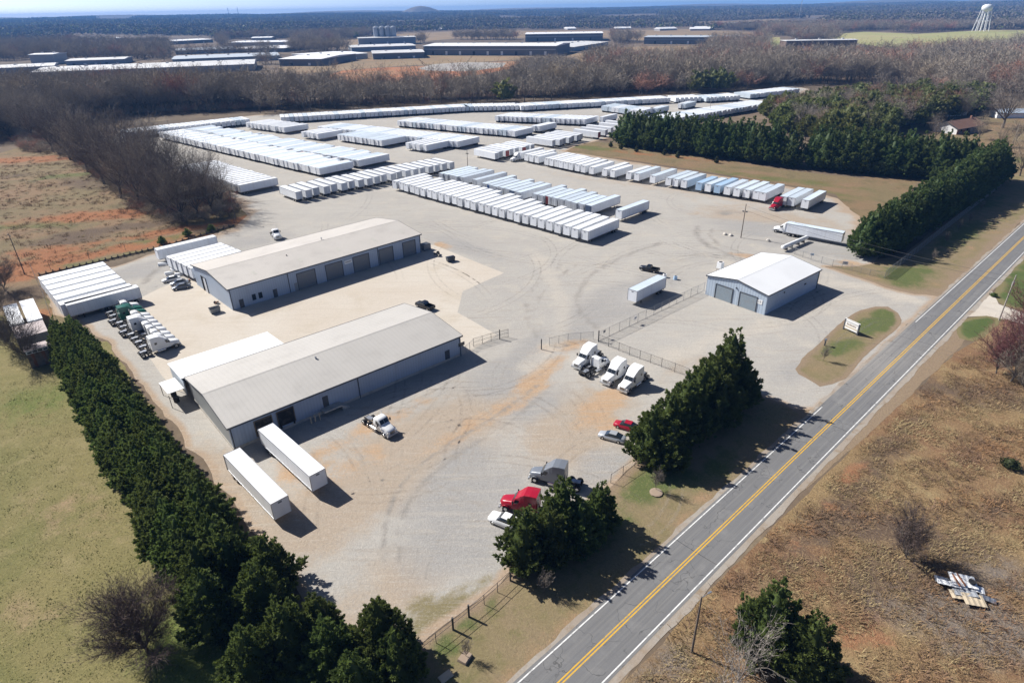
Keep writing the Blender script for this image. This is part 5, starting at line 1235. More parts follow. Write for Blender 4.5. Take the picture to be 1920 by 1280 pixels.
# -- house behind the road screen
t = empty("house", (*(249.06, 359.62), 0.0), azr(62), "low brick house with brown roof behind the road screen", "house")
gable(t, 26, 13, 3.4, 6.2, mBrickR, mShingle, over=1.0, ends=mWhite)
m = MB(); m.box(8, 20, -2.6, -2.4, 0, 3.0); m.obj("porch_post", mDark, t)
for x in (3, 9, 14, 20): win(t, x, x + 1.6, 1.1, 2.5)
m = MB(); m.box(22, 22.9, 6, 6.9, 4.5, 7.6); m.obj("chimney", mBrickR, t)
t = empty("garage", (*(282.58, 422.17), 0.0), azr(75), "pale roofed outbuilding behind the brown roofed house", "garage")
gable(t, 16, 8, 3, 5, mConc, mConc, over=.4)
t = empty("far_house", (*(307.9, 412.56), 0.0), azr(95), "white-blue roofed house among bare trees behind the brick house", "house")
gable(t, 20, 9, 3.2, 5.0, mWhite, mWallL, over=.5)

# -- industrial estate beyond the forest
mWallD = paint("far_wall_dark", (0.15, 0.155, 0.165), 0.7, dirt=.1)
mWallW = paint("far_wall_pale", (0.42, 0.42, 0.42), 0.7, dirt=.15)
mWallBl = paint("far_wall_blue", (0.25, 0.29, 0.34), 0.6, dirt=.1)
mWallBr = paint("far_wall_brick", (0.13, 0.085, 0.07), 0.9, dirt=.2)
mFarW = paint("far_roof_white", (0.78, 0.78, 0.78), 0.6, dirt=.05)
mFarG = paint("far_roof_grey", (0.62, 0.62, 0.61), 0.6, dirt=.15, scale=.05)
mFarB = paint("far_roof_blue", (0.45, 0.50, 0.55), 0.6, dirt=.1)
mGrain = paint("silo_steel", (0.35, 0.38, 0.42), 0.4, .3)
def far_block(name, A, B, depth, h, wall, roof, lab, cat="building", pitch=.5, docks=0, strip=None):
    ax, ay = A; bx, by = B
    if h < 12 and depth < 100: depth *= 1.6; h *= .8
    L = math.hypot(bx - ax, by - ay); az = math.degrees(math.atan2(bx - ax, by - ay))
    t = empty(name, (ax, ay, 0), azr(az), lab, cat)
    m = MB(); m.box(0, L, 0, depth, 0, h); m.obj("wall", wall, t)
    m = MB(); p = lambda X: [(X, -1, h), (X, depth + 1, h), (X, depth + 1, h + .6), (X, depth / 2, h + .6 + pitch * 2), (X, -1, h + .6)]
    m.loft([p(L + 1), p(-1)]); ro = m.obj("roof", roof, t)
    if strip:
        m = MB(); m.box(0, L, -.25, -.01, h * .62, h * .72); m.obj("wall_band", strip, t)
    for k in range(docks):
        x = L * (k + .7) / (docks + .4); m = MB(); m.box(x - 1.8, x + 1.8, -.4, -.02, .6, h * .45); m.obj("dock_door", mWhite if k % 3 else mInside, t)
    for k in range(max(2, int(L / 28))):
        x = L * (k + .5) / max(2, int(L / 28)); m = MB(); m.box(x, x + 3, depth * .45, depth * .45 + 3, h + .6, h + 2.6 + pitch); m.obj("roof_unit", mFarG if roof is mFarW else mWallW, ro)
    return t
far_block("distribution_warehouse", (-137.54, 1141.56), (76.04, 1070.88), 95, 13.5, mWallD, mFarW, "huge white roofed distribution warehouse with dark walls", "warehouse", 1.0, 9, mWallW)
far_block("factory_hall", (-564.75, 809.83), (-327.31, 885.55), 62, 9.5, mWallW, mFarG, "longest pale grey factory hall just past the forest", "factory", 1.2, 8)
far_block("factory_hall", (-696.64, 881.52), (-612.48, 926.92), 45, 9.0, mWallBl, mFarG, "factory hall cut by the picture's left border", "factory", .8, 4)
far_block("factory_hall", (-743.78, 1075.72), (-708.79, 1078.48), 40, 14.0, mWallW, mFarW, "small bright white raised hall at the far left", "factory", .5)
far_block("factory_hall", (-665.98, 1037.77), (-590.35, 1062.18), 40, 8.0, mWallBl, mFarG, "low bluish hall between the left factories", "factory", .6, 5)
far_block("factory_hall", (-501.71, 1031.51), (-358.49, 1085.35), 60, 8.0, mWallBl, mFarB, "long low blue grey hall behind the longest factory", "factory", .7, 6)
far_block("factory_hall", (-318.92, 961.26), (-256.15, 947.42), 70, 10.5, mWallD, mFarW, "white roofed hall with dark front left of the clay ground", "factory", .8, 2)
far_block("factory_hall", (-273.02, 1030.97), (-219.68, 1086.34), 60, 9.0, mWallW, mFarW, "bright low hall beside the tan ground", "factory", .6, 2)
far_block("factory_hall", (-206.19, 1059.34), (-129.03, 1075.31), 50, 10.0, mWallD, mFarG, "grey roofed hall touching the white distribution warehouse", "factory", .8, 3)
far_block("factory_hall", (-285.31, 1271.97), (-171.6, 1305.17), 60, 9.0, mWallBl, mFarG, "dull grey hall in front of the silo works", "factory", .6)
far_block("factory_hall", (-616.49, 1286.7), (-521.43, 1323.96), 60, 8.0, mWallBl, mFarB, "blue roofed hall in the middle of the left estate", "factory", .6, 3)
far_block("factory_hall", (-521.43, 1323.96), (-420.42, 1311.34), 70, 8.0, mWallD, mFarW, "white roofed hall in the middle of the left estate", "factory", .6, 3)
far_block("factory_hall", (-1246.72, 1974.95), (-1137.43, 2066.34), 90, 9.0, mWallBl, mFarG, "farthest grey hall of the left estate", "factory", .6, 4)
far_block("factory_hall", (-1024.37, 1752.81), (-963.31, 1784.8), 60, 8.0, mWallW, mFarG, "short pale hall in the far left estate", "factory", .6, 2)
far_block("factory_hall", (-891.19, 1658.02), (-770.58, 1828.44), 60, 9.0, mWallD, mFarW, "long thin white hall in the far left estate", "factory", .6, 5)
far_block("factory_hall", (-638.18, 1596.93), (-495.47, 1571.8), 60, 9.0, mWallW, mFarW, "pale hall left of the silo works", "factory", .6, 3)
far_block("factory_hall", (-692.13, 1891.02), (-641.17, 1903.36), 60, 8.0, mWallW, mFarW, "small white hall by the brown field", "factory", .6, 1)
far_block("silo_works", (-322.48, 1512.6), (-201.42, 1539.83), 60, 14.0, mWallBl, mFarG, "blue silo works with a cluster of tall silos", "factory", .5, 3)
for k in range(7):
    p = (-290.48, 1547.65); m = MB(); x, y = p[0] + (k % 4) * 13, p[1] + 8 + (k // 4) * 13
    m.tube((0, 0, 0), (0, 0, 34), 6, 6, 14); m.tube((0, 0, 34), (0, 0, 37), 6, .8, 14)
    tag(m.obj("silo", mGrain, None, (x, y, 0)), f"{ordinal(k + 1)} tall steel silo of the blue works, counted from the left", "silo", "silos of the blue works")
far_block("factory_hall", (41.6, 1549.16), (212.39, 1534.89), 110, 15.0, mWallD, mFarW, "white topped hall behind the distribution warehouse", "factory", .8, 4, mWallW)
far_block("factory_hall", (112.96, 1170.83), (195.53, 1335.33), 60, 8.0, mWallBl, mFarG, "grey annex at the right of the distribution warehouse", "factory", .6, 2)
far_block("depot", (271.42, 1370.64), (456.12, 1284.5), 70, 12.0, mWallD, mFarB, "long blue roofed depot with dark front", "depot", .8, 6, mWallBl)
far_block("mill", (440.45, 1088.28), (549.83, 1083.99), 30, 14.0, mWallBr, mFarG, "dark brick mill with a pale end wall", "mill", .4, 6)
far_block("mill_shed", (373.11, 876.99), (457.93, 875.2), 45, 6.0, mWallD, mFarG, "low grey roofed sheds in front of the brick mill", "shed", .6, 3)
far_block("mill_shed", (462.19, 883.65), (586.55, 923.07), 40, 6.0, mWallW, mFarB, "low bluish roofed shed right of the brick mill", "shed", .6, 3)
far_block("far_warehouse", (-33.59, 3549.75), (301.05, 3522.23), 200, 14, mWallW, mFarW, "bright white warehouse streak far beyond the brown field", "warehouse", .5)
far_block("far_warehouse", (485.05, 3639.07), (762.09, 3514.12), 250, 14, mWallW, mFarW, "second white warehouse streak near the horizon", "warehouse", .5)
far_block("far_warehouse", (-3110.72, 5377.09), (-2822.85, 5332.73), 200, 14, mWallW, mFarW, "tiny white warehouse in the far left woods", "warehouse", .5)
far_block("far_warehouse", (-2235.4, 4883.69), (-2062.2, 4911.88), 200, 12, mWallW, mFarW, "tiny white roofs right of it in the far woods", "warehouse", .5)
far_block("far_warehouse", (-527.98, 3163.29), (-394.73, 3476.71), 150, 12, mWallW, mFarG, "pale sheds far behind the silo works", "warehouse", .5)
far_block("far_warehouse", (1232.45, 2899.77), (1350.39, 2906.68), 150, 12, mWallBl, paint("blue_roof", (0.06, 0.16, 0.34), .6), "small bright blue roofed hall far away", "warehouse", .5)
for k, p in enumerate([(1861.31, 2892.63), (1938.87, 2954.47), (1960.44, 2925.95), (1936.04, 2799.05)]):
    far_block("far_house", p, (p[0] + 34, p[1] - 14), 26, 9, mWallW, mFarG, f"{ordinal(k+1)} pale house from the left beyond the pasture", "house", 3.0)

for k in range(26):
    p = [(-1674, 4433), (-707, 3519), (641, 4492), (-2934, 4319), (-2320, 6669), (1425, 2215), (1066, 2493), (643, 4006), (353, 2265), (13, 2697), (861, 4221), (792, 2459), (1140, 2441), (571, 2120), (546, 2076), (-486, 2897), (-254, 2515), (1546, 3196), (1393, 2313), (504, 3498), (-61, 3703), (-830, 3664), (201, 2300), (464, 2113), (834, 1826), (774, 3797)][k]
    far_block("far_house", p, (p[0] + rnd.uniform(25, 60), p[1] + rnd.uniform(-25, 25)), rnd.uniform(14, 40), rnd.uniform(5, 8), mWallW, mFarW if k % 3 else mFarG, "tiny pale house roof among the far woods", "house", 2.0)["group"] = "tiny pale roofs in the far woods"
# -- water tower, mast, stack
t = empty("water_tower", (*(1147.81, 1683.88), 0), R(20), "white elevated water tower on splayed legs beyond the pasture", "water tower")
m = MB(); prof = [(0.5, 42), (8.5, 43.5), (11.2, 47), (11.6, 51), (10.0, 55), (6.0, 57.2), (0.5, 58)]
m.loft([[(r * math.cos(2 * math.pi * k / 20), r * math.sin(2 * math.pi * k / 20), z) for k in range(20)] for r, z in prof], smooth=True); m.obj("tank", mWhite, t)
for k in range(6):
    a = k * math.pi / 3; m = MB(); m.tube((17 * math.cos(a), 17 * math.sin(a), 0), (10.6 * math.cos(a), 10.6 * math.sin(a), 45), 1.0, .8, 8); m.obj("leg", mWhite, t)
m = MB(); m.tube((0, 0, 0), (0, 0, 42.5), 1.8, 1.8, 12); m.obj("riser", mWhite, t)
m = MB()
for k in range(6):
    a, b = k * math.pi / 3, (k + 1) * math.pi / 3; m.tube((14 * math.cos(a), 14 * math.sin(a), 22), (14 * math.cos(b), 14 * math.sin(b), 22), .35, n=5)
m.obj("ring_brace", mWhite, t)
t = empty("radio_mast", (*(1179.95, 2831.3), 0), 0, "thin radio mast rising above the far woods", "mast")
m = MB(); m.tube((0, 0, 0), (0, 0, 150), 1.2, .5, 6); m.obj("pole", mWallW, t)
for k, (p, l) in enumerate([((-3313.56, 8468.09), "thin chimney stack on the left horizon"), ((-3113.19, 8241.3), "thin chimney stack with pale top on the left horizon")]):
    m = MB(); m.tube((0, 0, 0), (0, 0, 110), 4, 2.5, 8); tag(m.obj("chimney_stack", mWallW, None, (*p, 20)), l, "chimney")
# distant hills
def hill(px, r, h, w, name, lab):
    a = math.atan((px - 960) / 1175.0); m = MB(); cx, cy = r * math.sin(a), r * math.cos(a)
    n, k = 28, 7; rings = []
    for j in range(k + 1):
        f = j / k; zz = h * (1 - f * f) ** 2.2
        rings.append([(cx + w * f * math.cos(2 * math.pi * i / n) * (1 + .15 * math.sin(i * 1.7)), cy + w * .5 * f * math.sin(2 * math.pi * i / n), 36 + zz) for i in range(n)])
    m.loft(rings, smooth=True, caps=False); o = m.obj(name, mFarTwig); o["kind"] = "structure"; o["label"] = lab
hill(818, 6600, 66, 260, "hill", "lone blue knob on the horizon")
for px, h, w in ((300, 40, 1500), (700, 42, 1600), (1000, 38, 1800), (1300, 46, 1500), (1600, 52, 1500), (1850, 56, 1400), (60, 38, 1400)): hill(px, 8900, h, w, "hill", "low blue wooded ridge on the horizon")

# ------------------------------------------------------------------ semi-trailers
ZF, ZT = 1.12, 4.12
def wheel_mesh(r, w, rim, name="wheel", n=14):
    m = MB(); m.tube((0, -w / 2, 0), (0, w / 2, 0), r, r, n, 0)
    for s in (-1, 1): m.tube((0, s * w / 2, 0), (0, s * (w / 2 + .02), 0), r * .52, r * .5, 10, 1)
    return m.mesh(name, [mTyre, rim])
WHEEL = wheel_mesh(.5, .62, mChrome); STEER = wheel_mesh(.52, .34, mChrome); CARW = wheel_mesh(.34, .24, mChrome, n=12)
def body_mesh(L, W, roof, side, rails=True):
    m = MB(); h = W / 2; b = .04
    m.box(-L / 2 + .02, L / 2 - .02, -h + .02, h - .02, ZF, ZT - .03, 0, 1)
    if rails:
        for s in (-1, 1):
            m.box(-L / 2, L / 2, s * h - b / 2, s * h + b / 2, ZT - .14, ZT, 2); m.box(-L / 2, L / 2, s * h - b / 2, s * h + b / 2, ZF - .02, ZF + .18, 2)
        for x in (-L / 2, L / 2 - b):
            m.box(x, x + b, -h, h, ZT - .16, ZT + .004, 2)
            for s in (-1, 1): m.box(x, x + b, s * h - .06, s * h + .06, ZF - .02, ZT - .16, 2)
    else:
        m.box(-L / 2 + .2, L / 2 - .2, -.5, .5, ZF - .25, ZF, 3)
        m.box(-L / 2 + 1.0, -L / 2 + 3.6, -h + .1, h - .1, .02, .98, 3); m.box(L / 2 - 2.6, L / 2 - 2.4, -.9, -.7, .02, ZF, 3); m.box(L / 2 - 2.6, L / 2 - 2.4, .7, .9, .02, ZF, 3)
        m.box(-L / 2 - .02, -L / 2 + .02, -h + .1, h - .1, ZF + .05, ZT - .2, 4)
    return m.mesh("box_body", [side, roof, mTrim, mSteel, mDoorG])
def door_mesh(W):
    m = MB(); w = W / 2 - .07; m.box(-.05, 0, .02, w, ZF + .05, ZT - .18, 0)
    for y in (w * .35, w * .75): m.tube((-.08, y, ZF + .1), (-.08, y, ZT - .25), .025, n=5, mi=1)
    return m.mesh("door", [mDoorG, mTrim])
def legs_mesh():
    m = MB(); m.box(-.09, .09, -.09, .09, .06, ZF, 0); m.box(-.18, .18, -.16, .16, 0, .06, 0); return m.mesh("landing_leg", [mSteel])
def under_mesh(L):
    m = MB(); 
    for s in (-.45, .45): m.box(-L / 2 + .3, -L / 2 + 5.2, s - .08, s + .08, .72, ZF - .03, 0)
    for x in (1.5, 2.8): m.tube((-L / 2 + x, -1.0, .5), (-L / 2 + x, 1.0, .5), .09, n=6)
    m.box(-L / 2 + .02, -L / 2 + .12, -1.1, 1.1, .5, .62, 0)
    for s in (-.9, .9): m.box(-L / 2 + .02, -L / 2 + .12, s - .05, s + .05, .62, ZF, 0)
    return m.mesh("bogie_frame", [mSteel])
LEG = legs_mesh(); _proto = {}
def nose_mesh(L):
    m = MB(); m.box(L / 2 + .001, L / 2 + .02, -.28, .28, ZT - .55, ZT - .32, 0); return m.mesh("nose_emblem", [mInk])
def trailer(kind, L, W, detail, loc, az, label, group, doorcol=None, sidecol=None, dy=0):
    """AZ = the way the nose points"""
    key = (kind, L, W, detail)
    if key not in _proto:
        roof = mRoofW if kind == 'w' else mRoofA
        d = {"body": body_mesh(L, W, roof, mTrailer, detail)}
        if detail: d.update(door=door_mesh(W), under=under_mesh(L), nose=nose_mesh(L))
        _proto[key] = d
    d = _proto[key]
    if not detail:
        t = link("semi_trailer", d["body"], None, loc, azr(az)); tag(t, label, "trailer", group)
        if doorcol: t.material_slots[4].link = 'OBJECT'; t.material_slots[4].material = doorcol
        return t
    t = empty("semi_trailer", loc, azr(az), label, "trailer", group)
    b = link("box_body", d["body"]); b.parent = t
    if sidecol:
        for k in (0, 1): b.material_slots[k].link = 'OBJECT'; b.material_slots[k].material = sidecol
    for s in (1, -1):
        o = link("door", d["door"]); o.parent = t; o.location = (-L / 2, 0, 0); o.scale = (1, s, 1)
        if doorcol and (s == 1 or doorcol is mDoorD): o.material_slots[0].link = 'OBJECT'; o.material_slots[0].material = doorcol
        o = link("landing_leg", LEG); o.parent = t; o.location = (L / 2 - 2.9, s * .8, 0)
        for x in (1.5, 2.8):
            o = link("wheel", WHEEL); o.parent = t; o.location = (-L / 2 + x, s * .92, .5)
    o = link("bogie_frame", d["under"]); o.parent = t
    o = link("nose_emblem", d["nose"]); o.parent = t
    return t

def place(corner, d_az, w_az, L, W, nose_out, **k):
    """CORNER = shared top corner of the visible end and the visible long side; the box runs L along D_AZ and W along W_AZ"""
    dx, dy = math.sin(R(d_az)), math.cos(R(d_az)); wx, wy = math.sin(R(w_az)), math.cos(R(w_az))
    c = (corner[0] + dx * L / 2 + wx * W / 2, corner[1] + dy * L / 2 + wy * W / 2, .035)
    return trailer(k.pop('kind'), L, W, k.pop('detail'), c, d_az + (180 if nose_out else 0), k.pop('label'), k.pop('group'), **k)
def line(a, b, n):
    return [(a[0] + (b[0] - a[0]) * i / max(1, n - 1), a[1] + (b[1] - a[1]) * i / max(1, n - 1)) for i in range(n)]
def row(pts, d_az, w_az, L, W, nose_out, kind, detail, lab, group, jit=.35, doors=None, sides=None):
    dx, dy = math.sin(R(d_az)), math.cos(R(d_az))
    for i, p in enumerate(pts):
        j = rnd.uniform(-jit, jit); wj = rnd.uniform(-.08, .08)
        c = (p[0] + dx * j + dy * wj, p[1] + dy * j - dx * wj)
        place(c, d_az + rnd.uniform(-.9, .9), w_az, L - (rnd.choice((0, 0, 0, .4, 1.5, 3.6)) if len(pts) > 20 else 0), W, nose_out, kind=kind if isinstance(kind, str) else kind(i), detail=detail, label=lab(i), group=group, doorcol=(doors or {}).get(i), sidecol=(sides or {}).get(i))

Z = 4.12
# the two at the docks and the short one by the gate
place((-34.69, 68.07), 315.5, 45.5, 16.16, 2.66, True, kind='w', detail=True, label="white trailer parked free along the cedar row, left of the docked one", group=None)
place((-30.83, 74.0), 315.5, 45.5, 17.2, 2.66, True, kind='w', detail=True, label="white trailer backed into the warehouse dock", group=None)
place((30.84, 141.07), 46, 316, 12.8, 2.66, True, kind='a', detail=True, label="short silver-roofed trailer standing alone by the gate fence", group=None)
place((38.43, 210.01), 45, 315, 16.6, 2.7, True, kind='a', detail=True, label="lone trailer just right of the front trailer block", group=None)
row(line((-45.99, 257.27), (24.2, 188.07), 28)[::-1], 43, 313, 17.4, 2.72, True, 'w', True, lambda i: f"{ordinal(i+1)} white trailer from the open right end of the front row", "white trailers of the front row", .3)
bp_ = line((10.57, 233.25), (28.55, 216.35), 9)[::-1] + line((-9.32, 250.4), (4.24, 236.63), 7)[::-1] + [(-13.37, 257.32)] + line((-28.28, 269.63), (-19.11, 262.06), 5)[::-1]
row(bp_, 44, 314, 18.0, 2.68, False, 'a', True, lambda i: f"{ordinal(i+1)} silver-roofed trailer from the open right end of the second row", "silver-roofed trailers of the second row", .35,
    doors={0: mDoorD, 6: mDoorR, 14: mDoorB, 10: mDoorD, 3: mDoorG})
cp = [(106.2, 218.4), (102.47, 221.76), (100.29, 223.49)] + [(94.98, 229.5), (93.06, 231.31), (90.28, 233.6), (87.47, 236.01), (84.61, 238.46), (81.52, 241.05), (78.5, 243.43), (75.63, 245.83), (70.81, 249.9), (67.99, 252.32), (65.67, 254.29), (60.13, 258.73), (54.38, 263.13), (51.46, 265.48), (45.19, 269.9), (42.1, 272.16), (37.11, 276.35), (33.74, 279.45), (31.21, 282.22), (28.85, 284.8), (26.67, 287.19), (24.68, 289.36), (22.67, 291.57), (20.62, 293.81), (18.55, 296.07), (14.07, 300.73), (11.66, 303.36), (9.22, 306.03)]
row(cp, 44, 314, 17.0, 2.66, True, lambda i: 'a' if i < 16 else 'w', True, lambda i: f"{ordinal(i+1)} trailer from the road end of the row along the brown bank", "trailers of the row along the brown bank", .15,
    sides={8: mBlue, 10: mBlue}, doors={25: mDoorB})
row(line((-83.17, 243.01), (-27.56, 291.62), 20), 315, 45, 13.8, 2.66, False, 'w', True, lambda i: f"{ordinal(i+1)} white trailer from the left end of the slanting row", "white trailers of the slanting row", .9)
row(line((-150.2, 292.61), (-109.8, 255.5), 17)[::-1], 44, 314, 16.7, 2.68, False, 'w', True, lambda i: f"{ordinal(i+1)} white trailer from the open end of the short row by the grove", "white trailers of the short row by the grove", .4)
row(line((-206.61, 388.15), (-84.97, 284.31), 57)[::-1], 43, 313, 18.6, 2.68, True, lambda i: 'w' if i % 3 else 'a', False, lambda i: f"{ordinal(i+1)} trailer from the open right end of the long left row", "trailers of the long left row", .35)
row(line((-196.99, 398.33), (-70.73, 299.77), 56)[::-1], 42, 312, 18.3, 2.68, False, lambda i: 'a' if i % 4 else 'w', False, lambda i: f"{ordinal(i+1)} trailer from the open right end of the row with odd coloured doors", "trailers of the row with odd coloured doors", .4,
    doors={i: m for i, m in ((14, mDoorR), (15, mDoorR), (26, mDoorR), (19, mDoorB), (34, mDoorB), (36, mDoorR), (40, mDoorB), (45, mDoorR), (30, mDoorD))})
row(line((-95.69, 369.93), (-68.51, 349.71), 12)[::-1], 42, 312, 17.3, 2.68, True, 'a', False, lambda i: f"{ordinal(i+1)} trailer from the right in the middle block of a dozen", "trailers of the middle block", .2)
row(line((-52.37, 341.04), (-42.77, 334.16), 4)[::-1], 42, 312, 17.3, 2.68, True, 'w', False, lambda i: f"{ordinal(i+1)} trailer from the right in the small group of four", "small group of four trailers", .5)
row(line((-119.21, 381.95), (-109.29, 374.75), 4)[::-1], 42, 312, 17.0, 2.68, True, 'w', False, lambda i: f"{ordinal(i+1)} trailer from the right in the group left of the middle block", "group of trailers left of the middle block", .8)
row(line((-166.46, 420.0), (-136.56, 398.9), 10)[::-1], 42, 312, 17.0, 2.68, True, 'w', False, lambda i: f"{ordinal(i+1)} trailer from the right in the back left group", "trailers of the back left group", .6)
row(line((-7.18, 311.48), (11.86, 329.98), 8), 317, 47, 15.8, 2.66, False, 'w', False, lambda i: f"{ordinal(i+1)} trailer from the left in the slanting group by the white road truck", "slanting group by the white road truck", .8, doors={2: mDoorR, 5: mDoorR})
row(line((23.76, 340.6), (40.2, 358.02), 7), 313, 43, 18.5, 2.66, False, 'w', False, lambda i: f"{ordinal(i+1)} trailer from the left in the slanting group at the bank's corner", "slanting group at the bank's corner", .9)
row(line((49.47, 363.85), (59.77, 376.99), 3) + [(67.65, 385.55), (72.69, 392.81)], 313, 43, 17.5, 2.66, False, 'w', False, lambda i: f"{ordinal(i+1)} trailer from the left in the slanting group beside the back screen", "slanting group beside the back screen", .9, doors={0: mDoorR})
for i, c in enumerate(line((-109.07, 138.87), (-124.53, 155.26), 6)):
    place(c, 45, 315, 15.8 if i else 16.2, 3.6 if i else 2.9, True, kind='w', detail=True, label=("front trailer standing forward of the white row by the parked tractors", "first storage trailer behind it in the tight white row by the sheds", "second storage trailer in the tight white row by the sheds", "third storage trailer in the tight white row by the sheds", "fourth storage trailer in the tight white row by the sheds", "rearmost storage trailer of the tight white row, towards the clay field")[i], group="white storage trailers by the sheds")
place((-107.41, 138.49), 47, 317, 16.2, 2.66, True, kind='w', detail=True, label="trailer pulled forward in front of the tight white row", group="white storage trailers by the sheds")
for i, c in enumerate(line((-87.73, 161.98), (-97.57, 170.38), 5)):
    place(c, 44, 314, 16.2, 3.0, True, kind='w', detail=True, label=f"{ordinal(i+1)} storage trailer from the workshop wall in the light blue block", group="storage trailers beside the workshop")
place((-104.85, 177.71), 46, 316, 17.6, 2.66, True, kind='w', detail=True, label="long trailer with a shaded blue side behind the light blue block", group=None)

# ---- the far rows: one mass of boxes
far = MB()
def far_row(pts, d_az, w_az, L, W=2.62):
    for p in pts:
        j = rnd.uniform(-.6, .6); dx, dy = math.sin(R(d_az)), math.cos(R(d_az)); wx, wy = math.sin(R(w_az)), math.cos(R(w_az))
        c = (p[0] + dx * (L / 2 + j) + wx * W / 2, p[1] + dy * (L / 2 + j) + wy * W / 2)
        far.obox((c[0], c[1], 2.62), L, W, 3.0, azr(d_az), mi=rnd.choice((0, 0, 0, 1)))
        for s in (-1, 1): far.obox((c[0] + s * dx * (L / 2 - 2), c[1] + s * dy * (L / 2 - 2), .57), 2.2, W * .8, 1.1, azr(d_az), mi=2)
far_row(line((-114.6, 399.3), (-27.11, 342.71), 34), 40, 310, 17.3)
far_row(line((-68.52, 416.35), (4.06, 371.63), 28), 40, 310, 17.3)
far_row([(18.19, 387.04), (15.88, 388.44), (60.45, 417.98), (101.64, 450.66), (99.01, 452.03), (126.48, 471.83), (124.03, 473.58)], 41, 311, 17)
far_row(line((-6.44, 429.64), (47.49, 409.23), 19), 38, 308, 17.3)
far_row(line((67.91, 466.95), (89.1, 442.07), 11), 42, 312, 17.3)
far_row(line((-229.04, 390.43), (-173.28, 435.22), 24), 322, 52, 15.5)
far_row(line((-151.83, 440.79), (-30.42, 478.25), 44), 340, 70, 15.5)
far_row(line((-30.42, 478.25), (5.31, 478.68), 12), 350, 80, 15.5)
far_row(line((9.49, 475.89), (121.48, 505.81), 40), 343, 73, 15.5)
far_row(line((127.74, 504.92), (145.79, 508.87), 6), 350, 80, 15.5)
far_row(line((150.78, 504.89), (176.78, 512.71), 9), 346, 76, 15.5)
far_row(line((188.94, 519.45), (237.48, 548.68), 20), 330, 60, 16.5)
far_row(line((99.3, 404.19), (186.63, 470.95), 36), 323, 53, 17.3)
o = far.obj("distant_trailers", [mTrailer, mRoofA, mSteel]); o["kind"] = "stuff"; o["label"] = "far rows of white trailers at the back of the yard"

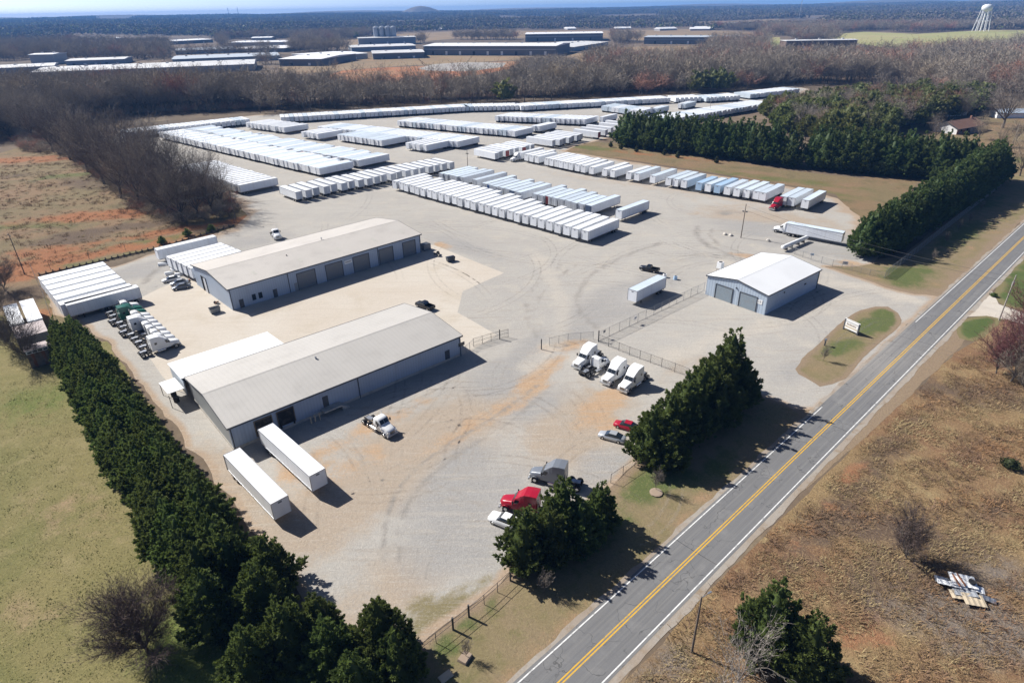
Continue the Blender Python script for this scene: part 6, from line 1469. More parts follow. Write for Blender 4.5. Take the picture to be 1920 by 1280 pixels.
# ------------------------------------------------------------------ tractors
def ring(x, hw, zb, zt, top=None, rr=.18):
    t = top if top is not None else hw
    h = [(hw, zb), (hw, zb + (zt - zb) * .55), (t, zt - rr), (t - rr * .3, zt - rr * .3), (t - rr, zt)]
    return [(x, y, z) for y, z in h] + [(x, -y, z) for y, z in reversed(h)]
def tractor_parts(sleeper):
    d = {}
    m = MB(); m.loft([ring(3.72, .72, .78, 1.38, .6, .12), ring(3.62, .95, .72, 1.5, .72, .15), ring(3.2, 1.08, .8, 1.68, .82), ring(2.4, 1.1, .9, 1.85, .9), ring(1.72, 1.12, .95, 2.02, 1.0)][::-1], smooth=True)
    for s in (-1, 1):
        pr = [(2.1 + .0, .62), (2.16, .98), (2.42, 1.22), (2.75, 1.3), (3.08, 1.22), (3.34, .98), (3.4, .62)]
        for (xa, za), (xb, zb) in zip(pr[:-1], pr[1:]):
            m.add([(xa, s * .9, za), (xb, s * .9, zb), (xb, s * 1.24, zb - .04), (xa, s * 1.24, za - .04)], [(0, 1, 2, 3) if s < 0 else (3, 2, 1, 0)], 0, True)
    d["hood"] = (m.mesh("hood", [mWhite]), None)
    m = MB()
    if sleeper:
        m.loft([ring(1.86, 1.1, .85, 2.04, .98, .1), ring(1.28, 1.14, .85, 2.78, .95), ring(.95, 1.16, .85, 3.0, .98), ring(.45, 1.18, .85, 3.45, 1.04, .12), ring(-.1, 1.2, .85, 3.85, 1.1, .1), ring(-1.0, 1.22, .85, 3.95, 1.12, .1), ring(-2.05, 1.22, .85, 3.95, 1.14, .1)][::-1])
    else:
        m.loft([ring(1.86, 1.1, .85, 2.04, .98, .1), ring(1.28, 1.14, .85, 2.78, .95), ring(.9, 1.15, .85, 2.95, .98), ring(.15, 1.15, .85, 2.95, 1.0), ring(-.12, 1.15, .85, 2.85, 1.0)][::-1], smooth=True)
    d["cab"] = (m.mesh("cab", [mWhite]), None)
    m = MB(); n = Vector((.79, 0, .62)) * .025
    for y0, y1 in ((-.93, -.03), (.03, .93)):
        k0, k1 = .96, .88
        m.add([Vector((1.82, y0 * k0 if abs(y0) > .1 else y0, 2.1)) + n, Vector((1.82, y1 * k0 if abs(y1) > .1 else y1, 2.1)) + n, Vector((1.33, y1 * k1 if abs(y1) > .1 else y1, 2.72)) + n, Vector((1.33, y0 * k1 if abs(y0) > .1 else y0, 2.72)) + n], [(0, 1, 2, 3)])
    d["windshield"] = (m.mesh("windshield", [mGlass]), None)
    for s in (1, -1):
        m = MB(); q = [(1.5, 1.135, 2.0), (.62, 1.15, 2.0), (.62, 1.075, 2.66), (1.22, 1.06, 2.66)]
        q = [(x, s * (y + .02), z) for x, y, z in q]; m.add(q, [(0, 1, 2, 3) if s > 0 else (3, 2, 1, 0)]); d["side_window%d" % s] = (m.mesh("side_window", [mGlass]), None)
        if sleeper:
            m = MB(); q = [(-.85, 1.235, 2.25), (-1.35, 1.235, 2.25), (-1.35, 1.225, 2.75), (-.85, 1.225, 2.75)]
            q = [(x, s * (y + .01), z) for x, y, z in q]; m.add(q, [(0, 1, 2, 3) if s > 0 else (3, 2, 1, 0)]); d["sleeper_window%d" % s] = (m.mesh("sleeper_window", [mGlass]), None)
        m = MB(); m.tube((.55, s * 1.02, .62), (-1.15, s * 1.02, .62), .33, n=12); m.box(-1.0, .5, s * 1.2 - .1, s * 1.2 + .1, .34, .42); d["fuel_tank%d" % s] = (m.mesh("fuel_tank", [mChrome]), None)
        m = MB(); m.box(1.42, 1.6, s * 1.36 - .1, s * 1.36 + .1, 1.95, 2.5); m.tube((1.5, s * 1.12, 2.2), (1.5, s * 1.3, 2.2), .03, n=5); d["mirror%d" % s] = (m.mesh("mirror", [mBlack]), None)
        m = MB(); m.box(3.52, 3.66, s * .86 - .2, s * .86 + .2, 1.05, 1.28); d["headlight%d" % s] = (m.mesh("headlight", [mLamp]), None)
    m = MB(); m.box(3.735, 3.77, -.5, .5, .82, 1.34, 0)
    for k in range(6): m.box(3.77, 3.785, -.48 + k * .17, -.42 + k * .17, .84, 1.32, 1)
    d["grille"] = (m.mesh("grille", [mSteel, mChrome]), None)
    m = MB(); m.box(3.6, 3.85, -1.16, 1.16, .42, .76); d["bumper"] = (m.mesh("bumper", [mSilver]), None)
    xr = -4.75 if sleeper else -3.9; ax = (-2.75, -4.05) if sleeper else (-1.95, -3.25)
    m = MB()
    for s in (-.43, .43): m.box(xr, 1.8, s - .06, s + .06, .82, 1.1)
    for x in (xr + .05, (ax[0] + ax[1]) / 2, -.4): m.box(x, x + .15, -.37, .37, .84, 1.06)
    m.box(-.2, 1.7, -.8, .8, .55, .86)
    for x in ax: m.tube((x, -.75, .52), (x, .75, .52), .13, n=6)
    d["frame"] = (m.mesh("frame", [mSteel]), None)
    m = MB(); xf = (ax[0] + ax[1]) / 2; m.tube((xf, 0, 1.1), (xf, 0, 1.22), .5, .46, 12); m.box(xf - .95, xf - .3, -.4, .4, 1.1, 1.17); d["fifth_wheel"] = (m.mesh("fifth_wheel", [mTrim]), None)
    m = MB(); m.tube((-.2 if not sleeper else -2.2, .85, 1.0), (-.2 if not sleeper else -2.2, .85, 3.4), .08, n=8); d["exhaust"] = (m.mesh("exhaust", [mChrome]), None)
    for k, (x, y) in enumerate([(2.75, 1.02), (2.75, -1.02)]): d["wheel_s%d" % k] = (STEER, (x, y, .52))
    for k, (x, y) in enumerate([(a, b) for a in ax for b in (.9, -.9)]):
        d["wheel_d%d" % k] = (WHEEL, (x, y, .5))
        if k < 99:
            m = MB(); m.loft([[(x + .62 * math.cos(a), Y, .5 + .66 * math.sin(a)) for a in (R(25), R(60), R(90), R(120), R(155))] for Y in ((y - .3, y + .3))], caps=False); 
    return d
import re as _re
TRK = {True: tractor_parts(True), False: tractor_parts(False)}
def tractor(loc, az, label, sleeper=True, col=None, group=None):
    t = empty("tractor_truck", (loc[0], loc[1], .04), azr(az), label, "truck", group)
    for k, (me, p) in TRK[sleeper].items():
        o = link(_re.sub(r"(_s|_d|)-?\d+$", "", k), me); o.parent = t
        if p: o.location = p
        if col is not None and k in ("hood", "cab"): o.material_slots[0].link = 'OBJECT'; o.material_slots[0].material = col
    return t
def at_nose(p, az, off=3.3):      # centre of a truck whose nose stands at P
    return (p[0] - math.sin(R(az)) * off, p[1] - math.cos(R(az)) * off)
tractor(at_nose((13.3, 111.23), 222), 222, "white sleeper truck nearest the gate, first of the four")
tractor(at_nose((14.03, 107.83), 46, -3.9), 46, "white day cab truck facing away, between the sleeper trucks", False)
tractor(at_nose((18.33, 104.85), 222), 222, "white sleeper truck in the middle of the four by the gate fence")
tractor(at_nose((21.23, 102.03), 222), 222, "white sleeper truck at the right end of the four, nearest the cedars")
tractor(at_nose((-21.38, 89.27), 133), 133, "white day cab truck alone before the warehouse docks", False)
tractor(at_nose((3.0, 77.73), 290), 290, "grey sleeper truck behind the small cedar clump", True, mGrey)
tractor(at_nose((-1.55, 71.44), 290), 290, "red sleeper truck beside the white pickup", True, mRed)
tractor(at_nose((-76.0, 197.76), 150), 150, "white day cab truck behind the workshop roof", False)
tractor(at_nose((94.5, 221.0), 226), 226, "red sleeper truck hitched to a trailer at the yard's far right", True, mRed)
tractor(at_nose((86.75, 197.5), 310), 310, "white sleeper truck pulling a trailer out by the road screen")
place((100.89, 182.2), 310, 40, 17.0, 2.66, True, kind='a', detail=True, label="trailer hitched to the white truck by the road screen", group=None)
tractor(at_nose((1.54, 309.8), 224), 224, "white sleeper truck hitched at the left end of the bank row")
place((6.18, 310.31), 44, 314, 16.5, 2.66, True, kind='w', detail=True, label="white trailer hitched to the truck at the left end of the bank row", group=None)
tractor(at_nose((14.94, 358.01), 300), 300, "white truck half hidden between the slanting trailer groups", False)
cl = line((-77.6, 122.6), (-97.2, 143.0), 11)
for i, p in enumerate(cl):
    tractor(p, 50 + rnd.uniform(-3, 3), ("white sleeper truck at the near end of the tight tractor row" if i == 0 else "green sleeper truck standing out of the white tractor row" if i == 8 else f"{ordinal(i+1)} truck from the near end of the tight tractor row"), i in (0, 5, 8), mGreen if i in (8, 9) else None, "trucks of the tight tractor row")
tractor((-101.0, 147.0), 48, "white day cab truck at the far end of the tight tractor row, under the trailers", False, None, "trucks of the tight tractor row")

# ------------------------------------------------------------------ cars and pickups
def car_parts(kind):
    d = {}; m = MB()
    if kind == 'sedan':
        m.loft([ring(2.36, .66, .36, .66, .5, .08), ring(2.2, .84, .28, .76, .66, .1), ring(1.1, .9, .26, .93, .76, .1), ring(-1.35, .9, .26, 1.0, .74, .1), ring(-2.2, .84, .3, .92, .66, .1), ring(-2.36, .7, .38, .8, .56, .08)][::-1], smooth=True)
        g = MB(); g.loft([ring(1.15, .76, .9, .96, .72, .02), ring(.42, .74, .9, 1.4, .58, .06), ring(-.8, .74, .9, 1.42, .58, .06), ring(-1.75, .72, .95, 1.0, .66, .02)][::-1])
        r = MB(); r.box(-.86, .4, -.57, .57, 1.40, 1.445)
        wx = (1.4, -1.4)
    else:
        m.loft([ring(2.75, .8, .5, .95, .7, .08), ring(2.6, .94, .42, 1.08, .8, .1), ring(1.2, .98, .4, 1.2, .88, .1), ring(-.7, .98, .4, 1.2, .9, .08)][::-1], smooth=True)
        for s in (-1, 1): m.box(-2.75, -.7, s * .94 - .05, s * .94 + .05, .5, 1.2)
        m.box(-2.8, -2.7, -.98, .98, .5, 1.2); m.box(-2.7, -.7, -.9, .9, .5, .72)
        g = MB(); g.loft([ring(1.3, .86, 1.16, 1.22, .8, .02), ring(.6, .86, 1.16, 1.78, .68, .08), ring(-.55, .86, 1.16, 1.8, .7, .08), ring(-.75, .86, 1.16, 1.3, .8, .04)][::-1])
        r = MB(); r.box(-.6, .58, -.68, .68, 1.77, 1.83)
        wx = (1.85, -1.75)
    d["body"] = m.mesh("body", [mWhite]); d["glasshouse"] = g.mesh("window_glass", [mGlass]); d["roof"] = r.mesh("roof", [mWhite])
    return d, wx
CARS = {k: car_parts(k) for k in ('sedan', 'pickup')}
def car(kind, loc, az, col, label, group=None):
    d, wx = CARS[kind]
    t = empty("pickup" if kind == 'pickup' else "sedan", (loc[0], loc[1], .04), azr(az), label, "pickup" if kind == 'pickup' else "car", group)
    for n, me in (("body", d["body"]), ("window_glass", d["glasshouse"]), ("roof", d["roof"])):
        o = link(n, me); o.parent = t
        if n != "window_glass": o.material_slots[0].link = 'OBJECT'; o.material_slots[0].material = col
    for x in wx:
        for s in (-1, 1):
            o = link("wheel", CARW); o.parent = t; o.location = (x, s * (.84 if kind == 'pickup' else .78), .34)
            if kind == 'pickup': o.scale = (1.15, 1, 1.15); o.location.z = .39
    return t
car('sedan', (16.9, 87.4), 297, mSilver, "white silver sedan parked against the roadside cedars")
car('sedan', (20.0, 90.4), 300, mRed, "red sedan parked behind the white one under the cedars")
car('pickup', (-1.2, 67.4), 300, mWhite, "white pickup parked beside the red truck, tail under the cedars")
car('pickup', (38.9, 164.6), 303, mBlack, "black pickup behind the short silver trailer by the gate")
car('pickup', (-21.6, 142.6), 310, mBlack, "black pickup half hidden behind the warehouse roof")
for k, (p, c, l) in enumerate([((-94.83, 163.5), mWhite, "white car at the front of the scrap line by the workshop"), ((-91.46, 161.04), mSilver, "silver car second in the scrap line by the workshop"), ((-89.47, 157.96), mGrey, "grey car nearest the concrete in the scrap line")]):
    car('sedan', p, 238, c, l)

# ------------------------------------------------------------------ odd things on the lots
def mk(name, mb, mats, loc, az, label, cat, group=None):
    o = mb.obj(name, mats, None, (loc[0], loc[1], loc[2] if len(loc) > 2 else .045), azr(az)); return tag(o, label, cat, group)
def shell(L, W, H):
    m = MB(); m.loft([[(x, W / 2 * k * math.cos(a), H * k2 * math.sin(a)) for a in [R(v) for v in (0, 25, 55, 90, 125, 155, 180)]] for x, k, k2 in ((-L / 2, .9, 1), (0, 1, .95), (L * .4, .85, .7), (L / 2, .6, .4))], smooth=True); return m
for k, (p, a, l) in enumerate([((-107.06, 185.22), 100, "white truck hood lying nearest the long trailer's wheels"), ((-103.65, 180.83), 60, "white cab fairing lying beside the storage trailer block"), ((-103.42, 176.32), 70, "white truck hood tipped over on the grey gravel"), ((-97.63, 171.73), 120, "white fender shell leaning by the light blue block"), ((-97.96, 168.84), 50, "white bonnet shell in front of the scrap cars"), ((-94.6, 167.87), 65, "white bonnet shell behind the scrap cars")]):
    mk("truck_hood", shell(2.4, 1.9, .9), mWhite, p, a, l, "truck hood", "loose truck hoods by the workshop")
for k, (p, l) in enumerate([((-90.26, 163.29), "rusty pallet stack by the workshop corner"), ((-100.19, 174.85), "brown pallet among the loose truck hoods")]):
    t = empty("pallet", (*p, .045), k, l, "pallet")
    for j in range(5):
        m = MB(); m.box(-.6, .6, -.5 + j * .22, -.36 + j * .22, .3, .34); m.obj("slat", mRust, t)
    for j in (-.5, 0, .5):
        m = MB(); m.box(j - .05, j + .05, -.5, .5, 0, .3); m.obj("bearer", mWood, t)
def skip(loc, az, label, col=mGrey):
    t = empty("waste_container", (loc[0], loc[1], .045), azr(az), label, "dumpster")
    m = MB(); m.loft([[(-1.1, -.6, .15), (-1.1, .6, .15), (-1.2, .85, 1.35), (-1.2, -.85, 1.35)], [(1.1, -.6, .15), (1.1, .6, .15), (1.2, .85, 1.35), (1.2, -.85, 1.35)]]); m.obj("body", col, t)
    m = MB(); m.obox((0, -.42, 1.43), 2.5, .82, .06, roll=R(8)); m.obj("lid", mBlack, t); m = MB(); m.obox((0, .42, 1.43), 2.5, .82, .06, roll=R(-8)); m.obj("lid", mBlack, t)
    for x in (-1, 1):
        m = MB(); m.box(x * .9 - .1, x * .9 + .1, -.5, .5, 0, .15); m.obj("caster", mSteel, t)
skip((-73.81, 142.06), 50, "grey green waste container on the concrete by the workshop end", mWallG)
skip((-17.74, 175.18), 60, "dark waste container standing free on the concrete apron", mDark)
m = MB(); m.box(-1.3, 1.3, -1.1, 1.1, .15, 1.9, 0); m.box(-1.2, 1.2, -1.0, 1.0, 1.9, 1.98, 1)
for x in (-1.1, .9): m.box(x, x + .2, -1, 1, 0, .15, 1)
mk("equipment_box", m, [mDoorPan, mDark], (-26.38, 185.88), 46, "grey equipment box against the workshop's right end", "equipment box")
t = empty("axle_set", (*(-21.87, 180.4), .045), azr(80), "loose truck axle with wheels on the concrete by the workshop", "axle")
m = MB(); m.tube((0, -.9, .5), (0, .9, .5), .1, n=8); m.box(-1.4, .2, -.35, -.2, .5, .75); m.box(-1.4, .2, .2, .35, .5, .75); m.obj("axle_frame", mSteel, t)
for s in (-.9, .9):
    o = link("wheel", WHEEL); o.parent = t; o.location = (0, s, .5)
t = empty("hand_cart", (*(-75.67, 147.59), .045), azr(20), "small cart with two tyres by the workshop corner", "cart")
m = MB(); m.box(-.5, .5, -.35, .35, .35, .42); m.tube((.5, 0, .4), (1.1, 0, .8), .03, n=5); m.obj("platform", mRust, t)
for s in (-.45, .45):
    o = link("wheel", CARW); o.parent = t; o.location = (-.2, s, .34)
for k, (p, l, c) in enumerate([((42.17, 159.85), "white plastic tote beside the short trailer", mWhite), ((44.7, 158.19), "blue drum on the gravel by the short trailer", mBlue)]):
    m = MB(); m.tube((0, 0, 0), (0, 0, .95), .55, .5, 14); m.tube((0, 0, .95), (0, 0, 1.05), .3, .28, 10, 1); mk("drum", m, [c, mDark], p, 0, l, "drum")
# white tank on a frame
t = empty("tank_pipe", (*(87.09, 182.85), .05), azr(51), "long white tank pipe lying on a steel frame by the gate fence", "tank")
m = MB(); m.tube((-7, 0, 1.3), (7, 0, 1.3), .62, .62, 16); m.obj("tank", mWhite, t)
for s in (-1, 1):
    m = MB(); m.tube((s * 7, 0, 1.3), (s * 7.3, 0, 1.3), .62, .3, 16); m.obj("end_cap", mWhite, t)
for x in (-5, -2, 2, 5):
    m = MB(); m.box(x - .08, x + .08, -.6, .6, 0, .75); m.obj("support", mSteel, t)
for k, (p, l) in enumerate([((69.6, 195.15), "white stone left of the lamp pole"), ((71.13, 193.99), "white stone nearest the lamp pole"), ((81.04, 188.19), "pale stone right of the lamp pole")]):
    m = MB(); m.loft([[(r * math.cos(a * 1.05) * .9, r * math.sin(a) * .6, z) for a in [i * 6.283 / 9 for i in range(9)]] for r, z in ((.9, 0), (1.0, .25), (.7, .5), (.2, .6))], smooth=True); mk("boulder", m, mConc, p, k, l, "boulder")
# verge stones
m = MB(); m.loft([[(-.75, -.6, 0), (.75, -.6, 0), (.75, .6, 0), (-.75, .6, 0)], [(-.7, -.52, .34), (.66, -.55, .36), (.7, .5, .33), (-.66, .55, .35)]]); mk("stone_slab", m, mStone, (-6.03, 46.55), 30, "square brown stone slab in the front verge grass", "stone slab")
m = MB(); m.loft([[(-.8, -.5, 0), (.8, -.5, 0), (.8, .5, 0), (-.8, .5, 0)], [(-.75, -.46, .12), (.75, -.46, .12), (.75, .46, .12), (-.75, .46, .12)]]); mk("board_sheet", m, mPlank, (-8.05, 44.37), 50, "pale board lying in the verge at the picture's lower border", "board")
m = MB(); m.loft([[(r * math.cos(i * .57), r * math.sin(i * .57), z) for i in range(11)] for r, z in ((1.0, 0), (1.0, .16), (.72, .2))]); mk("mulch_ring", m, mStone, (21.61, 73.65), 0, "round mulch bed at the foot of the young roadside tree", "mulch bed")
# heap of scrap sheets: each sheet a thing
for k, (dx, dy, sx, sy, z, rz, tl, c, l) in enumerate([(-1.3, 1.2, 2.4, 1.0, .55, -62, 6, mTrim, "crumpled silver sheet at the upper left of the scrap heap"), (-.9, .5, 3.4, .75, .75, -62, 3, mWhite, "long narrow white sheet on the left of the scrap heap"), (.7, .9, 3.0, 1.9, .9, -60, 4, mWhite, "large white corrugated sheet on top of the scrap heap"), (.1, -.5, 2.6, 1.5, .55, -58, -3, mSilver, "dull silver sheet in the middle of the scrap heap"), (-.5, -.9, 2.6, 1.3, .42, -55, 3, mPlank, "yellowish board under the silver sheet of the scrap heap"), (.5, -1.7, 2.5, 1.7, .5, -55, 5, mPlank, "pale ribbed board at the bottom of the scrap heap"), (2.1, -.2, 1.3, .9, .5, -60, 12, mWhite, "small white panel at the right edge of the scrap heap"), (2.4, -1.5, 1.8, .7, .35, -70, 8, mTrim, "bent grey frame at the lower right of the scrap heap")]):
    m = MB(); n = max(3, int(sx / .3))
    for j in range(n): m.obox((-sx / 2 + (j + .5) * sx / n, 0, .02 * (j % 2)), sx / n * 1.02, sy, .04, 0, R(9 if j % 2 else -9))
    b = (55.93, 54.61); o = mk("scrap_sheet", m, c, (b[0] + dx, b[1] + dy, z), 0, l, "scrap sheet", "sheets of the scrap heap"); o.rotation_euler = (R(tl * 1.3), R(tl), R(rz + 45))
for k, (dx, dy, az, l) in enumerate([(-.3, .9, 10, "brown timber lying across the scrap sheets, left one"), (.35, .9, 8, "brown timber lying across the scrap sheets, right one"), (1.5, -.9, 35, "dark post under the right edge of the scrap heap")]):
    m = MB(); m.obox((0, 0, 0), 2.2, .14, .14, 0, R(4)); b = (55.93, 54.61); mk("timber", m, mRust, (b[0] + dx, b[1] + dy, 1.1 if k < 2 else .25), az, l, "timber", "timbers of the scrap heap")
b = (56.48, 54.84); m = MB(); m.tube((0, 0, 0), (0, 0, .18), .42, .42, 12); mk("tyre", m, mTyre, (b[0] + 1.0, b[1] + .3, 1.0), 0, "old tyre lying on the scrap sheets", "tyre")
for k, p in enumerate([(1485,1018), (1437,1030), (1700,868), (1633,862), (1440,1085), (1375,1190), (1560,1060)]): pass

# ------------------------------------------------------------------ fences
mGalv = paint("galvanised_pipe", (0.30, 0.31, 0.32), 0.5, .5); mFDark = paint("dark_pipe", (0.06, 0.06, 0.062), 0.6)
def chain_fence(pts, h, label, gap=3.0, mat=None, rails=(1.0,), wire=.22, post_r=.045, thick=.008, name="chain_fence", cat="fence", wood=()):
    mat = mat or mGalv
    o = pts[0]; t = empty(name, (o[0], o[1], .03), 0, label, cat); V = []; F = []
    P = [Vector((p[0] - o[0], p[1] - o[1], 0)) for p in pts]; pm = MB(); pm.tube((0, 0, -.1), (0, 0, h + .08), post_r, n=7); pme = pm.mesh("post", mat); wm = MB(); wm.box(-.11, .11, -.11, .11, -.1, h + .4); wme = wm.mesh("post", mFDark); cnt = 0
    for a, b in zip(P[:-1], P[1:]):
        d = b - a; L = d.length; d.normalize(); n = max(1, round(L / gap))
        for i in range(n + (1 if b is P[-1] else 0)):
            q = link("post", wme if cnt in wood else pme); q.parent = t; q.location = a + d * (L * i / n); cnt += 1
        for f in rails:
            r = MB(); r.tube(a + Vector((0, 0, h * f)), b + Vector((0, 0, h * f)), .03, n=5); r.obj("rail", mat, t)
        s = wire; k = int((L + h) / s)
        for j in range(k):
            for sg in (0, 1):
                x0 = j * s - h; u0, z0, u1, z1 = x0, 0.0, x0 + h, h
                if u0 < 0: z0 -= u0; u0 = 0
                if u1 > L: z1 -= (u1 - L); u1 = L
                if u1 <= u0: continue
                if sg: u0, u1 = L - u0, L - u1
                m0 = len(V); A = a + d * u0; B = a + d * u1
                V.extend([(A.x, A.y, z0 - thick), (A.x, A.y, z0 + thick), (B.x, B.y, z1 + thick), (B.x, B.y, z1 - thick)]); F.extend([(m0, m0 + 1, m0 + 2), (m0, m0 + 2, m0 + 3)])
    if V:
        w = link("chain_mesh", tri_mesh("chain_mesh", V, F, mat)); w.parent = t; w["kind"] = "stuff"
    return t
chain_fence([(-12.79, 45.88), (-11.4, 46.92), (-9.53, 48.6), (-7.66, 50.36), (-4.05, 53.87), (-0.76, 57.53), (2.36, 60.85)], 1.7, "dark chain fence along the front lot with heavy wooden posts", 2.6, mFDark, (1.0, .62), wire=.5, thick=.004, wood=(3, 4, 7, 8))
chain_fence([(15.04, 76.14), (19.48, 79.9), (22.17, 82.57)], 1.7, "short chain fence between the two cedar clumps", 2.6, mFDark, (1.0,), wire=.5, thick=.004)
chain_fence([(19.25, 123.2), (27.38, 130.32), (36.6, 138.4), (50.33, 150.26)], 2.3, "tall chain fence from the gate posts to the pale blue building", 3.2, None, (1.0, .03), wood=(0,))
chain_fence([(19.18, 122.7), (25.0, 116.66), (30.71, 111.49), (35.14, 107.31)], 2.0, "chain fence running from the gate posts behind the white trucks", 3.0, mFDark, (1.0,))
chain_fence([(8.22, 121.61), (12.5, 123.46), (18.19, 124.27)], 1.9, "low chain fence on the earth bank behind the first white truck", 3.0, None, (1.0,))
chain_fence([(-8.5, 121.74), (-4.66, 124.11), (-0.83, 126.03)], 2.0, "open gate frame hinged at the warehouse corner", 2.2, mFDark, (1.0, .1, .55), name="gate", cat="gate", wood=(3,))
chain_fence([(-9.98, 118.88), (-8.5, 121.74)], 1.8, "short chain fence joining the warehouse corner to the gate", 1.8, None, (1.0,))
chain_fence([(82.99, 178.28), (87.01, 170.84), (90.76, 165.54), (94.55, 162.5)], 2.0, "chain fence with small notices along the drive", 3.0, None, (1.0,))
chain_fence([(94.65, 162.09), (97.84, 158.78), (100.63, 156.35)], 1.6, "low chain fence section joining the drive fence to the roadside fence", 2.5, None, (1.0,))
chain_fence([(100.63, 156.35), (113.84, 169.06), (136.37, 190.9), (174.68, 227.82), (199.25, 251.62)], 2.3, "long chain fence beside the road screen, bright at its near end", 3.0, None, (1.0,), wire=.12, thick=.014)
m = MB(); m.tube((0, 0, 0), (0, 0, 2.5), .12); mk("gate_post", m, mFDark, (6.37, 119.96), 0, "single dark gate post on the gravel opposite the gate frame", "post")
for k, (p, s, z, a, c, l) in enumerate([((28.86, 131.66), 1.0, 1.2, 45, mSign, "white notice on the tall chain fence halfway to the building"), ((20.64, 124.69), .8, 1.4, 45, mGrey, "grey notice on the tall chain fence near the gate posts"), ((93.57, 164.17), 1.3, 1.1, 118, mSign, "white notice on the drive fence's last panel"), ((87.34, 171.26), .9, 1.3, 118, mBlue, "small blue notice on the drive fence")]):
    m = MB(); m.box(-s / 2, s / 2, -.1, -.06, z, z + s * .75, 0); m.box(-s * .3, s * .3, -.105, -.1, z + s * .3, z + s * .45, 1); mk("notice_board", m, [c, mInk], p, a, l, "notice")
# low timber barrier line along the clay field
A, B = (-135.27, 168.97), (-96.01, 215.01)
bp2 = line((-135.27, 168.97), (-111.7, 191.34), 20) + line((-110.93, 192.57), (-96.49, 213.81), 13)
t = empty("barrier_fence", (A[0], A[1], .03), 0, "low dark post fence with sagging fabric along the clay field", "fence")
for i, (a, b) in enumerate(zip(bp2[:-1], bp2[1:])):
    m = MB(); m.box(-.1, .1, -.1, .1, 0, 1.1); q = m.obj("post", mFDark, t, (a[0] - A[0], a[1] - A[1], 0))
    m = MB(); aa = Vector((a[0] - A[0], a[1] - A[1], 0)); bb = Vector((b[0] - A[0], b[1] - A[1], 0)); dd = bb - aa
    n = 5; up = [aa + dd * (k / n) + Vector((0, 0, .75 - .3 * math.sin(math.pi * k / n))) for k in range(n + 1)]; lo = [aa + dd * (k / n) + Vector((0, 0, .02)) for k in range(n + 1)]
    m.add(up + lo, [(k, k + 1, n + 2 + k, n + 1 + k) for k in range(n)]); m.obj("fabric", mFDark if i % 2 else mWood, t)
tp = line((-135.7, 174.42), (-97.95, 217.62), 12)
chain_fence([tp[0], tp[4], tp[8], tp[11]], 1.9, "thin wire fence with slim posts behind the low dark fence", 11.0, mFDark, (1.0,), wire=50, post_r=.05)
chain_fence([(-141.4, 174.69), (-123.29, 152.68), (-103.72, 127.85), (-97.77, 120.64)], 1.9, "wire fence between old trailers and the white storage row", 6.0, mFDark, (1.0,), wire=.8, thick=.004)

# ------------------------------------------------------------------ poles, wires, signs
mPole = paint("pole_timber", (0.13, 0.105, 0.085), 0.9, dirt=.2)
mPoleP = paint("pole_pale_timber", (0.36, 0.33, 0.29), 0.9, dirt=.15)
def pole(p, h, az, label, arm=1.1, mat=None, lamp=False, r=.15, drum=False):
    t = empty("utility_pole", (*p, .0), azr(az), label, "pole")
    m = MB(); m.tube((0, 0, -.1), (0, 0, h), r, r * .65, 10); m.obj("shaft", mat or mPole, t)
    if arm:
        m = MB(); m.box(-.06, .06, -arm, arm, h - .55, h - .4); c = m.obj("crossarm", mPole, t)
        for y in (-arm * .9, 0, arm * .9):
            m = MB(); m.tube((0, y, h - .4), (0, y, h - .2), .06, .04, 6); m.obj("insulator", mTrim, c)
    if lamp:
        for s in (-1, 1):
            m = MB(); m.obox((0, s * .55, h * .78), .35, .5, .3); m.tube((0, 0, h * .78), (0, s * .55, h * .78), .04, n=5); m.obj("floodlight", mDark, t)
    if drum:
        m = MB(); m.tube((.3, 0, h - 2.6), (.3, 0, h - 1.7), .26, n=10); m.obj("transformer", mTrim, t)
    return t
P1, P2, P3, P6 = (-140.56, 170.45), (-97.86, 218.88), (73.65, 191.71), (113.4, 130.25)
pole(P1, 12.3, 40, "leaning grey utility pole at the corner of the clay field", 1.5)
pole(P2, 12.0, 60, "dark utility pole at the gravel edge by the grove", .9)
pole(P3, 11.0, 40, "tall pole with two floodlights in the middle of the gravel turn", 0, None, True)
pole((-19.56, 302.13), 7.6, 40, "pole with a floodlight between the trailer rows", 0, None, True)
pole((20.06, 46.85), 9.2, 45, "dark roadside pole with a small street lamp, right of the road", 0, None, False, .14)
m = MB(); m.tube((0, 0, 0), (1.0, 0, .15), .04, n=6); m.obox((1.2, 0, .14), .5, .22, .1); mk("street_lamp", m, mTrim, (*(20.06, 46.85), 9.0), 60, "small street lamp arm at the top of the dark roadside pole", "street lamp")
pole(P6, 11.2, 45, "pale utility pole on the lawn side of the road", 0, mPoleP, False, .17, True)
pole((137.24, 448.71), 12.0, 45, "pole among the far trailer rows above the pine wood", 0, mPoleP)
pole((254.56, 324.06), 11.0, 20, "pale utility pole near the brick house", .9, mPoleP)
pole((290.32, 423.53), 10, 20, "yard lamp pole behind the brick house", 0, mPoleP)
def wire(a, b, sag, label):
    m = MB(); a, b = Vector(a), Vector(b); n = 10; pt = [a + (b - a) * (k / n) - Vector((0, 0, sag * 4 * (k / n) * (1 - k / n))) for k in range(n + 1)]
    for p, q in zip(pt[:-1], pt[1:]): m.tube(p, q, .028, n=4, caps=False)
    tag(m.obj("power_line", mFDark), label, "wire")
for k, y in enumerate((-1.0, .9)):
    wire((P1[0] + y * .6, P1[1] - y * .7, 12.0), (P2[0] + y * .5, P2[1] - y * .6, 11.7), 1.2, f"{('lower', 'upper')[k]} power line sagging across the grove to the dark pole")
wire((P3[0], P3[1], 9.0), (P6[0], P6[1], 9.4), 1.6, "lower cable crossing the drive past the road screen")
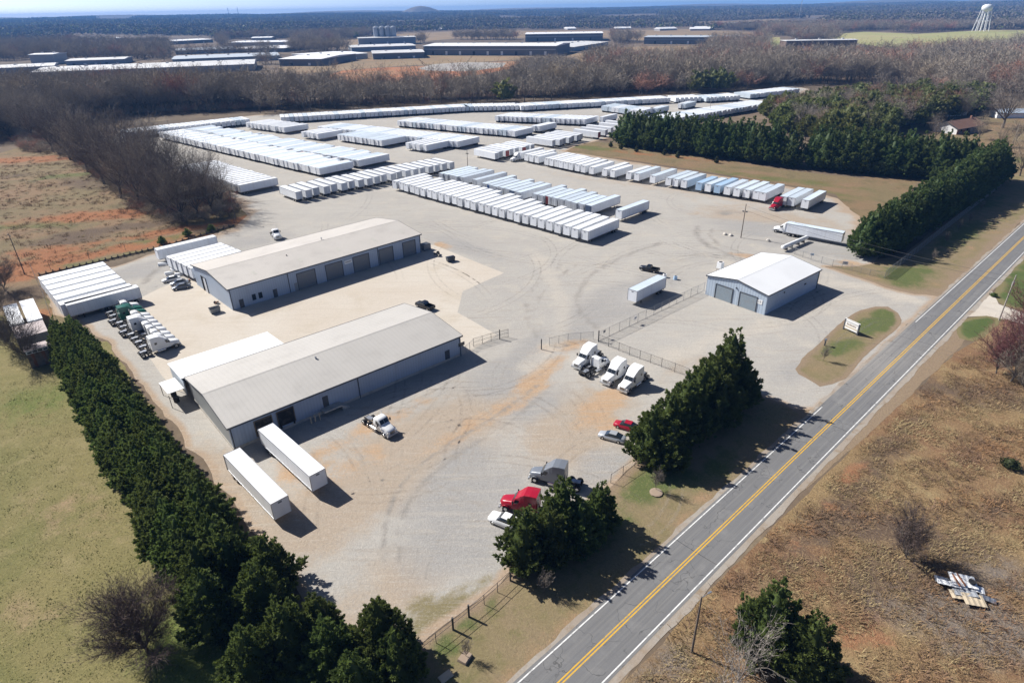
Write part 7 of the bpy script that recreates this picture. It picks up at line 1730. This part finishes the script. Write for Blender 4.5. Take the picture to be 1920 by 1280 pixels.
wire((P3[0], P3[1], 10.4), (P6[0], P6[1], 10.6), 1.5, "upper cable crossing the drive past the road screen")
# sign board on the island
t = empty("sign_board", (*(76.42, 125.42), .04), azr(244), "white and yellow company sign board between two dark posts on the island", "sign")
for s in (-1, 1):
    m = MB(); m.box(-.14, .14, s * 1.75 - .14, s * 1.75 + .14, -.1, 2.7); m.obj("post", mDark, t)
m = MB(); m.box(-.1, .1, -1.6, 1.6, .5, 2.6); bd = m.obj("board", mSign, t)
for x, d in ((.1, 1), (-.1, -1)):
    m = MB(); m.box(min(x, x + .02 * d), max(x, x + .02 * d), -1.5, 1.5, .95, 1.25); m.obj("yellow_band", mPlank, bd)
    m = MB()
    for k in range(9): m.box(min(x, x + .02 * d), max(x, x + .02 * d), -1.2 + k * .27, -1.02 + k * .27, 1.5, 1.85 + .1 * (k % 3 == 0))
    m.obj("sign_print", mStone, bd)["kind"] = "stuff"
    m = MB(); m.box(min(x, x + .02 * d), max(x, x + .02 * d), -1.5, 1.5, 2.15, 2.32); m.obj("grey_band", mTrim, bd)
m = MB(); m.box(-.08, .08, -1.9, 1.9, 2.7, 2.82); m.obj("cap_rail", mSign, t)
t = empty("mailbox", (*(67.92, 119.38), .04), azr(40), "dark mailbox post at the edge of the sign island", "mailbox")
m = MB(); m.box(-.12, .12, -.12, .12, 0, 1.4); m.obj("post", mDark, t); m = MB(); m.box(-.5, .3, -.2, .2, 1.3, 1.65); m.obj("box", mGrey, t)

# ------------------------------------------------------------------ the air
hz = MB(); hz.box(-11500, 11500, -11500, 11500, -30, 113)
mh = bpy.data.materials.new("haze"); mh.use_nodes = True; hn = mh.node_tree; hn.nodes.clear()
ho = hn.nodes.new("ShaderNodeOutputMaterial"); hv = hn.nodes.new("ShaderNodeVolumePrincipled")
hv.inputs["Color"].default_value = (0.17, 0.45, 1.0, 1); hv.inputs["Density"].default_value = 0.000105
hv.inputs["Anisotropy"].default_value = 0.0
hn.links.new(hv.outputs[0], ho.inputs["Volume"])
o = hz.obj("haze", mh); o["kind"] = "stuff"
